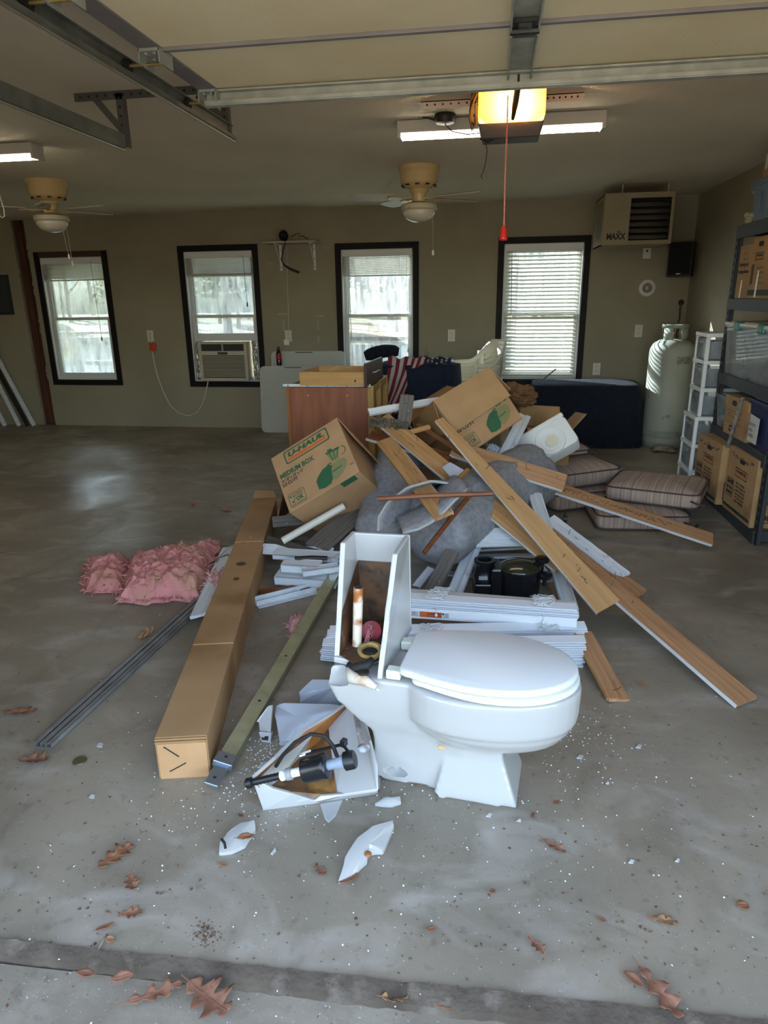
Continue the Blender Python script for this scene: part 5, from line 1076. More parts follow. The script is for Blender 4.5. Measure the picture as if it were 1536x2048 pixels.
# flat layer of odd strips behind the pump strainer
for k, (a, b, z, w_, m_, lab) in enumerate(((( 905,1112),(1130,1108),.05,.05,WHITEPAINT,'white strip lying flat behind pump strainer, topmost'), ((880,1128),(1120,1122),.03,.06,OAKBACK,'brown strip lying flat behind pump strainer'), ((890,1145),(1120,1160),.02,.05,WHITEPAINT,'white strip lying on floor behind pump strainer'), ((900,1100),(1060,1092),.09,.04,mat('greenish_strip','#c7cfc4',.5),'pale strip lying across the flat strips behind pump'))):
    board(lab, P(*a,z), P(*b,z), w_, .012, m_, (0,0,1), seed=50+k)
q = MB(); q.plate([P(1022,1135,.10),P(1078,1118,.16),P(1100,1148,.08),P(1062,1160,.06)], .008); tag(q.build('white_sheet_piece', WHITEPAINT), 'square white sheet piece behind the black pump strainer knobs', 'sheet')
q = MB(); q.plate([P(1055,1098,.07),P(1078,1092,.09),P(1085,1110,.05),P(1060,1108,.05)], .006); tag(q.build('green_plastic_piece', mat('bright_green_plastic','#4c8a2c',.5)), 'bright green plastic scrap behind pump strainer', 'scrap')
board('dark brown short offcut on floor right of the strainer', P(1128,1200,.02), P(1105,1165,.05), .05, .014, OAKBACK, (0,0,1), seed=58)
# -------- weathered boards on the left of the pile
board('grey weathered rail beneath the medium carton', P(545,1044,.16), P(705,1030,.20), .07, .03, WEATHER, (0,-.8,.5), name='weathered_board', seed=61)
board('wide grey weathered plank slanting up towards carpet', P(632,1092,.14), Q(722,1012,3.95), .16, .018, WEATHER, (-.1,-.35,1), name='weathered_board', seed=62, cut=-.1)
board('dark narrow board lying over white V shaped trim', P(533,1076,.16), P(676,1118,.10), .05, .025, DARKWOOD, (0,-.4,.9), name='weathered_board', seed=63)
q = MB(); q.plate([P(580,1084,.12),P(606,1068,.14),P(690,1098,.10),P(690,1125,.07),P(640,1102,.10)], .02); tag(q.build('weathered_board', DARKWOOD), 'dark triangular plank piece beside the broken tank', 'board')
o = MB().tube([P(565,1082,.16), P(688,1012,.33)], .022, 12).build('plastic_tube', mat('cream_tube','#c9c4b4',.4), smooth=40); tag(o, 'round cream plastic tube slanting over weathered boards', 'tube')
q = MB(); q.M = frame(P(492,1078,.15), P(530,1100,.14)-P(492,1078,.15), (0,-.4,1)); q.box((0,-.03,-.008),(.16,.03,0)); q.M = frame(P(517,1094,.13), P(640,1102,.12)-P(517,1094,.13), (0,-.4,1)); q.box((0,-.05,-.008),(.44,.035,0))
tag(q.build('white_trim_corner', WHITEPAINT, bevel=.002), 'mitred white V shaped trim corner lying on the long carton', 'trim')
for k, (a, b, z, w_, h_, lab) in enumerate((((556,1142),(676,1150),.03,.13,.05,'lowest white hollow trim in the stack left of the toilet tank'), ((566,1122),(640,1127),.09,.08,.05,'short white trim block on the stack left of tank'), ((604,1138),(676,1128),.09,.05,.04,'white trim strip in front of the short block, left of tank'), ((550,1102),(680,1110),.10,.09,.03,'white flat trim at the top of stack left of tank'))):
    A, B = P(*a,z+h_), P(*b,z+h_); M = frame(A, B-A, (0,-.1,1)); L_ = (B-A).length; q = MB(M); q.box((0,-w_/2,-h_),(L_,w_/2,-h_+.006)).box((0,-w_/2,-h_),(L_,-w_/2+.006,0)).box((0,w_/2-.006,-h_),(L_,w_/2,0)).box((0,-w_/2,-.006),(L_,w_/2-.02,0))
    tag(q.build('white_trim_profile', WHITEPAINT), lab, 'trim')
stick('dark dowel lying on white trim stack left of tank', P(590,1117,.145), P(655,1116,.145), .012, BLACK)
board('reddish narrow strip lying below the white trim stack', P(518,1184,.02), P(662,1166,.03), .05, .018, REDWOOD, (0,-.2,1), name='red_strip', seed=71)
board('reddish strip lying close under the white trim stack', P(570,1152,.02), P(665,1160,.02), .04, .012, REDWOOD, (0,-.2,1), name='red_strip', seed=72)
q = MB(); A, B = P(513,1206,.02), P(650,1172,.02); q.M = frame(A, B-A, (0,0,1)); L_ = (B-A).length; q.box((0,-.035,-.018),(L_,.035,-.014)).box((0,.03,-.018),(L_,.036,.022)).box((0,-.004,-.018),(L_,.0,.01)); tag(q.build('white_angle_trim', WHITEPAINT), 'white angle trim lying on floor beside the zinc strut', 'trim')
for k, (x, y, s_) in enumerate(((600,1170,.03),(640,1180,.02))):
    q = MB(); p = P(x,y,.03); q.plate([p+V((-s_,0,0)),p+V((s_,-.01,0)),p+V((s_,.02,0)),p+V((-s_,.025,0))], .006); tag(q.build('wood_chip', TANWOOD), ('flat wood chip on the reddish strip' if k == 0 else 'smaller wood chip near the white angle trim'), 'chip')
q = MB(); q.plate([P(560,1040,.03),P(590,1015,.05),P(600,960,.40),P(575,960,.38)], .02); tag(q.build('dark_red_panel', mat('dark_red_panel_wood','#4a2018',.5)), 'dark red panel edge behind the medium carton', 'panel')
# -------- medium carton, upper open carton, right open carton
def scaled(Rm, t, s): 
    c = V((0,0,CH)); t = c+(V(t)-c)*s; return Matrix(((*Rm[0],t.x),(*Rm[1],t.y),(*Rm[2],t.z),(0,0,0,1)))
s = 1.05; Mm = scaled(((.852,.285,-.439),(.089,.747,.658),(.516,-.6,.611)), (-1.082,3.467,.369), s); w_, d_, h_ = .46*s, .46*s, .40*s
mc = thing('medium_moving_carton', 'tilted closed brown carton printed MEDIUM BOX, left side of the pile', 'box', M=Mm)
MB().box((0,0,0),(w_,d_,h_)).build('carton_body', CARD, parent=mc, bevel=.004)
Mf = FM((0,-.0015,0),(1,0,0),(0,0,1)); g, o, b, g2 = MB(), MB(), MB(), MB()
mover_logo(g, o, Mf @ Tr(w_*.177,h_*.737,0), w_*.645)
g.text('MEDIUM BOX', w_*.04, h_*.565, h_*.125, M=Mf, bold=.045, fit=(w_*.50,h_*.085)); b.text('18 1/8" x 18" x 16"', w_*.04, h_*.495, h_*.066, M=Mf, bold=.02, fit=(w_*.32,h_*.05)).text('3.0 CU FT', w_*.035, h_*.42, h_*.085, M=Mf, bold=.03, fit=(w_*.22,h_*.06))
ok_mark(g, Mf @ Tr(w_*.048,h_*.045,0), w_*.235); mixer_print(g, g2, Mf @ Tr(w_*.45,h_*.05,0), w_*.48)
for k in range(7): b.text('lllllllll', w_*.93, h_*.16, .012, M=Mf) if k == 0 else None
g.build('green_print', GREEN, parent=mc); g2.build('pale_green_print', GREEN2, parent=mc); o.build('orange_stripe', ORANGE, parent=mc); b.build('black_lettering', BLACKP, parent=mc)
q = MB(); q.add([(w_+.001,.0,h_),(w_+.001,d_*.98,h_),(w_+.05,d_*.95,h_*.52),(w_+.05,.02,h_*.52)], [(0,1,2,3)]); q.build('side_flap', CARD, parent=mc, solid=.004)
q = MB(); Mu = FM((w_*.72,d_*.12,-.0015),(1,0,0),(0,-1,0)); flat(q, Mu, [(0,0),(w_*.2,0),(w_*.2,.05),(0,.05)]); q.build('underside_print', GREEN, parent=mc)
s = 1.0; Mu = scaled(((.729,-.384,-.567),(.554,.818,.157),(.403,-.429,.808)), (-.132,4.203,.554), s); w_, d_, h_ = .46, .46, .40
uc = thing('open_moving_carton', 'open brown carton tipped on top of the pile, flap folded down', 'box', M=Mu); th_ = .005
q = MB(); q.box((0,0,0),(w_,th_,h_)).box((0,d_-th_,0),(w_,d_,h_)).box((0,th_,0),(th_,d_-th_,h_)).box((w_-th_,th_,0),(w_,d_-th_,h_)).box((0,0,0),(w_,d_,th_)); q.build('carton_body', CARD, parent=uc)
q = MB(); q.add([(0,-.002,h_),(w_,-.002,h_),(w_,-.028,h_*.42),(0,-.022,h_*.40)], [(0,1,2,3)]); q.build('front_flap', CARD2, parent=uc, solid=.005)
q = MB(); q.add([(0,d_,h_),(w_,d_,h_),(w_,d_+.17,h_+.10),(0,d_+.17,h_+.10)], [(0,1,2,3)]); q.build('back_flap', CARDIN, parent=uc, solid=.005)
q = MB(); q.add([(0,0,h_),(0,d_,h_),(-.06,d_,h_-.21),(-.06,0,h_-.21)], [(0,1,2,3)]); q.build('left_flap', CARDIN, parent=uc, solid=.005)
q = MB(); q.add([(w_,0.01,h_),(w_,d_,h_),(w_+.05,d_,h_-.20),(w_+.05,.01,h_-.20)], [(0,1,2,3)]); q.build('right_flap', CARD, parent=uc, solid=.005)
g, g2, b = MB(), MB(), MB(); ok_mark(g, Mf @ Tr(w_*.045,h_*.05,0), w_*.22); mixer_print(g, g2, Mf @ Tr(w_*.46,h_*.06,0), w_*.48); b.text('3.0 CU FT', w_*.03, h_*.36, h_*.085, M=Mf, bold=.03)
g.build('green_print', GREEN, parent=uc); g2.build('pale_green_print', GREEN2, parent=uc); b.build('black_lettering', BLACKP, parent=uc)
Mo = Tr(.25,4.92,.31) @ Rz(10) @ Rx(-6) @ Ry(4); w_, d_, h_ = .32, .30, .28
oc = thing('open_carton', 'smaller open carton with raised flaps behind the white housing', 'box', M=Mo)
q = MB(); q.box((0,0,0),(w_,th_,h_)).box((0,d_-th_,0),(w_,d_,h_)).box((0,th_,0),(th_,d_-th_,h_)).box((w_-th_,th_,0),(w_,d_-th_,h_)).box((0,0,0),(w_,d_,th_)); q.build('carton_body', CARDIN, parent=oc)
for nm, pts in (('back_flap', [(0,d_,h_),(w_,d_,h_),(w_,d_+.08,h_+.15),(.02,d_+.08,h_+.15)]), ('left_flap', [(0,0,h_),(0,d_,h_),(-.15,d_-.03,h_+.05),(-.15,.02,h_+.05)]), ('right_flap', [(w_,0,h_),(w_,d_,h_),(w_+.10,d_-.02,h_+.12),(w_+.10,.02,h_+.12)]), ('front_flap', [(0,0,h_),(w_,0,h_),(w_,-.05,h_-.16),(0,-.05,h_-.16)])):
    q = MB(); q.add(pts, [(0,1,2,3)]); q.build(nm, CARD2 if nm != 'front_flap' else CARD, parent=oc, solid=.005)
# support carton under the open ones (seen in slivers)
carton('moving_carton', 'brown carton mostly buried under the open one at back of pile', Tr(-.10,4.95,0) @ Rz(8), .42, .36, .34, tape=False)
# crumpled packing paper
def crumple(lab, c, r, m, seed, name='packing_paper', cat='paper', sq=(1,1,1)):
    bm = bmesh.new(); bmesh.ops.create_icosphere(bm, subdivisions=4, radius=1)
    for v in bm.verts:
        p = v.co.copy(); k = 1+.45*abs(noise.noise(p*1.7+V((seed,0,0))))-.3*abs(noise.noise(p*4+V((0,seed,0))))+.1*noise.noise(p*9)
        v.co = V((p.x*sq[0],p.y*sq[1],p.z*sq[2]))*r*k
    me = bpy.data.meshes.new(name); bm.to_mesh(me); bm.free(); me.materials.append(m); o = bpy.data.objects.new(name, me); COL.objects.link(o); o.location = c; WM[o.name] = Tr(*c); return tag(o, lab, cat)
KRAFT = mat('kraft_paper','#7d5c3c',.8,col2='#694a2e',scale=5)
crumple('wad of brown crumpled packing paper behind the tipped carton', Q(1045,792,5.2), .085, KRAFT, 3, sq=(1.2,1,.9)); crumple('smaller wad of brown packing paper near the slatted blind', Q(1024,780,5.2), .06, KRAFT, 8)
crumple('white crumpled foam wrap tucked beside the tipped carton', Q(985,905,4.45), .045, mat('white_foam_wrap','#aeb0b6',.6), 5, name='foam_wrap', cat='wrap', sq=(1,1,1.2))
# white plastic housing with round recess
Mw = FM(Q(1062,935,4.62), Q(1150,885,4.66)-Q(1062,935,4.62), V((-.05,.55,.8)))
wh = thing('white_plastic_housing', 'white plastic housing with round recess leaning on open carton', 'housing', M=Mw)
HW, HH, HD = .37, .22, .14
q = MB(); q.loft([[V((x*(1-k),0,0))+V((HW/2*k,0,0))+V((0,y*(1-k)+HH/2*k,0))+V((0,0,z)) for x, y in rrect(HW,HH,.03)] for k, z in ((0,-HD),(0,-.01),(.03,0))]); q.build('housing_body', WHITEP, parent=wh, smooth=40)
MB(Tr(HW*.55,HH*.45,0)).lathe([(.105,-.002),(.10,.012),(.085,.012),(.07,.004),(.05,.003),(.05,.001)], 36, cap=False).build('round_recess', WHITEP, parent=wh, smooth=40)
MB(Tr(HW*.57,HH*.42,.001)).lathe([(.046,0),(.044,.008),(.003,.010)], 28).build('lamp_disc', mat('cream_disc','#d6d3b9',.4), parent=wh, smooth=40)
MB().box((0,HH-.004,-HD),(HW,HH+.03,-.0)).build('top_lip', WHITEP, parent=wh, bevel=.01, seg=3)
# -------- grey carpet rolls
FELT = mat('grey_carpet_backing', '#918f90', .95, col2='#7d7c7f', scale=35, bump=.5, bscale=120); FELTE = mat('carpet_edge','#a5a29c',.9)
def roll(lab, a, b, r, turns, th, start, name='carpet_roll', flap=None):
    a = V(a); b = V(b); M = frame(a, b-a, (0,0,1)); L_ = (b-a).length; q = MB(); n = 44; NX = 40; rings = []
    for k in range(NX+1):
        x = L_*k/NX; e0 = min(1, x/(r*.45)); e1 = min(1, (L_-x)/(r*.28)); f = (.35+.65*math.sin(e0*math.pi/2)**.5)*(.45+.55*math.sin(e1*math.pi/2)**.5); ring = []
        for i in range(n):
            t = i/n; an = R(start)+2*math.pi*t; d = V((0, math.cos(an)*1.04, math.sin(an)*.96)); rr = r*.95*f*(1+.13*t)+.010*noise.noise(V((x*5, d.y*3, d.z*3+r)))+.006*noise.noise(V((x*14, d.y*8, d.z*8)))
            ring.append(d*rr+V((x+.02*noise.noise(d*3+V((r*9,0,0)))*(1-f), 0, -.03*r*math.sin(math.pi*x/L_))))
        rings.append(ring)
    q.loft(rings); o = q.build(name, FELT, M=M, smooth=40); tag(o, lab, 'carpet'); return o
roll('big roll of grey carpet lying through the middle of the pile', Q(850,1072,3.46), Q(1068,948,4.50), .215, 3, .017, 120)
roll('second grey carpet roll leaning up at the left of pile', Q(757,1078,3.70), Q(806,905,4.38), .15, 3, .016, 160)
q = MB(); 
fl_pts = [(905,968),(862,962),(815,975),(775,1005),(757,1035),(756,1062)]
for i in range(1): pass
vs = []; 
for i, (x, y) in enumerate(fl_pts):
    yy = 3.50-.06*i; p = Q(x, y, yy); vs.append(p)
def flp(u, v):
    f = u*(len(vs)-1); i = min(int(f), len(vs)-2); p = vs[i].lerp(vs[i+1], f-i); return p+V((.18*v, .42*v, -.10*v*(1-u)-.02*v))
q.grid(flp, 24, 10); o = tag(q.build('carpet_flap', FELT, smooth=True, solid=.014), 'loose curling flap of grey carpet between the two rolls', 'carpet'); MB().tube([flp(i/24, 0) for i in range(25)], .0075, 6).build('cut_edge', FELTE, parent=o, world=True, smooth=True)
q = MB(); vs2 = [Q(x,y,yy) for x, y, yy in ((806,1066,3.18),(838,1058,3.18),(862,1045,3.2),(882,1030,3.23),(908,1002,3.28),(935,978,3.35))]
def flp2(u, v):
    f = u*(len(vs2)-1); i = min(int(f), len(vs2)-2); p = vs2[i].lerp(vs2[i+1], f-i); return p+V((-.1*v, .30*v, -.12*v*v+.10*v))
q.grid(flp2, 20, 8); o = tag(q.build('carpet_flap', FELT, smooth=True, solid=.014), 'inner curled flap of grey carpet nearest the toilet tank', 'carpet'); MB().tube([flp2(i/20, 0) for i in range(21)], .0075, 6).build('cut_edge', FELTE, parent=o, world=True, smooth=True)
q = MB(); q.plate([Q(884,935,3.86),Q(900,925,3.9),Q(935,945,3.86),Q(928,985,3.74),Q(905,960,3.8)], .004); tag(q.build('white_paper_sheet', mat('creased_white_paper','#b4b7bb',.7,col2='#9ea3a8',scale=14)), 'creased white paper sheet lying on the carpet roll', 'paper')
# -------- striped cushions
def stripe_cloth():
    m = bpy.data.materials.new('striped_cushion_cloth'); m.use_nodes = True; n = m.node_tree; b = n.nodes['Principled BSDF']; b.inputs['Roughness'].default_value = .9
    tc = n.nodes.new('ShaderNodeTexCoord'); mp = n.nodes.new('ShaderNodeMapping'); mp.inputs['Scale'].default_value = (1,0,0); n.links.new(tc.outputs['Object'], mp.inputs[0])
    t = n.nodes.new('ShaderNodeTexNoise'); t.inputs['Scale'].default_value = 60; t.inputs['Detail'].default_value = 4; n.links.new(mp.outputs[0], t.inputs['Vector'])
    cr = n.nodes.new('ShaderNodeValToRGB'); e = cr.color_ramp.elements; e[0].position = .32; e[0].color = C('#7a6463'); e[1].position = .68; e[1].color = C('#b7a489'); x = e.new(.5); x.color = C('#a28c7c')
    n.links.new(t.outputs[0], cr.inputs[0]); n.links.new(cr.outputs[0], b.inputs['Base Color']); return m
CUSH = stripe_cloth(); PIPE = mat('dark_piping','#4a3a3a',.8)
def cushion(lab, M, a, b, h, seed):
    t = thing('striped_cushion', lab, 'cushion', M=M, group=None); out = rrect(a, b, .06, 6); n = len(out)
    def ring(k, z): return [V((a/2+(p[0]-a/2)*k, b/2+(p[1]-b/2)*k, z+ (.012*noise.noise(V((p[0]*6,p[1]*6,seed))) if 0 < z < h*1.5 else 0))) for p in out]
    q = MB(); q.loft([ring(.3,.0),ring(.94,.0),ring(1,.015),ring(1.015,h*.5),ring(1,h-.012),ring(.95,h),ring(.75,h+.018),ring(.45,h+.03),ring(.15,h+.032)]); q.build('cushion_body', CUSH, parent=t, smooth=60, sub=1)
    for z in (.012, h-.008):
        r_ = ring(1.008, z); q = MB(); q.tube(r_, .0055, 6, closed=True); q.build('piping', PIPE, parent=t, smooth=True)
    for x in (.35,.65):
        for y in (.35,.65): MB(Tr(a*x,b*y,h+.028)).lathe([(.012,-.004),(.012,.001),(.003,.004)], 10).build('tuft_button', CUSH, parent=t)
    q = MB(); q.tube([(a-.05,-.002,h*.6),(a+.01,-.03,h*.5),(a+.03,-.02,h*.55),(a+.05,.01,h*.35),(a+.02,.02,h*.2)], .007, 6); q.build('cushion_tie', PIPE, parent=t, smooth=True)
    return t
def flatM(x, y, z, ang): return Tr(x, y, z) @ Rz(ang)
cushion('striped cushion on the floor, bottom of the right pair', flatM(.72,4.45,0,3), .60, .50, .11, 1)
cushion('striped cushion on top of the right pair', flatM(.79,4.70,.14,-22), .60, .50, .11, 2)
cushion('striped cushion at the bottom of the left pair by the carpet end', flatM(.48,4.80,.0,27), .58, .52, .13, 3)
cushion('striped cushion on top of the left pair by the carpet end', flatM(.46,4.79,.165,31) @ Rx(3), .60, .54, .12, 4)
cushion('striped cushion tilted over the left pair beneath white housing', flatM(.42,5.06,.33,33) @ Rx(6), .42, .40, .05, 5)
cst = MB(); p = P(1130,1040,.02); cst.lathe([(.004,-.012),(.024,-.012),(.024,.012),(.004,.012)], 16); cst.v = [Tr(p.x,p.y,.03) @ Ry(90) @ v for v in cst.v]; cst.tube([(p.x,p.y,.03),(p.x-.005,p.y,.09)], .005, 6); tag(cst.build('furniture_caster', DKSTEEL), 'small metal caster wheel on floor between boards and cushions', 'caster')
# ================================================================== foreground
# -------- pink insulation
PINK = mat('pink_glass_wool', '#d3928b', .95, col2='#c37d78', scale=7, bump=.9, bscale=30, spots=('#b89074', 5, .55, .72)); PINK2 = mat('pale_pink_wool', '#dcaeaa', .95, col2='#c0807e', scale=20)
def wool(lab, pts, h, seed, name='insulation_batt', n=60, m=PINK, fray=260):
    """pts: four floor corners; puffy displaced pad plus loose fibres round the edges"""
    c = [V(p) for p in pts]; bm = bmesh.new(); grid = {}
    t = thing(name, lab, 'insulation', sum(c, V())/4)
    def base(u, v): return (c[0]*(1-u)+c[1]*u)*(1-v)+(c[3]*(1-u)+c[2]*u)*v
    q = MB(); N = n
    def top(u, v):
        e = min(u,1-u,v,1-v); k = math.sin(min(1, e/(.30 if n < 60 else .16))*math.pi/2)**.75; p = base(u, v); nn = V((p.x*9+seed, p.y*9, seed))
        z = h*k*(.72+.38*noise.noise(nn*.45)+.28*abs(noise.noise(nn*1.1))+.16*noise.noise(nn*2.6)+.08*noise.noise(nn*6)); o_ = V((noise.noise(nn*1.3+V((5,0,0))), noise.noise(nn*1.3+V((0,7,0))), 0))*.03*(1.3-k)
        return V((p.x,p.y,max(p.z+z,.004)))+o_
    q.grid(top, N, N); q.build('wool_pad', m, parent=t, world=True, smooth=True)
    q = MB(); rnd = random.Random(seed)
    for k in range(fray):
        s_ = rnd.random(); side = rnd.randrange(4); u, v = ((s_,.015),(s_,.985),(.015,s_),(.985,s_))[side] if rnd.random() < .75 else (rnd.random(), rnd.random())
        p = top(u, v); out = (p-base(.5,.5)); out.z = 0; out.normalize(); L_ = rnd.uniform(.015,.05)
        d = out*L_*rnd.uniform(.3,1)+V((rnd.uniform(-.5,.5),rnd.uniform(-.5,.5),rnd.uniform(-.3,.5)))*L_
        q.tube([p-d*.2+V((0,0,-.004)), p+d*.5, p+d], [.006,.004,.001], 4)
    q.build('loose_fibres', m, parent=t, world=True, kind='stuff', smooth=True); return t
wool('large torn pink insulation batt on floor left of the long carton', [P(238,1212), P(405,1205), P(438,1090), P(262,1128)], .13, 3, n=90, fray=420)
wool('small clump of pink insulation at the left of the large batt', [P(172,1186), P(248,1190), P(255,1122), P(168,1130)], .10, 7, n=50, fray=200)
wool('pink insulation tuft caught against the long carton', [P(408,1195,.0), P(440,1195,.05), P(446,1150,.05), P(415,1150,.05)], .06, 11, n=20, fray=120, m=PINK2, name='insulation_tuft')
wool('small pink insulation tuft lying beside the zinc strut', [P(577,1272), P(600,1268), P(604,1238), P(583,1240)], .035, 13, n=16, fray=70, m=PINK2, name='insulation_tuft')
# -------- metal rails, white baseboard piece, drain cap
q = MB(); A, B = P(84,1484,.024), P(452,1152,.03); q.M = frame(A, B-A, (0,0,1)); L_ = (B-A).length
for y0, y1, z0, z1 in ((-.036,.036,-.024,-.021),(-.036,-.033,-.024,-.002),(.033,.036,-.024,-.002),(-.036,-.02,-.005,-.002),(.016,.036,-.005,-.002),(-.010,-.007,-.024,-.006),(.007,.010,-.024,-.006),(-.010,.010,-.008,-.005)): q.box((0,y0,z0),(L_,y1,z1))
rl_ = tag(q.build('metal_channel', mat('dull_grey_channel','#8d8c88',.5,metal=.3,col2='#73726f',scale=9)), 'long dull grey metal channel running to the far left floor', 'rail')
for x in (.35,1.2): MB().box((x,.018,-.0021),(x+.03,.028,-.0012)).build('slot', BLACKP, parent=rl_)
q = MB(); A, B = P(430,1552,.045), P(672,1142,.075); Ms = frame(A, B-A, (.25,-.1,1)); L_ = (B-A).length; ZINC = mat('yellow_zinc','#b0af8c',.35,metal=.45,col2='#9b9b7c',scale=12)
st_ = thing('zinc_strut', 'yellowish zinc plated steel strut lying from floor up to tank', 'strut', M=Ms)
MB().box((.10,-.028,-.003),(L_,.028,0)).box((.10,-.028,-.042),(L_,-.025,0)).box((.10,.025,-.042),(L_,.028,0)).build('strut_channel', ZINC, parent=st_, bevel=.002)
MB().box((-.03,-.024,-.018),(.16,.024,-.006)).box((.06,-.034,-.022),(.11,.034,.004)).build('end_bracket', mat('bluish_zinc','#8e9aa6',.3,metal=.8), parent=st_, bevel=.003)
for x in (.0,.09,.42,.75): MB(Tr(x,0,.0005 if x > .15 else (-.0055 if x < .05 else .0045))).lathe([(.006,0),(.005,.0008)], 10).build('bolt_hole', BLACKP, parent=st_)
A, B = P(402,1228,.075), P(462,1092,.10); bb = mould('short white baseboard piece resting on the grey channel', A, B, .115, .014, (-.25,-.1,1), 5, name='baseboard_piece')
q = MB(); q.tube([(.64,.05,.0),(.66,.03,.02),(.67,-.02,.02),(.66,-.05,.0)], .004, 5); q.build('wire_clip', NAILM, parent=bb)
cord('loose_wire', 'thin dark wire curling between baseboard piece and long carton', 'wire', [P(440,1112,.10),P(455,1098,.13),P(475,1088,.15),P(490,1086,.16)], .0018, NAILM)
tag(MB(Tr(*P(160,1523,0))).lathe([(.022,.001),(.024,.003),(.022,.006),(.003,.0065)], 28).build('metal_disc', mat('greenish_metal','#5d6048',.45,metal=.6)), 'small round greenish metal disc on the left floor', 'disc')
tag(MB().box(tuple(P(383,1012,0)),tuple(P(383,1012,0)+V((.018,.015,.015)))).build('red_cap', mat('red_plastic','#a3282a',.4), bevel=.003), 'tiny red cap on floor beyond the insulation', 'cap')
# -------- long carton
A, B = (P(322,1552,0)+P(419,1557,0))/2, V((-1.565,4.45,0)); Ml = frame(A, B-A, (0,0,1)); L_ = (B-A).length; lw, lh = .168, .155
lc = thing('long_carton', 'very long narrow brown carton lying on floor pointing into garage', 'box', M=Ml)
cuts = [0, .62, 1.0, 1.85, 2.35, L_]; CARDL = mat('long_carton_card','#a8835a',.8,col2='#9a7750',scale=4,spots=('#846139',3,.55,.75))
for k in range(5):
    q = MB(); a, b = cuts[k], cuts[k+1]; dz = (.0,.003,0,.002,-.004)[k]; q.box((a+.001,-lw/2,0),(b-.001,lw/2,lh+dz)); q.build('carton_segment', CARDL, parent=lc, bevel=.004)
q = MB(); q.box((-.004,-lw/2+.004,.0),(0,lw/2-.006,lh-.022)); q.build('end_flap', mat('end_flap_card','#b38a62',.8,col2='#a67e56',scale=7), parent=lc, bevel=.002)
q = MB(); q.box((-.006,-lw/2+.002,lh-.020),(.0,lw/2-.002,lh-.012)).box((-.006,-lw/2+.002,lh-.008),(.0,lw/2-.002,lh-.001)); q.build('torn_flap_edge', CARDIN, parent=lc, bevel=.001)
for a, b in (((-.006,.055,.125),(-.006,.01,.085)),((-.006,.045,.03),(-.006,-.01,.06))): MB().bar(a, b, .003, .002, (1,0,0)).build('slit', BLACKP, parent=lc)
q = MB(); M_ = FM((1.30,.03,lh+.0035),(0,-1,0),(1,0,0)); q.lathe([(.02,0),(.026,.0004)], 20, (1.50,.0,lh+.003)); flat(q, M_ @ Tr(.02,-.02,0), [(0,0),(.025,0),(.025,.03),(0,.03)]); q.build('small_print', mat('faded_brown_print','#5e452b',.8), parent=lc)
q = MB(); q.add([(L_,-lw/2,lh),(L_,lw/2,lh),(L_+.03,lw/2-.02,lh+.05),(L_+.03,-lw/2+.02,lh+.04)], [(0,1,2,3)]); q.build('far_end_flap', CARDIN, parent=lc, solid=.004)
# -------- bundles of window-blind slats
BW = mat('white_blind_vinyl','#dfe3e8',.4); BSH = mat('white_cord_tangle','#d9dbd9',.6)
def bundle(lab, A, B, n, w_, t, up, fan, seed, rail=True, sticker=False, name='blind_bundle'):
    A = V(A); B = V(B); M = frame(A, B-A, up); L_ = (B-A).length; o = thing(name, lab, 'blind', M=M); rnd = random.Random(seed); base = None; z = 0.0
    if rail:
        MB().box((0,-w_/2,0),(L_,w_/2,.05)).build('headrail', BW, parent=o, bevel=.003); z = .051
    for k in range(n):
        u = k/max(1,n-1); q = MB(); dy = rnd.uniform(-.006,.006); dx = rnd.uniform(-.008,.008); ang = fan*u
        q.M = Tr(0,0,z) @ Matrix.Rotation(ang*.0, 4, 'Z')
        q.loft([[V((x+dx,-w_/2+dy,lift)),V((x+dx,-w_/6+dy,lift+.002)),V((x+dx,w_/6+dy,lift+.002)),V((x+dx,w_/2+dy,lift)),V((x+dx,w_/2+dy,lift+t*.42)),V((x+dx,-w_/2+dy,lift+t*.42))] for x, lift in ((0,0),(L_*.5,fan*u*.02),(L_,fan*u*.045))]); q.build('slat', BW, parent=o); z += t
    if sticker:
        q = MB(); q.box((L_*.325,-w_/2-.001,.012),(L_*.425,-w_/2,.040)); s_ = q.build('warning_sticker', ORANGE, parent=o); M_ = FM((L_*.42,-w_/2-.002,.034),(-1,0,0),(0,0,-1)); q = MB(); q.text('WARNING', 0, -.002, .013, M=M_, bold=.02).text('STRANGULATION', 0, .012, .008, M=M_, bold=.01); flat(q, M_ @ Tr(-.004,-.004,0), [(-.012,0),(0,0),(-.006,.012)]); q.build('sticker_lettering', BLACKP, parent=s_)
        q = MB(); q.box((L_*.265,-w_/2-.001,.014),(L_*.32,-w_/2,.038)).box((L_*.43,-w_/2-.001,.014),(L_*.455,-w_/2,.038)); q.build('paper_sticker', mat('pale_sticker','#b9bcc0',.5,col2='#8f9296',scale=90), parent=o)
    for fx in (.40,.86):
        q = MB(); zz = z+.004
        for k in range(5):
            pts = [V((L_*fx+.05*math.cos(a*2+k)*(1-.1*k)+rnd.uniform(-.012,.012), -w_*.2+.028*math.sin(a*3+k), zz+.008+.008*math.sin(a*5+k))) for a in [i*.35 for i in range(14)]]; q.tube(pts, .0014, 4)
        q.tube([V((L_*fx,-w_/2-.002,z*.9)),V((L_*fx,-w_/2-.003,z*.4)),V((L_*fx,-w_/2-.003,.02))], .0013, 4); q.lathe([(.006,-.006),(.007,.0),(.004,.006)], 8, (L_*fx,-w_/2-.006,.03)); q.build('tangled_cord', BSH, parent=o, kind='stuff')
    return o
bundle('bundle of white blind slats, bottom one, fanned at right end', P(648,1322,.0)+V((.0,.03,.0)), P(1165,1338,.0)+V((0,.03,.0)), 12, .05, .008, (0,-.15,1), 1.0, 3, rail=False)
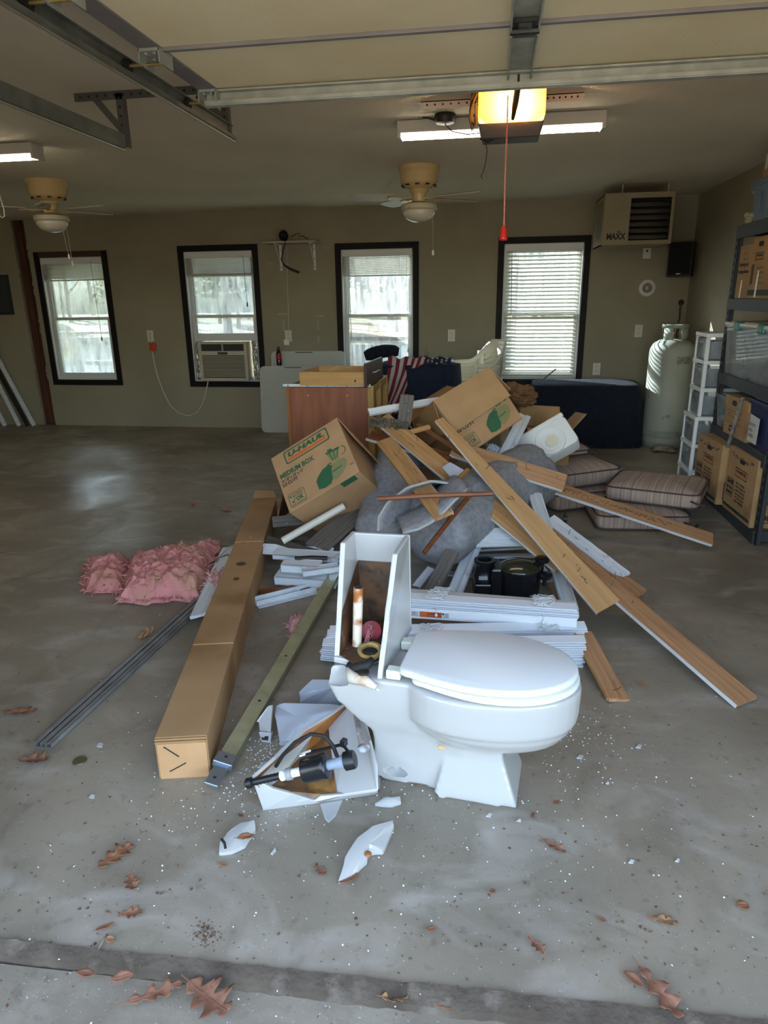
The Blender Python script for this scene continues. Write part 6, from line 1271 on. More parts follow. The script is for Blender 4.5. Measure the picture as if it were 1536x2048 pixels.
bundle('second bundle of white blind slats under the headrail', P(652,1296,.055)+V((0,.06,0)), P(1168,1290,.05)+V((0,.05,0)), 9, .055, .0075, (0,-.2,1), .3, 4, rail=False)
bundle('uppermost white blind with orange warning sticker on its headrail', P(700,1222,.11), P(1152,1252,.115), 7, .055, .008, (0,-.1,1), -.1, 5, rail=True, sticker=True)
bundle('white blind slats lying flat behind uppermost blind', P(720,1190,.13), P(1148,1224,.13), 6, .06, .008, (0,.15,1), 0, 6, rail=False)
bundle('short end of white blind poking out left of toilet tank', P(648,1312,.02)+V((.0,-.01,0)), P(790,1330,.02), 7, .05, .008, (0,0,1), 0, 7, rail=False)
# -------- black pump strainer
BLKG = mat('glossy_black_pump','#15171a',.25,spec=.6)
pc = (P(945,1205,0)+P(1080,1208,0))/2; Mp = Tr(pc.x,pc.y+.10,0) @ Rz(6) @ Matrix.Scale(1.1, 4)
pm = thing('pump_strainer', 'black plastic pump strainer pot with domed lid and two knobs', 'pump', M=Mp)
q = MB(); q.loft([[V((.055+(.095+.01*k)*math.cos(a),.0+(.08+.01*k)*math.sin(a),z)) for a in [2*math.pi*i/20 for i in range(20)]] for k, z in ((0,0),(.6,.02),(1,.10),(1.2,.125),(2,.130),(2,.145))]); q.build('strainer_pot', BLKG, parent=pm, smooth=40)
MB(Tr(.055,0,.145)).lathe([(.10,-.004),(.104,.004),(.09,.012),(.06,.026),(.02,.032),(.002,.032)], 30).build('domed_lid', mat('smoked_lid','#2a2c1e',.12,spec=.7), parent=pm, smooth=True)
MB(Tr(-.105,0,0)).lathe([(.05,.0),(.052,.11),(.046,.12),(.046,.165),(.05,.17),(.05,.182),(.032,.182),(.032,.13)], 24, cap=False).build('inlet_pipe', BLKG, parent=pm, smooth=40)
MB().box((-.08,-.075,.0),(-.03,.075,.16)).box((-.155,-.06,.0),(-.07,.06,.08)).build('joining_block', BLKG, parent=pm, bevel=.008)
for x, y, z in ((.165,.02,.175),(.168,-.055,.125)):
    MB(Tr(x,y,z)).lathe([(.01,-.05),(.01,-.012),(.03,-.012),(.034,-.006),(.034,.008),(.028,.012),(.003,.013)], 16).build('clamp_knob', BLKG, parent=pm, smooth=40)
MB().box((-.135,-.0535,.10),(-.095,-.050,.118)).build('data_sticker', mat('silver_sticker','#9a9c9c',.4), parent=pm)
# -------- toilet
ta = (P(1152,1345,.43)-(P(820,1352,.43)+P(852,1265,.43))/2); ang = math.atan2(ta.y, ta.x); hm = (P(820,1352,.43)+P(852,1265,.43))/2
Mt = Tr(hm.x, hm.y, 0) @ Matrix.Rotation(ang, 4, 'Z')
tl = thing('toilet', 'white toilet on the bare floor with closed lid and smashed tank', 'toilet', M=Mt)
def egg(x0, x1, hw, n=40, sq=2.3):
    o = []; cx = x0+(x1-x0)*.42
    for i in range(n):
        a = 2*math.pi*i/n; ca, sa = math.cos(a), math.sin(a); L_ = (x1-cx) if ca > 0 else (cx-x0); e = 2/sq if ca < 0 else 1
        o.append((cx+L_*math.copysign(abs(ca)**e, ca), hw*math.copysign(abs(sa)**(e if ca < 0 else .95), sa)))
    return o
def ering(x0, x1, hw, z, n=40, sq=2.3): return [V((p[0],p[1],z)) for p in egg(x0, x1, hw, n, sq)]
q = MB()
q.loft([ering(.13,.33,.08,.17),ering(.08,.40,.115,.185),ering(.02,.455,.15,.215),ering(-.02,.48,.172,.25),ering(-.04,.487,.178,.272),ering(-.045,.494,.184,.274),ering(-.05,.498,.187,.31),ering(-.05,.50,.189,.375),ering(-.05,.498,.187,.392)])
q.loft([[V((x,y,z)) for x, y in ((x0,-w0),(x1,-w1),(x1,w1),(x0,w0))] for x0, x1, w0, w1, z in ((.075,.335,.125,.115,0),(.08,.325,.12,.112,.03),(.105,.285,.095,.085,.14),(.11,.27,.085,.08,.24))])
q.loft([[V((x,y,z)) for x, y in ((x0,-w0),(x1,-w0),(x1,w0),(x0,w0))] for x0, x1, w0, z in ((-.135,.14,.088,.0),(-.14,.14,.09,.03),(-.125,.16,.092,.12),(-.13,.16,.10,.19),(-.18,.16,.115,.24),(-.235,.14,.125,.30),(-.26,.10,.128,.35),(-.265,.05,.128,.392))])
bowl = q.build('bowl', [PORC, PORCRAW], parent=tl)
m_ = bowl.modifiers.new('r', 'REMESH'); m_.mode = 'VOXEL'; m_.voxel_size = .0065
m_ = bowl.modifiers.new('s', 'SMOOTH'); m_.iterations = 9; m_.factor = .5
def jag(c, r, seed):
    bm = bmesh.new(); bmesh.ops.create_icosphere(bm, subdivisions=3, radius=1)
    for v in bm.verts: v.co = V((v.co.x*r[0], v.co.y*r[1], v.co.z*r[2]))*(1+.25*noise.noise(v.co*2.2+V((seed,0,0))))+V(c)
    me = bpy.data.meshes.new('cut'); bm.to_mesh(me); bm.free(); o = bpy.data.objects.new('cut', me); COL.objects.link(o); o.matrix_world = Mt; return o
cuts_ = [jag((-.055,-.105,.042), (.045,.045,.022), 1), jag((.01,-.125,-.004), (.09,.05,.028), 4), jag((-.13,-.06,.0), (.05,.06,.02), 2), jag((-.24,-.13,.40), (.06,.06,.05), 6)]
bpy.context.view_layer.update()
for c_ in cuts_:
    m_ = bowl.modifiers.new('b', 'BOOLEAN'); m_.object = c_; m_.operation = 'DIFFERENCE'; m_.solver = 'FAST' if 'FAST' in [e.identifier for e in bpy.types.BooleanModifier.bl_rna.properties['solver'].enum_items] else 'EXACT'
bpy.context.view_layer.update(); dg = bpy.context.evaluated_depsgraph_get(); me2 = bpy.data.meshes.new_from_object(bowl.evaluated_get(dg)); old = bowl.data; bowl.modifiers.clear(); bowl.data = me2; bpy.data.meshes.remove(old); me2.name = 'bowl'
if not me2.materials: me2.materials.append(PORC)
for c_ in cuts_: bpy.data.objects.remove(c_)
me2.polygons.foreach_set('use_smooth', [True]*len(me2.polygons)); me2.set_sharp_from_angle(angle=R(45))
SEATM = mat('toilet_seat_plastic','#d2d2cf',.45)
def lring(x0, x1, hb, hw, z, n=56):
    cx = x0+(x1-x0)*.46; o = []; r = .035
    for i in range(25): a = -math.pi/2+math.pi*i/24; o.append((cx+(x1-cx)*math.cos(a)**.92 if abs(i-12) < 12 else cx, hw*math.sin(a)))
    side = [(cx+(x0+r-cx)*k/6, hw+(hb-hw)*(k/6)**1.6) for k in range(1, 7)]
    corner = [(x0+r-r*math.sin(a), hb-r+r*math.cos(a)) for a in [math.pi/2*k/4 for k in range(1, 5)]]
    up = side+corner; o += up+[(x, -y) for x, y in reversed(up)]
    return [V((x, y, z)) for x, y in o]
def slab(name, x0, x1, hw, z0, z1, r, parent=tl, m=SEATM, sq=3.2):
    hb = hw-.043; q = MB(); q.loft([lring(x0+r*.6,x1-r*.6,hb-r*.6,hw-r*.6,z0),lring(x0,x1,hb,hw,z0+r*.6),lring(x0,x1,hb,hw,z1-r),lring(x0+r*.35,x1-r*.35,hb-r*.35,hw-r*.35,z1-r*.3),lring(x0+r,x1-r,hb-r,hw-r,z1)]); return q.build(name, m, parent=parent, smooth=50)
slab('seat', .005, .492, .186, .396, .416, .008)
slab('lid', -.035, .486, .183, .419, .442, .010)
for y in (-.10,.085): MB().box((-.075,y-.018,.395),(-.03,y+.018,.425)).build('hinge_block', mat('cream_hinge','#d3d6c8',.4), parent=tl, bevel=.004)
q = MB(); 
for a in range(20):
    pass
MB(Tr(.10,-.128,.19) @ Rx(60)).lathe([(.008,0),(.006,.002),(.002,.003)],9, sx=1.6).build('glaze_chip', mat('tan_chip','#b99a6c',.7), parent=tl)
# remains of the tank standing on the bowl (near end knocked out)
RUST = mat('rust_stain','#4a3b30',.6,col2='#6e4d2f',scale=14,spots=('#2c2521',22,.48,.66)); RUST2 = mat('orange_rust','#a3682b',.6,col2='#7a4a22',scale=7,spots=('#c9a06a',6,.55,.7))
zt = .755
L0, L1, L2, L3 = P(667,1325,.405), P(680,1085,zt), P(703,1062,zt), V((-.435,2.13,.405))
R0, R1, R2, R3 = P(761,1384,.355), P(795,1108,zt-.01), P(821,1068,zt), V((-.245,2.11,.405))
tank = MB()
def jline(a, b, n, amp, seed): return [a.lerp(b, i/n)+V((0, amp*noise.noise(V((i*.9,seed,0))), amp*.5*noise.noise(V((i*.9,seed+5,0))))) for i in range(n+1)]
lw_ = jline(L0, L1, 8, .006, 1)+[L2, L3]; rw_ = jline(R0, R1, 10, .010, 3)+[R2, R3]
tank.plate(lw_, .017, (-1,-.15,0)).plate(rw_, .017, (1,.05,0)).plate([L2, R2, R3, L3], .017, (0,1,0)).plate([L0+V((.0,0,.0)), L3, R3, R0.lerp(R3,.35)+V((0,0,.03)), P(715,1335,.40)], .02, (0,0,-1))
tk_ = tank.build('broken_tank', PORC, parent=tl, world=True, bevel=.004)
tk_['label'] = 'tank with its near end smashed away'
st = MB(); e_ = .003
def lp(a, b, k): return a.lerp(b, k)
st.poly([lp(L3,L2,0)+V((.019,-.019,.002)), lp(R3,R2,0)+V((-.019,-.019,.002)), lp(R3,R2,.72)+V((-.019,-.0195,0)), lp(L3,L2,.72)+V((.019,-.0195,0))]); st.build('rust_stain', RUST, parent=tk_, world=True)
st = MB(); st.poly([L0+V((.019,.003,.004)), L3+V((.019,-.02,.002)), lp(L3,L2,.72)+V((.019,-.02,0)), lp(L0,L1,.42)+V((.019,.006,0))]); st.poly([L0+V((.02,.01,.023)), P(715,1335,.425), R3+V((-.02,-.02,.023)), L3+V((.02,-.02,.023))]); st.build('rust_stain', mat('brown_rust','#5e3d24',.6,col2='#3f2a1d',scale=16,spots=('#8a6a48',26,.6,.7)), parent=tk_, world=True)
fv = MB(); a = Q(713,1325,1.93); b = Q(717,1175,1.95); fv.tube([a, a.lerp(b,.55), b], [.015,.0155,.0155], 16); ft = fv.build('overflow_tube', mat('rusted_white_tube','#c9bfa8',.5,col2='#d6d0bf',scale=6,spots=('#9a5a22',14,.5,.6)), parent=tl, world=True, smooth=40)
fv = MB(); b2 = b+V((0,0,.001)); fv.lathe([(.012,.0),(.0125,.0012)], 14, b2); fv.build('tube_bore', BLACKP, parent=ft, world=True)
c0 = Q(712,1318,1.92); MB(Tr(*c0)).lathe([(.018,-.03),(.024,-.02),(.022,.0),(.026,.005),(.026,.018),(.017,.022)], 16).build('valve_base', mat('rusty_valve_base','#a97a3c',.5,col2='#d2b27c',scale=30), parent=tl, world=True, smooth=40)
c1 = Q(740,1302,1.895); MB(Tr(*c1) @ Rx(12)).lathe([(.030,-.008),(.038,-.006),(.040,.006),(.030,.008),(.026,.004),(.026,-.006)], 24, cap=False).build('flush_ring', mat('tan_valve_ring','#b0935c',.5,col2='#7d6438',scale=25), parent=tl, world=True, smooth=40)
MB(Tr(c1.x,c1.y,c1.z-.012) @ Rx(12)).lathe([(.036,-.006),(.041,0),(.036,.006)], 24).build('rubber_seal', RUBBER, parent=tl, world=True, smooth=40)
c2 = Q(742,1262,1.99); REDF = mat('red_flapper','#a5414a',.5,col2='#8a343c',scale=12)
MB(Tr(*c2) @ Rx(72) @ Ry(18)).lathe([(.003,-.006),(.033,-.005),(.034,.003),(.020,.008),(.003,.012)], 26).build('flapper', REDF, parent=tl, world=True, smooth=40)
q = MB(); q.bar(Q(724,1310,1.93), Q(742,1250,1.975), .012, .005, (0,-1,0)).bar(Q(708,1310,1.92), Q(712,1286,1.93), .01, .005, (0,-1,0)); q.build('flapper_arm', REDF, parent=tl, world=True)
q = MB()
for i in range(22):
    f = i/21; p = Q(738+(-12)*f, 1252+85*f, 1.94-.05*f)+V((.012*math.sin(f*9),0,0)); q.tube([p+V((.004*math.cos(a), (.002 if i % 2 else 0)*math.sin(a), .004*math.sin(a))) for a in [j*1.047 for j in range(6)]], .0012, 4, closed=True)
q.build('flush_chain', NAILM, parent=tl, world=True)
q = MB(); c3 = Q(727,1345,1.80); q.lathe([(.006,-.035),(.006,-.004),(.018,-.003),(.018,.004),(.004,.006)], 14, c3); q.build('tank_bolt', mat('dull_bolt','#4a463c',.4,metal=.7), parent=tl, world=True, smooth=40)
q = MB(); q.tube([Q(698,1330,1.84), Q(712,1336,1.82), Q(735,1330,1.82), Q(745,1318,1.84)], [.012,.016,.014,.010], 10); q.build('rubber_gasket', RUBBER, parent=tl, world=True, smooth=True)
q = MB(); q.tube([Q(697,1338,1.83), Q(706,1356,1.80), Q(732,1362,1.78), Q(752,1375,1.77)], [.012,.020,.016,.008], 9); q.build('broken_lip', mat('rust_specked_porcelain','#cfc6b4',.5,col2='#a77a45',scale=18,lo=.5,hi=.75), parent=tl, world=True, smooth=True)
# -------- lower tank shard with fill valve
sh = thing('tank_shard', 'large broken tank end lying open on floor, rusty inside', 'shard', P(630,1560,0))
A0, A1 = P(501,1552,.115), P(526,1622,.0)
rimp = [A0, P(548,1512,.15), P(600,1462,.17), P(655,1428,.185), P(705,1393,.20)]
fl0 = [P(534,1596,.03), P(566,1560,.02), P(606,1520,.02), P(650,1478,.02), P(700,1450,.02)]
q = MB(); q.plate(rimp+fl0[::-1], .014, (-.7,.6,.25)); q.mi[1:] = [1]+[1 if i >= len(rimp)-1 else 0 for i in range(len(q.f)-2)]                        # back-left wall, rusty inside
front = [A0, P(545,1577,.075), P(585,1588,.055), P(628,1601,.035), P(640,1592,.045), P(690,1588,.04), P(753,1574,.055), P(756,1589,.0), P(640,1607,.0), A1]
q.plate(front, .014, (0,-1,.15))
fold0, fold1 = P(652,1432,.10), P(672,1592,.03)
q.plate([P(655,1430,.135), P(706,1394,.20), P(731,1428,.19), P(742,1480,.165), P(756,1530,.12), P(757,1580,.07), fold1], .014, (.35,-.2,.9))
q.plate([P(742,1480,.165), P(756,1530,.12), P(757,1580,.07), P(760,1580,.0), P(762,1530,.0), P(752,1480,.0)], .008, (1,0,.1))
shb = q.build('shard_shell', [PORC, RUST2], parent=sh, world=True, bevel=.004)
q = MB(); q.poly([P(518,1568,.05), P(545,1535,.06), P(585,1497,.065), P(622,1462,.085), P(652,1434,.128), P(674,1592,.034), P(630,1600,.03), P(560,1582,.06)]); q.build('rust_stain', mat('brown_basin_stain','#6e4e2e',.5,col2='#4a3424',scale=12,spots=('#a3783c',8,.52,.7)), parent=shb, world=True, solid=.004)
q = MB(); q.bar(P(706,1398,.203), P(726,1500,.165), .017, .006, (.3,-.3,1)); q.lathe([(.018,0),(.02,.006),(.006,.012)], 9, P(727,1498,.165)); q.build('corroded_strip', mat('corroded_grey','#6e716f',.7,col2='#a58f8a',scale=30,spots=('#c3d3dc',20,.6,.68)), parent=shb, world=True)
q = MB(); q.plate([P(640,1606,.004), P(686,1598,.004), P(672,1630,.003), P(657,1645,.002), P(650,1638,.002)], .012, (0,0,1)); tag(q.build('porcelain_shard', PORC, bevel=.003), 'pointed shard tip sticking out from under the tank end', 'shard')
fvt = thing('fill_valve', 'black and white toilet fill valve lying in the broken tank end', 'valve', P(600,1550,.1)); F0, F1 = P(498,1566,.10), P(710,1518,.205); ax = (F1-F0); Lf = ax.length; Mfv = frame(F0, ax, (0,0,1)) @ Ry(90)
def fpart(nm, prof, m, n=22): MB(Mfv).lathe(prof, n).build(nm, m, parent=fvt, world=True, smooth=40)
fpart('inlet_nut', [(.012,-.01),(.016,-.006),(.016,.012),(.009,.014)], BLACK)
fpart('threaded_shank', [(.010,.01)]+[(.0105+(.0015 if k % 2 else 0),.02+.006*k) for k in range(int(Lf*.27/.006))]+[(.010,Lf*.32)], BLACK)
fpart('white_riser', [(.011,Lf*.30),(.016,Lf*.31),(.016,Lf*.34),(.013,Lf*.345),(.013,Lf*.54)], WHITEP)
fpart('grip_ring', [(.0165,Lf*.36),(.0185,Lf*.365),(.0185,Lf*.41),(.0165,Lf*.415)], mat('grey_ring','#8d8f90',.5))
fpart('float_cup', [(.012,Lf*.52),(.036,Lf*.525),(.038,Lf*.54),(.038,Lf*.70),(.039,Lf*.705),(.039,Lf*.735),(.036,Lf*.745),(.014,Lf*.75)], BLKG, 30)
fpart('grey_neck', [(.015,Lf*.74),(.015,Lf*.83),(.017,Lf*.84),(.022,Lf*.91)], mat('blue_grey_plastic','#8b96a6',.4))
fpart('valve_cap', [(.024,Lf*.905),(.028,Lf*.91),(.028,Lf*.985),(.024,Lf),(.004,Lf*1.003)], BLACK, 16)
q = MB(); q.tube([P(552,1532,.13), P(566,1510,.20), P(590,1485,.26), P(622,1468,.29), P(650,1472,.29), P(666,1492,.26), P(674,1512,.215)], .006, 10); q.build('refill_hose', RUBBER, parent=fvt, world=True, smooth=True)
q = MB(); q.bar(P(600,1510,.20), P(688,1488,.235), .008, .006).bar(P(683,1484,.24), P(692,1487,.24), .02, .02).bar(P(686,1490,.235), P(698,1505,.225), .007, .006); q.build('float_arm', BLACK, parent=fvt, world=True)
q = MB(); q.bar(P(599,1511,.2), P(622,1502,.21), .010, .005); q.build('adjuster_rack', WHITEP, parent=fvt, world=True)
# -------- other porcelain shards and crumbs
def shard(lab, pts, t, seed, nrm=(0,0,1), m=PORC, name='porcelain_shard', dome=.0):
    p = [V(x) for x in pts]; c = sum(p, V())/len(p); rim = []
    for i in range(len(p)):
        a, b = p[i], p[(i+1) % len(p)]
        for k in range(3): rim.append(a.lerp(b, k/3)+V((noise.noise(V((i+k*.3,seed,0))),noise.noise(V((seed,i+k*.3,0))),0))*.004*(k > 0))
    n = len(rim); q = MB(); top = rim; mid = [c+(x-c)*.55+V((0,0,dome*.75)) for x in rim]; q.add(top+mid+[c+V((0,0,dome))]+[x-V((0,0,t)) for x in rim], [(i,(i+1) % n,n+(i+1) % n,n+i) for i in range(n)]+[(n+i,n+(i+1) % n,2*n) for i in range(n)]+[((i+1) % n,i,2*n+1+i,2*n+1+(i+1) % n) for i in range(n)]+[tuple(2*n+1+i for i in range(n-1,-1,-1))])
    o = q.build(name, m, smooth=40); return tag(o, lab, 'shard')
shard('long curved shard with rusty bite, front centre of floor', [P(677,1760,.014),P(690,1715,.03),P(715,1675,.04),P(745,1652,.04),P(786,1641,.03),P(788,1652,.014),P(772,1690,.014),P(765,1702,.014),P(738,1705,.014),P(733,1722,.014),P(712,1742,.014)], .013, 1, dome=.012)
tag(MB(Tr(*P(736,1708,.028))).lathe([(.011,0),(.008,.004),(.002,.006)], 10).build('rust_spot', RUST2, parent=bpy.data.objects[[o.name for o in COL.objects if o.name.startswith('porcelain_shard')][-1]], world=True))
s_ = shard('thin white shard with black streak and leaf on it, left front floor', [P(438,1705,.012),P(440,1683,.02),P(455,1665,.025),P(480,1646,.03),P(508,1640,.025),P(511,1660,.012),P(490,1690,.012),P(462,1703,.012)], .011, 2, dome=.008)
q = MB(); q.tube([P(443,1678,.034), P(449,1686,.032), P(451,1697,.024)], .004, 6); q.build('black_streak', RUBBER, parent=s_, world=True)
shard('leaf shaped white shard just right of the broken tank end', [P(750,1607,.012),P(768,1594,.018),P(800,1593,.012),P(802,1604,.01),P(785,1610,.01)], .009, 3, dome=.008)
shard('large bluish white lid shard behind the tank end', [P(550,1432,.06),P(552,1412,.07),P(568,1406,.09),P(660,1408,.11),P(694,1412,.12),P(640,1450,.06),P(605,1475,.02),P(560,1484,.015),P(556,1462,.03)], .016, 4, dome=.006, m=mat('cool_white_glaze','#abaeb4',.15,coat=.5))
shard('upper lid shard with bent front edge near bowl', [P(600,1404,.03),P(598,1384,.06),P(624,1359,.10),P(700,1361,.12),P(716,1375,.11),P(704,1390,.08),P(690,1402,.03)], .016, 5, dome=.012, m=bpy.data.materials['cool_white_glaze'])
q = MB(); a, b, c_ = P(513,1445,.05), P(524,1486,.005), P(542,1484,.005); q.plate([P(512,1444,.05),P(517,1444,.05),P(520,1468,.03),P(541,1470,.03),P(545,1410,.10),P(536,1412,.10),P(518,1436,.06)], .02, (.1,-.8,.4)).plate([P(517,1464,.04),P(543,1466,.04),P(541,1486,.0),P(523,1484,.0)], .022, (0,-.9,.3)); ck = tag(q.build('porcelain_chunk', PORC, bevel=.002), 'small white channel shaped porcelain chunk beside the lid shard', 'shard')
q = MB(); q.plate([P(522,1471,.026),P(537,1473,.026),P(536,1481,.010),P(524,1480,.010)], .002, (0,-.9,.3)); q.build('hollow_core', BLACKP, parent=ck, world=True)
shard('needle shaped porcelain sliver left of tank end', [P(514,1534,.006),P(528,1524,.008),P(541,1522,.006),P(531,1531,.005)], .005, 6)
shard('thin oblong porcelain chip beside left long shard', [P(541,1707,.006),P(550,1695,.008),P(552,1700,.006),P(545,1708,.005)], .005, 7)
for k, (x, y, s_, lab) in enumerate(((184,1592,6,'white chip on the left floor in front of long carton'),(200,1489,7,'white chip on floor left of the long carton'),(1263,1722,6,'white chip on right floor in front of toilet'),(1278,1492,6,'white chip on floor right of the toilet bowl'),(978,1630,6,'white chip in front of the toilet foot'),(1160,1513,7,'round white chip right of the toilet foot'),(1038,1640,5,'small white chip right of toilet foot, near front'),(1355,1720,5,'small white chip far right of the front floor'),(1215,1565,4,'tiny white chip right of toilet, mid floor'))):
    shard(lab, [P(x-s_,y+s_*.3,.004),P(x-s_*.2,y-s_*.6,.006),P(x+s_,y-s_*.3,.004),P(x+s_*.6,y+s_*.6,.003)], .004, 20+k, name='porcelain_chip')
rnd = random.Random(77); q = MB()
def crumb(p, s_, mi): 
    a = rnd.uniform(0,6.28); u = V((math.cos(a),math.sin(a),0))*s_; w_ = V((-u.y,u.x,0))*rnd.uniform(.4,.9); h_ = V((0,0,s_*rnd.uniform(.4,.9))); q.add([p+u+V((0,0,.0005)),p+w_+V((0,0,.0005)),p-u*.8+V((0,0,.0005)),p-w_+V((0,0,.0005)),p+h_+V((0,0,.0005))], [(0,1,4),(1,2,4),(2,3,4),(3,0,4),(3,2,1,0)], mi)
for cx, cy_, sx, sy, n in ((540,1498,40,30,330),(790,1548,45,25,110),(1165,1480,70,50,150),(600,1640,120,60,70),(430,1590,90,40,70),(1100,1600,200,120,110),(330,1420,110,150,70),(800,1780,600,120,130),(600,1250,90,90,50),(500,1560,50,40,90)):
    for _ in range(n): crumb(P(rnd.gauss(cx,sx), rnd.gauss(cy_,sy)), rnd.choice((.0015,.002,.003,.004)) if n < 300 else rnd.choice((.001,.0016,.0025,.004)), 0)
CRUMB = mat('white_crumbs','#dadcdd',.6)
o = q.build('porcelain_crumbs', CRUMB, kind='stuff'); tag(o, 'fine white porcelain crumbs scattered over the concrete', 'debris')
q = MB()
for _ in range(420): crumb(P(rnd.uniform(0,1536), rnd.triangular(1240,2040,1900)), rnd.choice((.002,.003,.004,.006)), 0)
for _ in range(120): crumb(P(rnd.gauss(410,14), rnd.gauss(1868,14)), rnd.choice((.002,.004)), 0)
o = q.build('leaf_litter_specks', mat('brown_specks','#4a3428',.9,col2='#6b5238',scale=40), kind='stuff'); tag(o, 'dark brown leaf crumbs and grit scattered over the floor', 'debris')
# -------- fallen leaves
LEAF = [mat('dry_oak_leaf','#8d6244',.7,col2='#7a5036',scale=14,bump=.4,bscale=30), mat('red_brown_leaf','#8a604a',.7,col2='#704935',scale=12,bump=.4,bscale=30), mat('tan_leaf','#9a7650',.7,col2='#83603d',scale=12,bump=.4,bscale=30)]
def leaf(lab, px, py, length, ang, kind='oak', mi=0, curl=.25, z=0.004, seed=1, w_=.6, tilt=0):
    rnd = random.Random(seed); c = P(px, py, z); n = 30 if kind == 'oak' else 9; top = []; 
    t = thing('fallen_leaf', lab, 'leaf', M=Tr(*c) @ Rz(ang) @ Rx(tilt))
    hw = []
    for i in range(n+1):
        u = i/n; env = math.sin(math.pi*min(1,u*.94+.04))**.7
        if kind == 'oak': k = env*(.26+.74*(.5-.5*math.cos(2*math.pi*(3.5*u+.15)))**.8)*(.7+.5*u if u < .6 else 1)
        else: k = env
        hw.append(max(.02, k)*length*w_*.5)
    vs = []; fs = []
    for i in range(n+1):
        u = i/n; x = (u-.5)*length
        for s_ in (-1,-.5,0,.5,1):
            y = s_*hw[i]*(1+.12*rnd.uniform(-1,1)*(abs(s_) == 1)); zz = curl*length*(.35*(abs(s_)**1.5)*hw[i]/(length*.3+1e-6)*.8+.5*(u-.5)**2)+.006*noise.noise(V((x*40,y*40,seed))); sx = (.10*length*abs(s_)*hw[i]/(length*w_*.5) if kind == 'oak' else 0)
            vs.append(V((x+sx,y,zz)))
    zmin = min(v.z for v in vs); vs = [V((v.x,v.y,v.z-zmin)) for v in vs]
    for i in range(n):
        for k in range(4): fs.append((i*5+k,i*5+k+1,(i+1)*5+k+1,(i+1)*5+k))
    q = MB(); q.add(vs, fs); q.build('leaf_blade', LEAF[mi], parent=t, solid=.0012, smooth=True)
    q = MB(); mid = [vs[i*5+2]+V((0,0,.0012)) for i in range(n+1)]; q.tube([mid[0]+V((-.18*length,0,.002))]+mid[::2]+[mid[-1]], .0011, 4); q.build('leaf_stem', LEAF[1], parent=t); return t
leaf('lobed oak leaf at the left front, above a smaller brown leaf', 230,1714,.105,62,'oak',0,.2,seed=3,w_=.75)
leaf('brown oak leaf just below the large lobed one at left', 263,1767,.06,-50,'oak',1,.5,seed=4,w_=.8)
leaf('reddish oak leaf left of the front, below the other two', 262,1828,.055,15,'oak',0,.4,seed=5,w_=.8)
leaf('small curled leaf beside the twig at lower left', 210,1855,.045,40,'plain',0,.5,seed=6,w_=.35)
leaf('round tan leaf fragment right of the twig at lower left', 220,1880,.022,10,'plain',2,.3,seed=7,w_=.9)
leaf('big lobed oak leaf on the driveway, bottom left', 415,1995,.13,-25,'oak',1,.22,z=-.014,seed=8,w_=.85)
leaf('narrow curled oak leaf on driveway beside the big lobed one', 310,1990,.12,30,'oak',1,.3,z=-.014,seed=9,w_=.45)
leaf('brown oak leaf by the end of the grey metal channel', 68,1522,.10,10,'oak',1,.5,seed=10,w_=.75)
leaf('flat brown leaf at the left edge of floor, mid height', 40,1425,.13,10,'oak',0,.3,seed=11,w_=.45)
leaf('curled ring shaped leaf left of the long carton', 293,1275,.11,75,'oak',2,1.6,seed=12,w_=.5)
leaf('dry curled leaf on floor beyond the insulation', 452,1024,.10,-10,'oak',0,.9,seed=13,w_=.5)
leaf('red brown leaf touching tip of the long curved shard', 698,1758,.058,40,'plain',0,.4,seed=14,w_=.45)
leaf('small red brown leaf left of long curved shard', 640,1741,.042,-35,'oak',1,.4,seed=15,w_=.8)
leaf('orange leaf lying on the thin white shard', 492,1675,.048,25,'plain',0,.3,z=.035,seed=16,w_=.45)
leaf('dark elongated leaf on the right front floor', 1107,1694,.075,-35,'oak',1,.4,seed=17,w_=.45)
leaf('tan three pointed leaf far right of the front floor', 1328,1842,.065,-5,'oak',2,.25,seed=18,w_=.6)
leaf('brown curled leaf at the right front, lower centre', 1073,1893,.055,-50,'oak',1,.6,seed=19,w_=.6)
leaf('large dark oak leaf at lower right corner of the floor', 1318,1985,.13,-60,'oak',1,.35,seed=20,w_=.5)
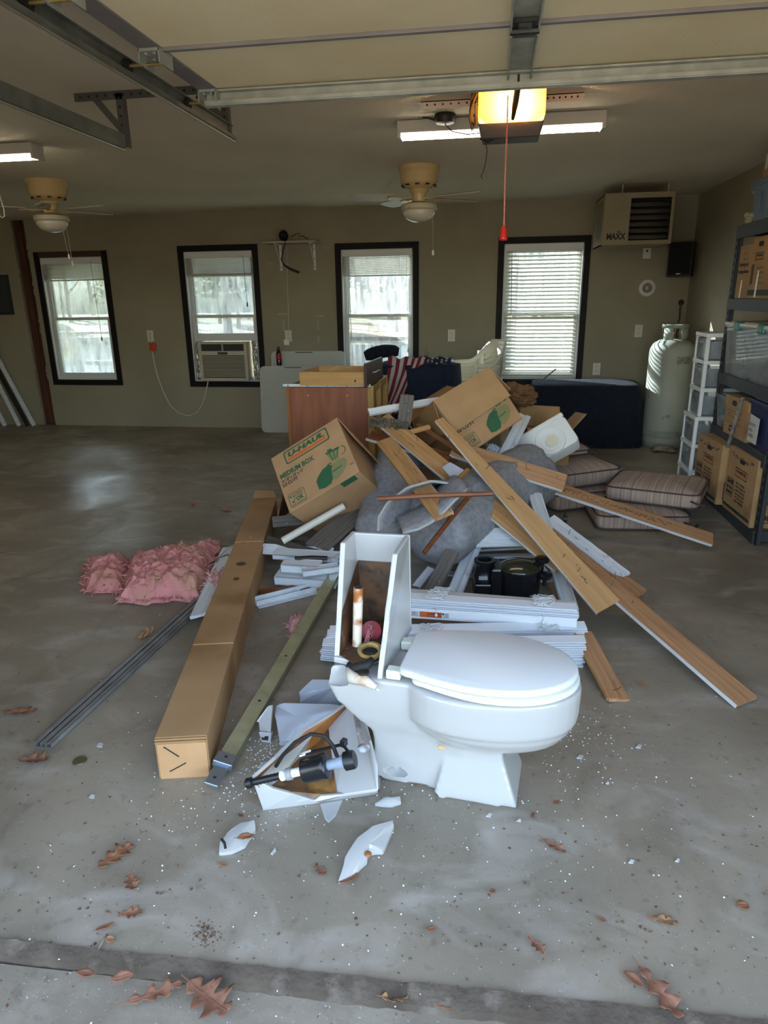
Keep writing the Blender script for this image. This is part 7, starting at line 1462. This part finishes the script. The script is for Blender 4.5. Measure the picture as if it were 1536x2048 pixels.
leaf('reddish leaf beside the large dark one at lower right', 1268,1960,.05,-40,'plain',1,.4,seed=21,w_=.5)
leaf('small reddish leaf on the right front floor', 1203,1839,.025,-30,'plain',1,.4,seed=22,w_=.5)
leaf('small square brown leaf at right edge of floor', 1486,1812,.03,20,'plain',0,.3,seed=23,w_=.9)
leaf('tan leaf on driveway at the bottom centre right', 890,2008,.06,0,'plain',0,.3,z=-.014,seed=24,w_=.5)
leaf('curled leaf fragment on driveway at bottom centre', 790,1998,.06,10,'oak',2,.8,z=-.014,seed=25,w_=.7)
leaf('pale leaf fragment beside the bottom centre fragment', 824,1984,.03,20,'plain',2,.3,z=-.014,seed=26,w_=.8)
leaf('small tan leaf left of thin white shard', 446,1730,.02,-20,'plain',2,.3,seed=27,w_=.7)
leaf('tiny red leaf right of the toilet foot', 1113,1605,.022,30,'plain',1,.4,seed=28,w_=.7)
leaf('small red leaf further right of toilet foot', 1066,1630,.025,80,'plain',1,.4,seed=29,w_=.5)
leaf('yellow green leaf scrap right of the toilet bowl', 1283,1370,.05,10,'plain',2,.5,seed=30,w_=.25)
leaf('small brown leaf on joint at lower left', 172,1948,.045,5,'plain',1,.2,z=0,seed=31,w_=.5)
leaf('brown leaf on joint right of the small one', 245,1955,.05,20,'plain',1,.2,z=0,seed=32,w_=.5)
leaf('rust coloured fragment by front centre floor', 863,1859,.022,20,'plain',0,.4,seed=33,w_=.7)
leaf('rust coloured fragment right of front centre', 985,1783,.018,50,'plain',0,.4,seed=34,w_=.7)
leaf('small red leaf beside the left white shard', 482,1632,.02,-40,'plain',1,.4,seed=35,w_=.7)
cord('dry_twig', 'thin dry twig lying at lower left front', 'twig', [P(196,1900,.004),P(205,1884,.006),P(215,1868,.005)], .0022, BARK)
cord('dry_stem', 'pale dry grass stem on floor at far left', 'stem', [P(78,1388,.003),P(98,1384,.005),P(125,1374,.003)], .0014, TWIG)
cord('dry_stem', 'curved thin stem on the left floor near garage edge', 'stem', [P(0,1105,.003),P(18,1106,.006),P(38,1106,.003)], .003, TWIG)
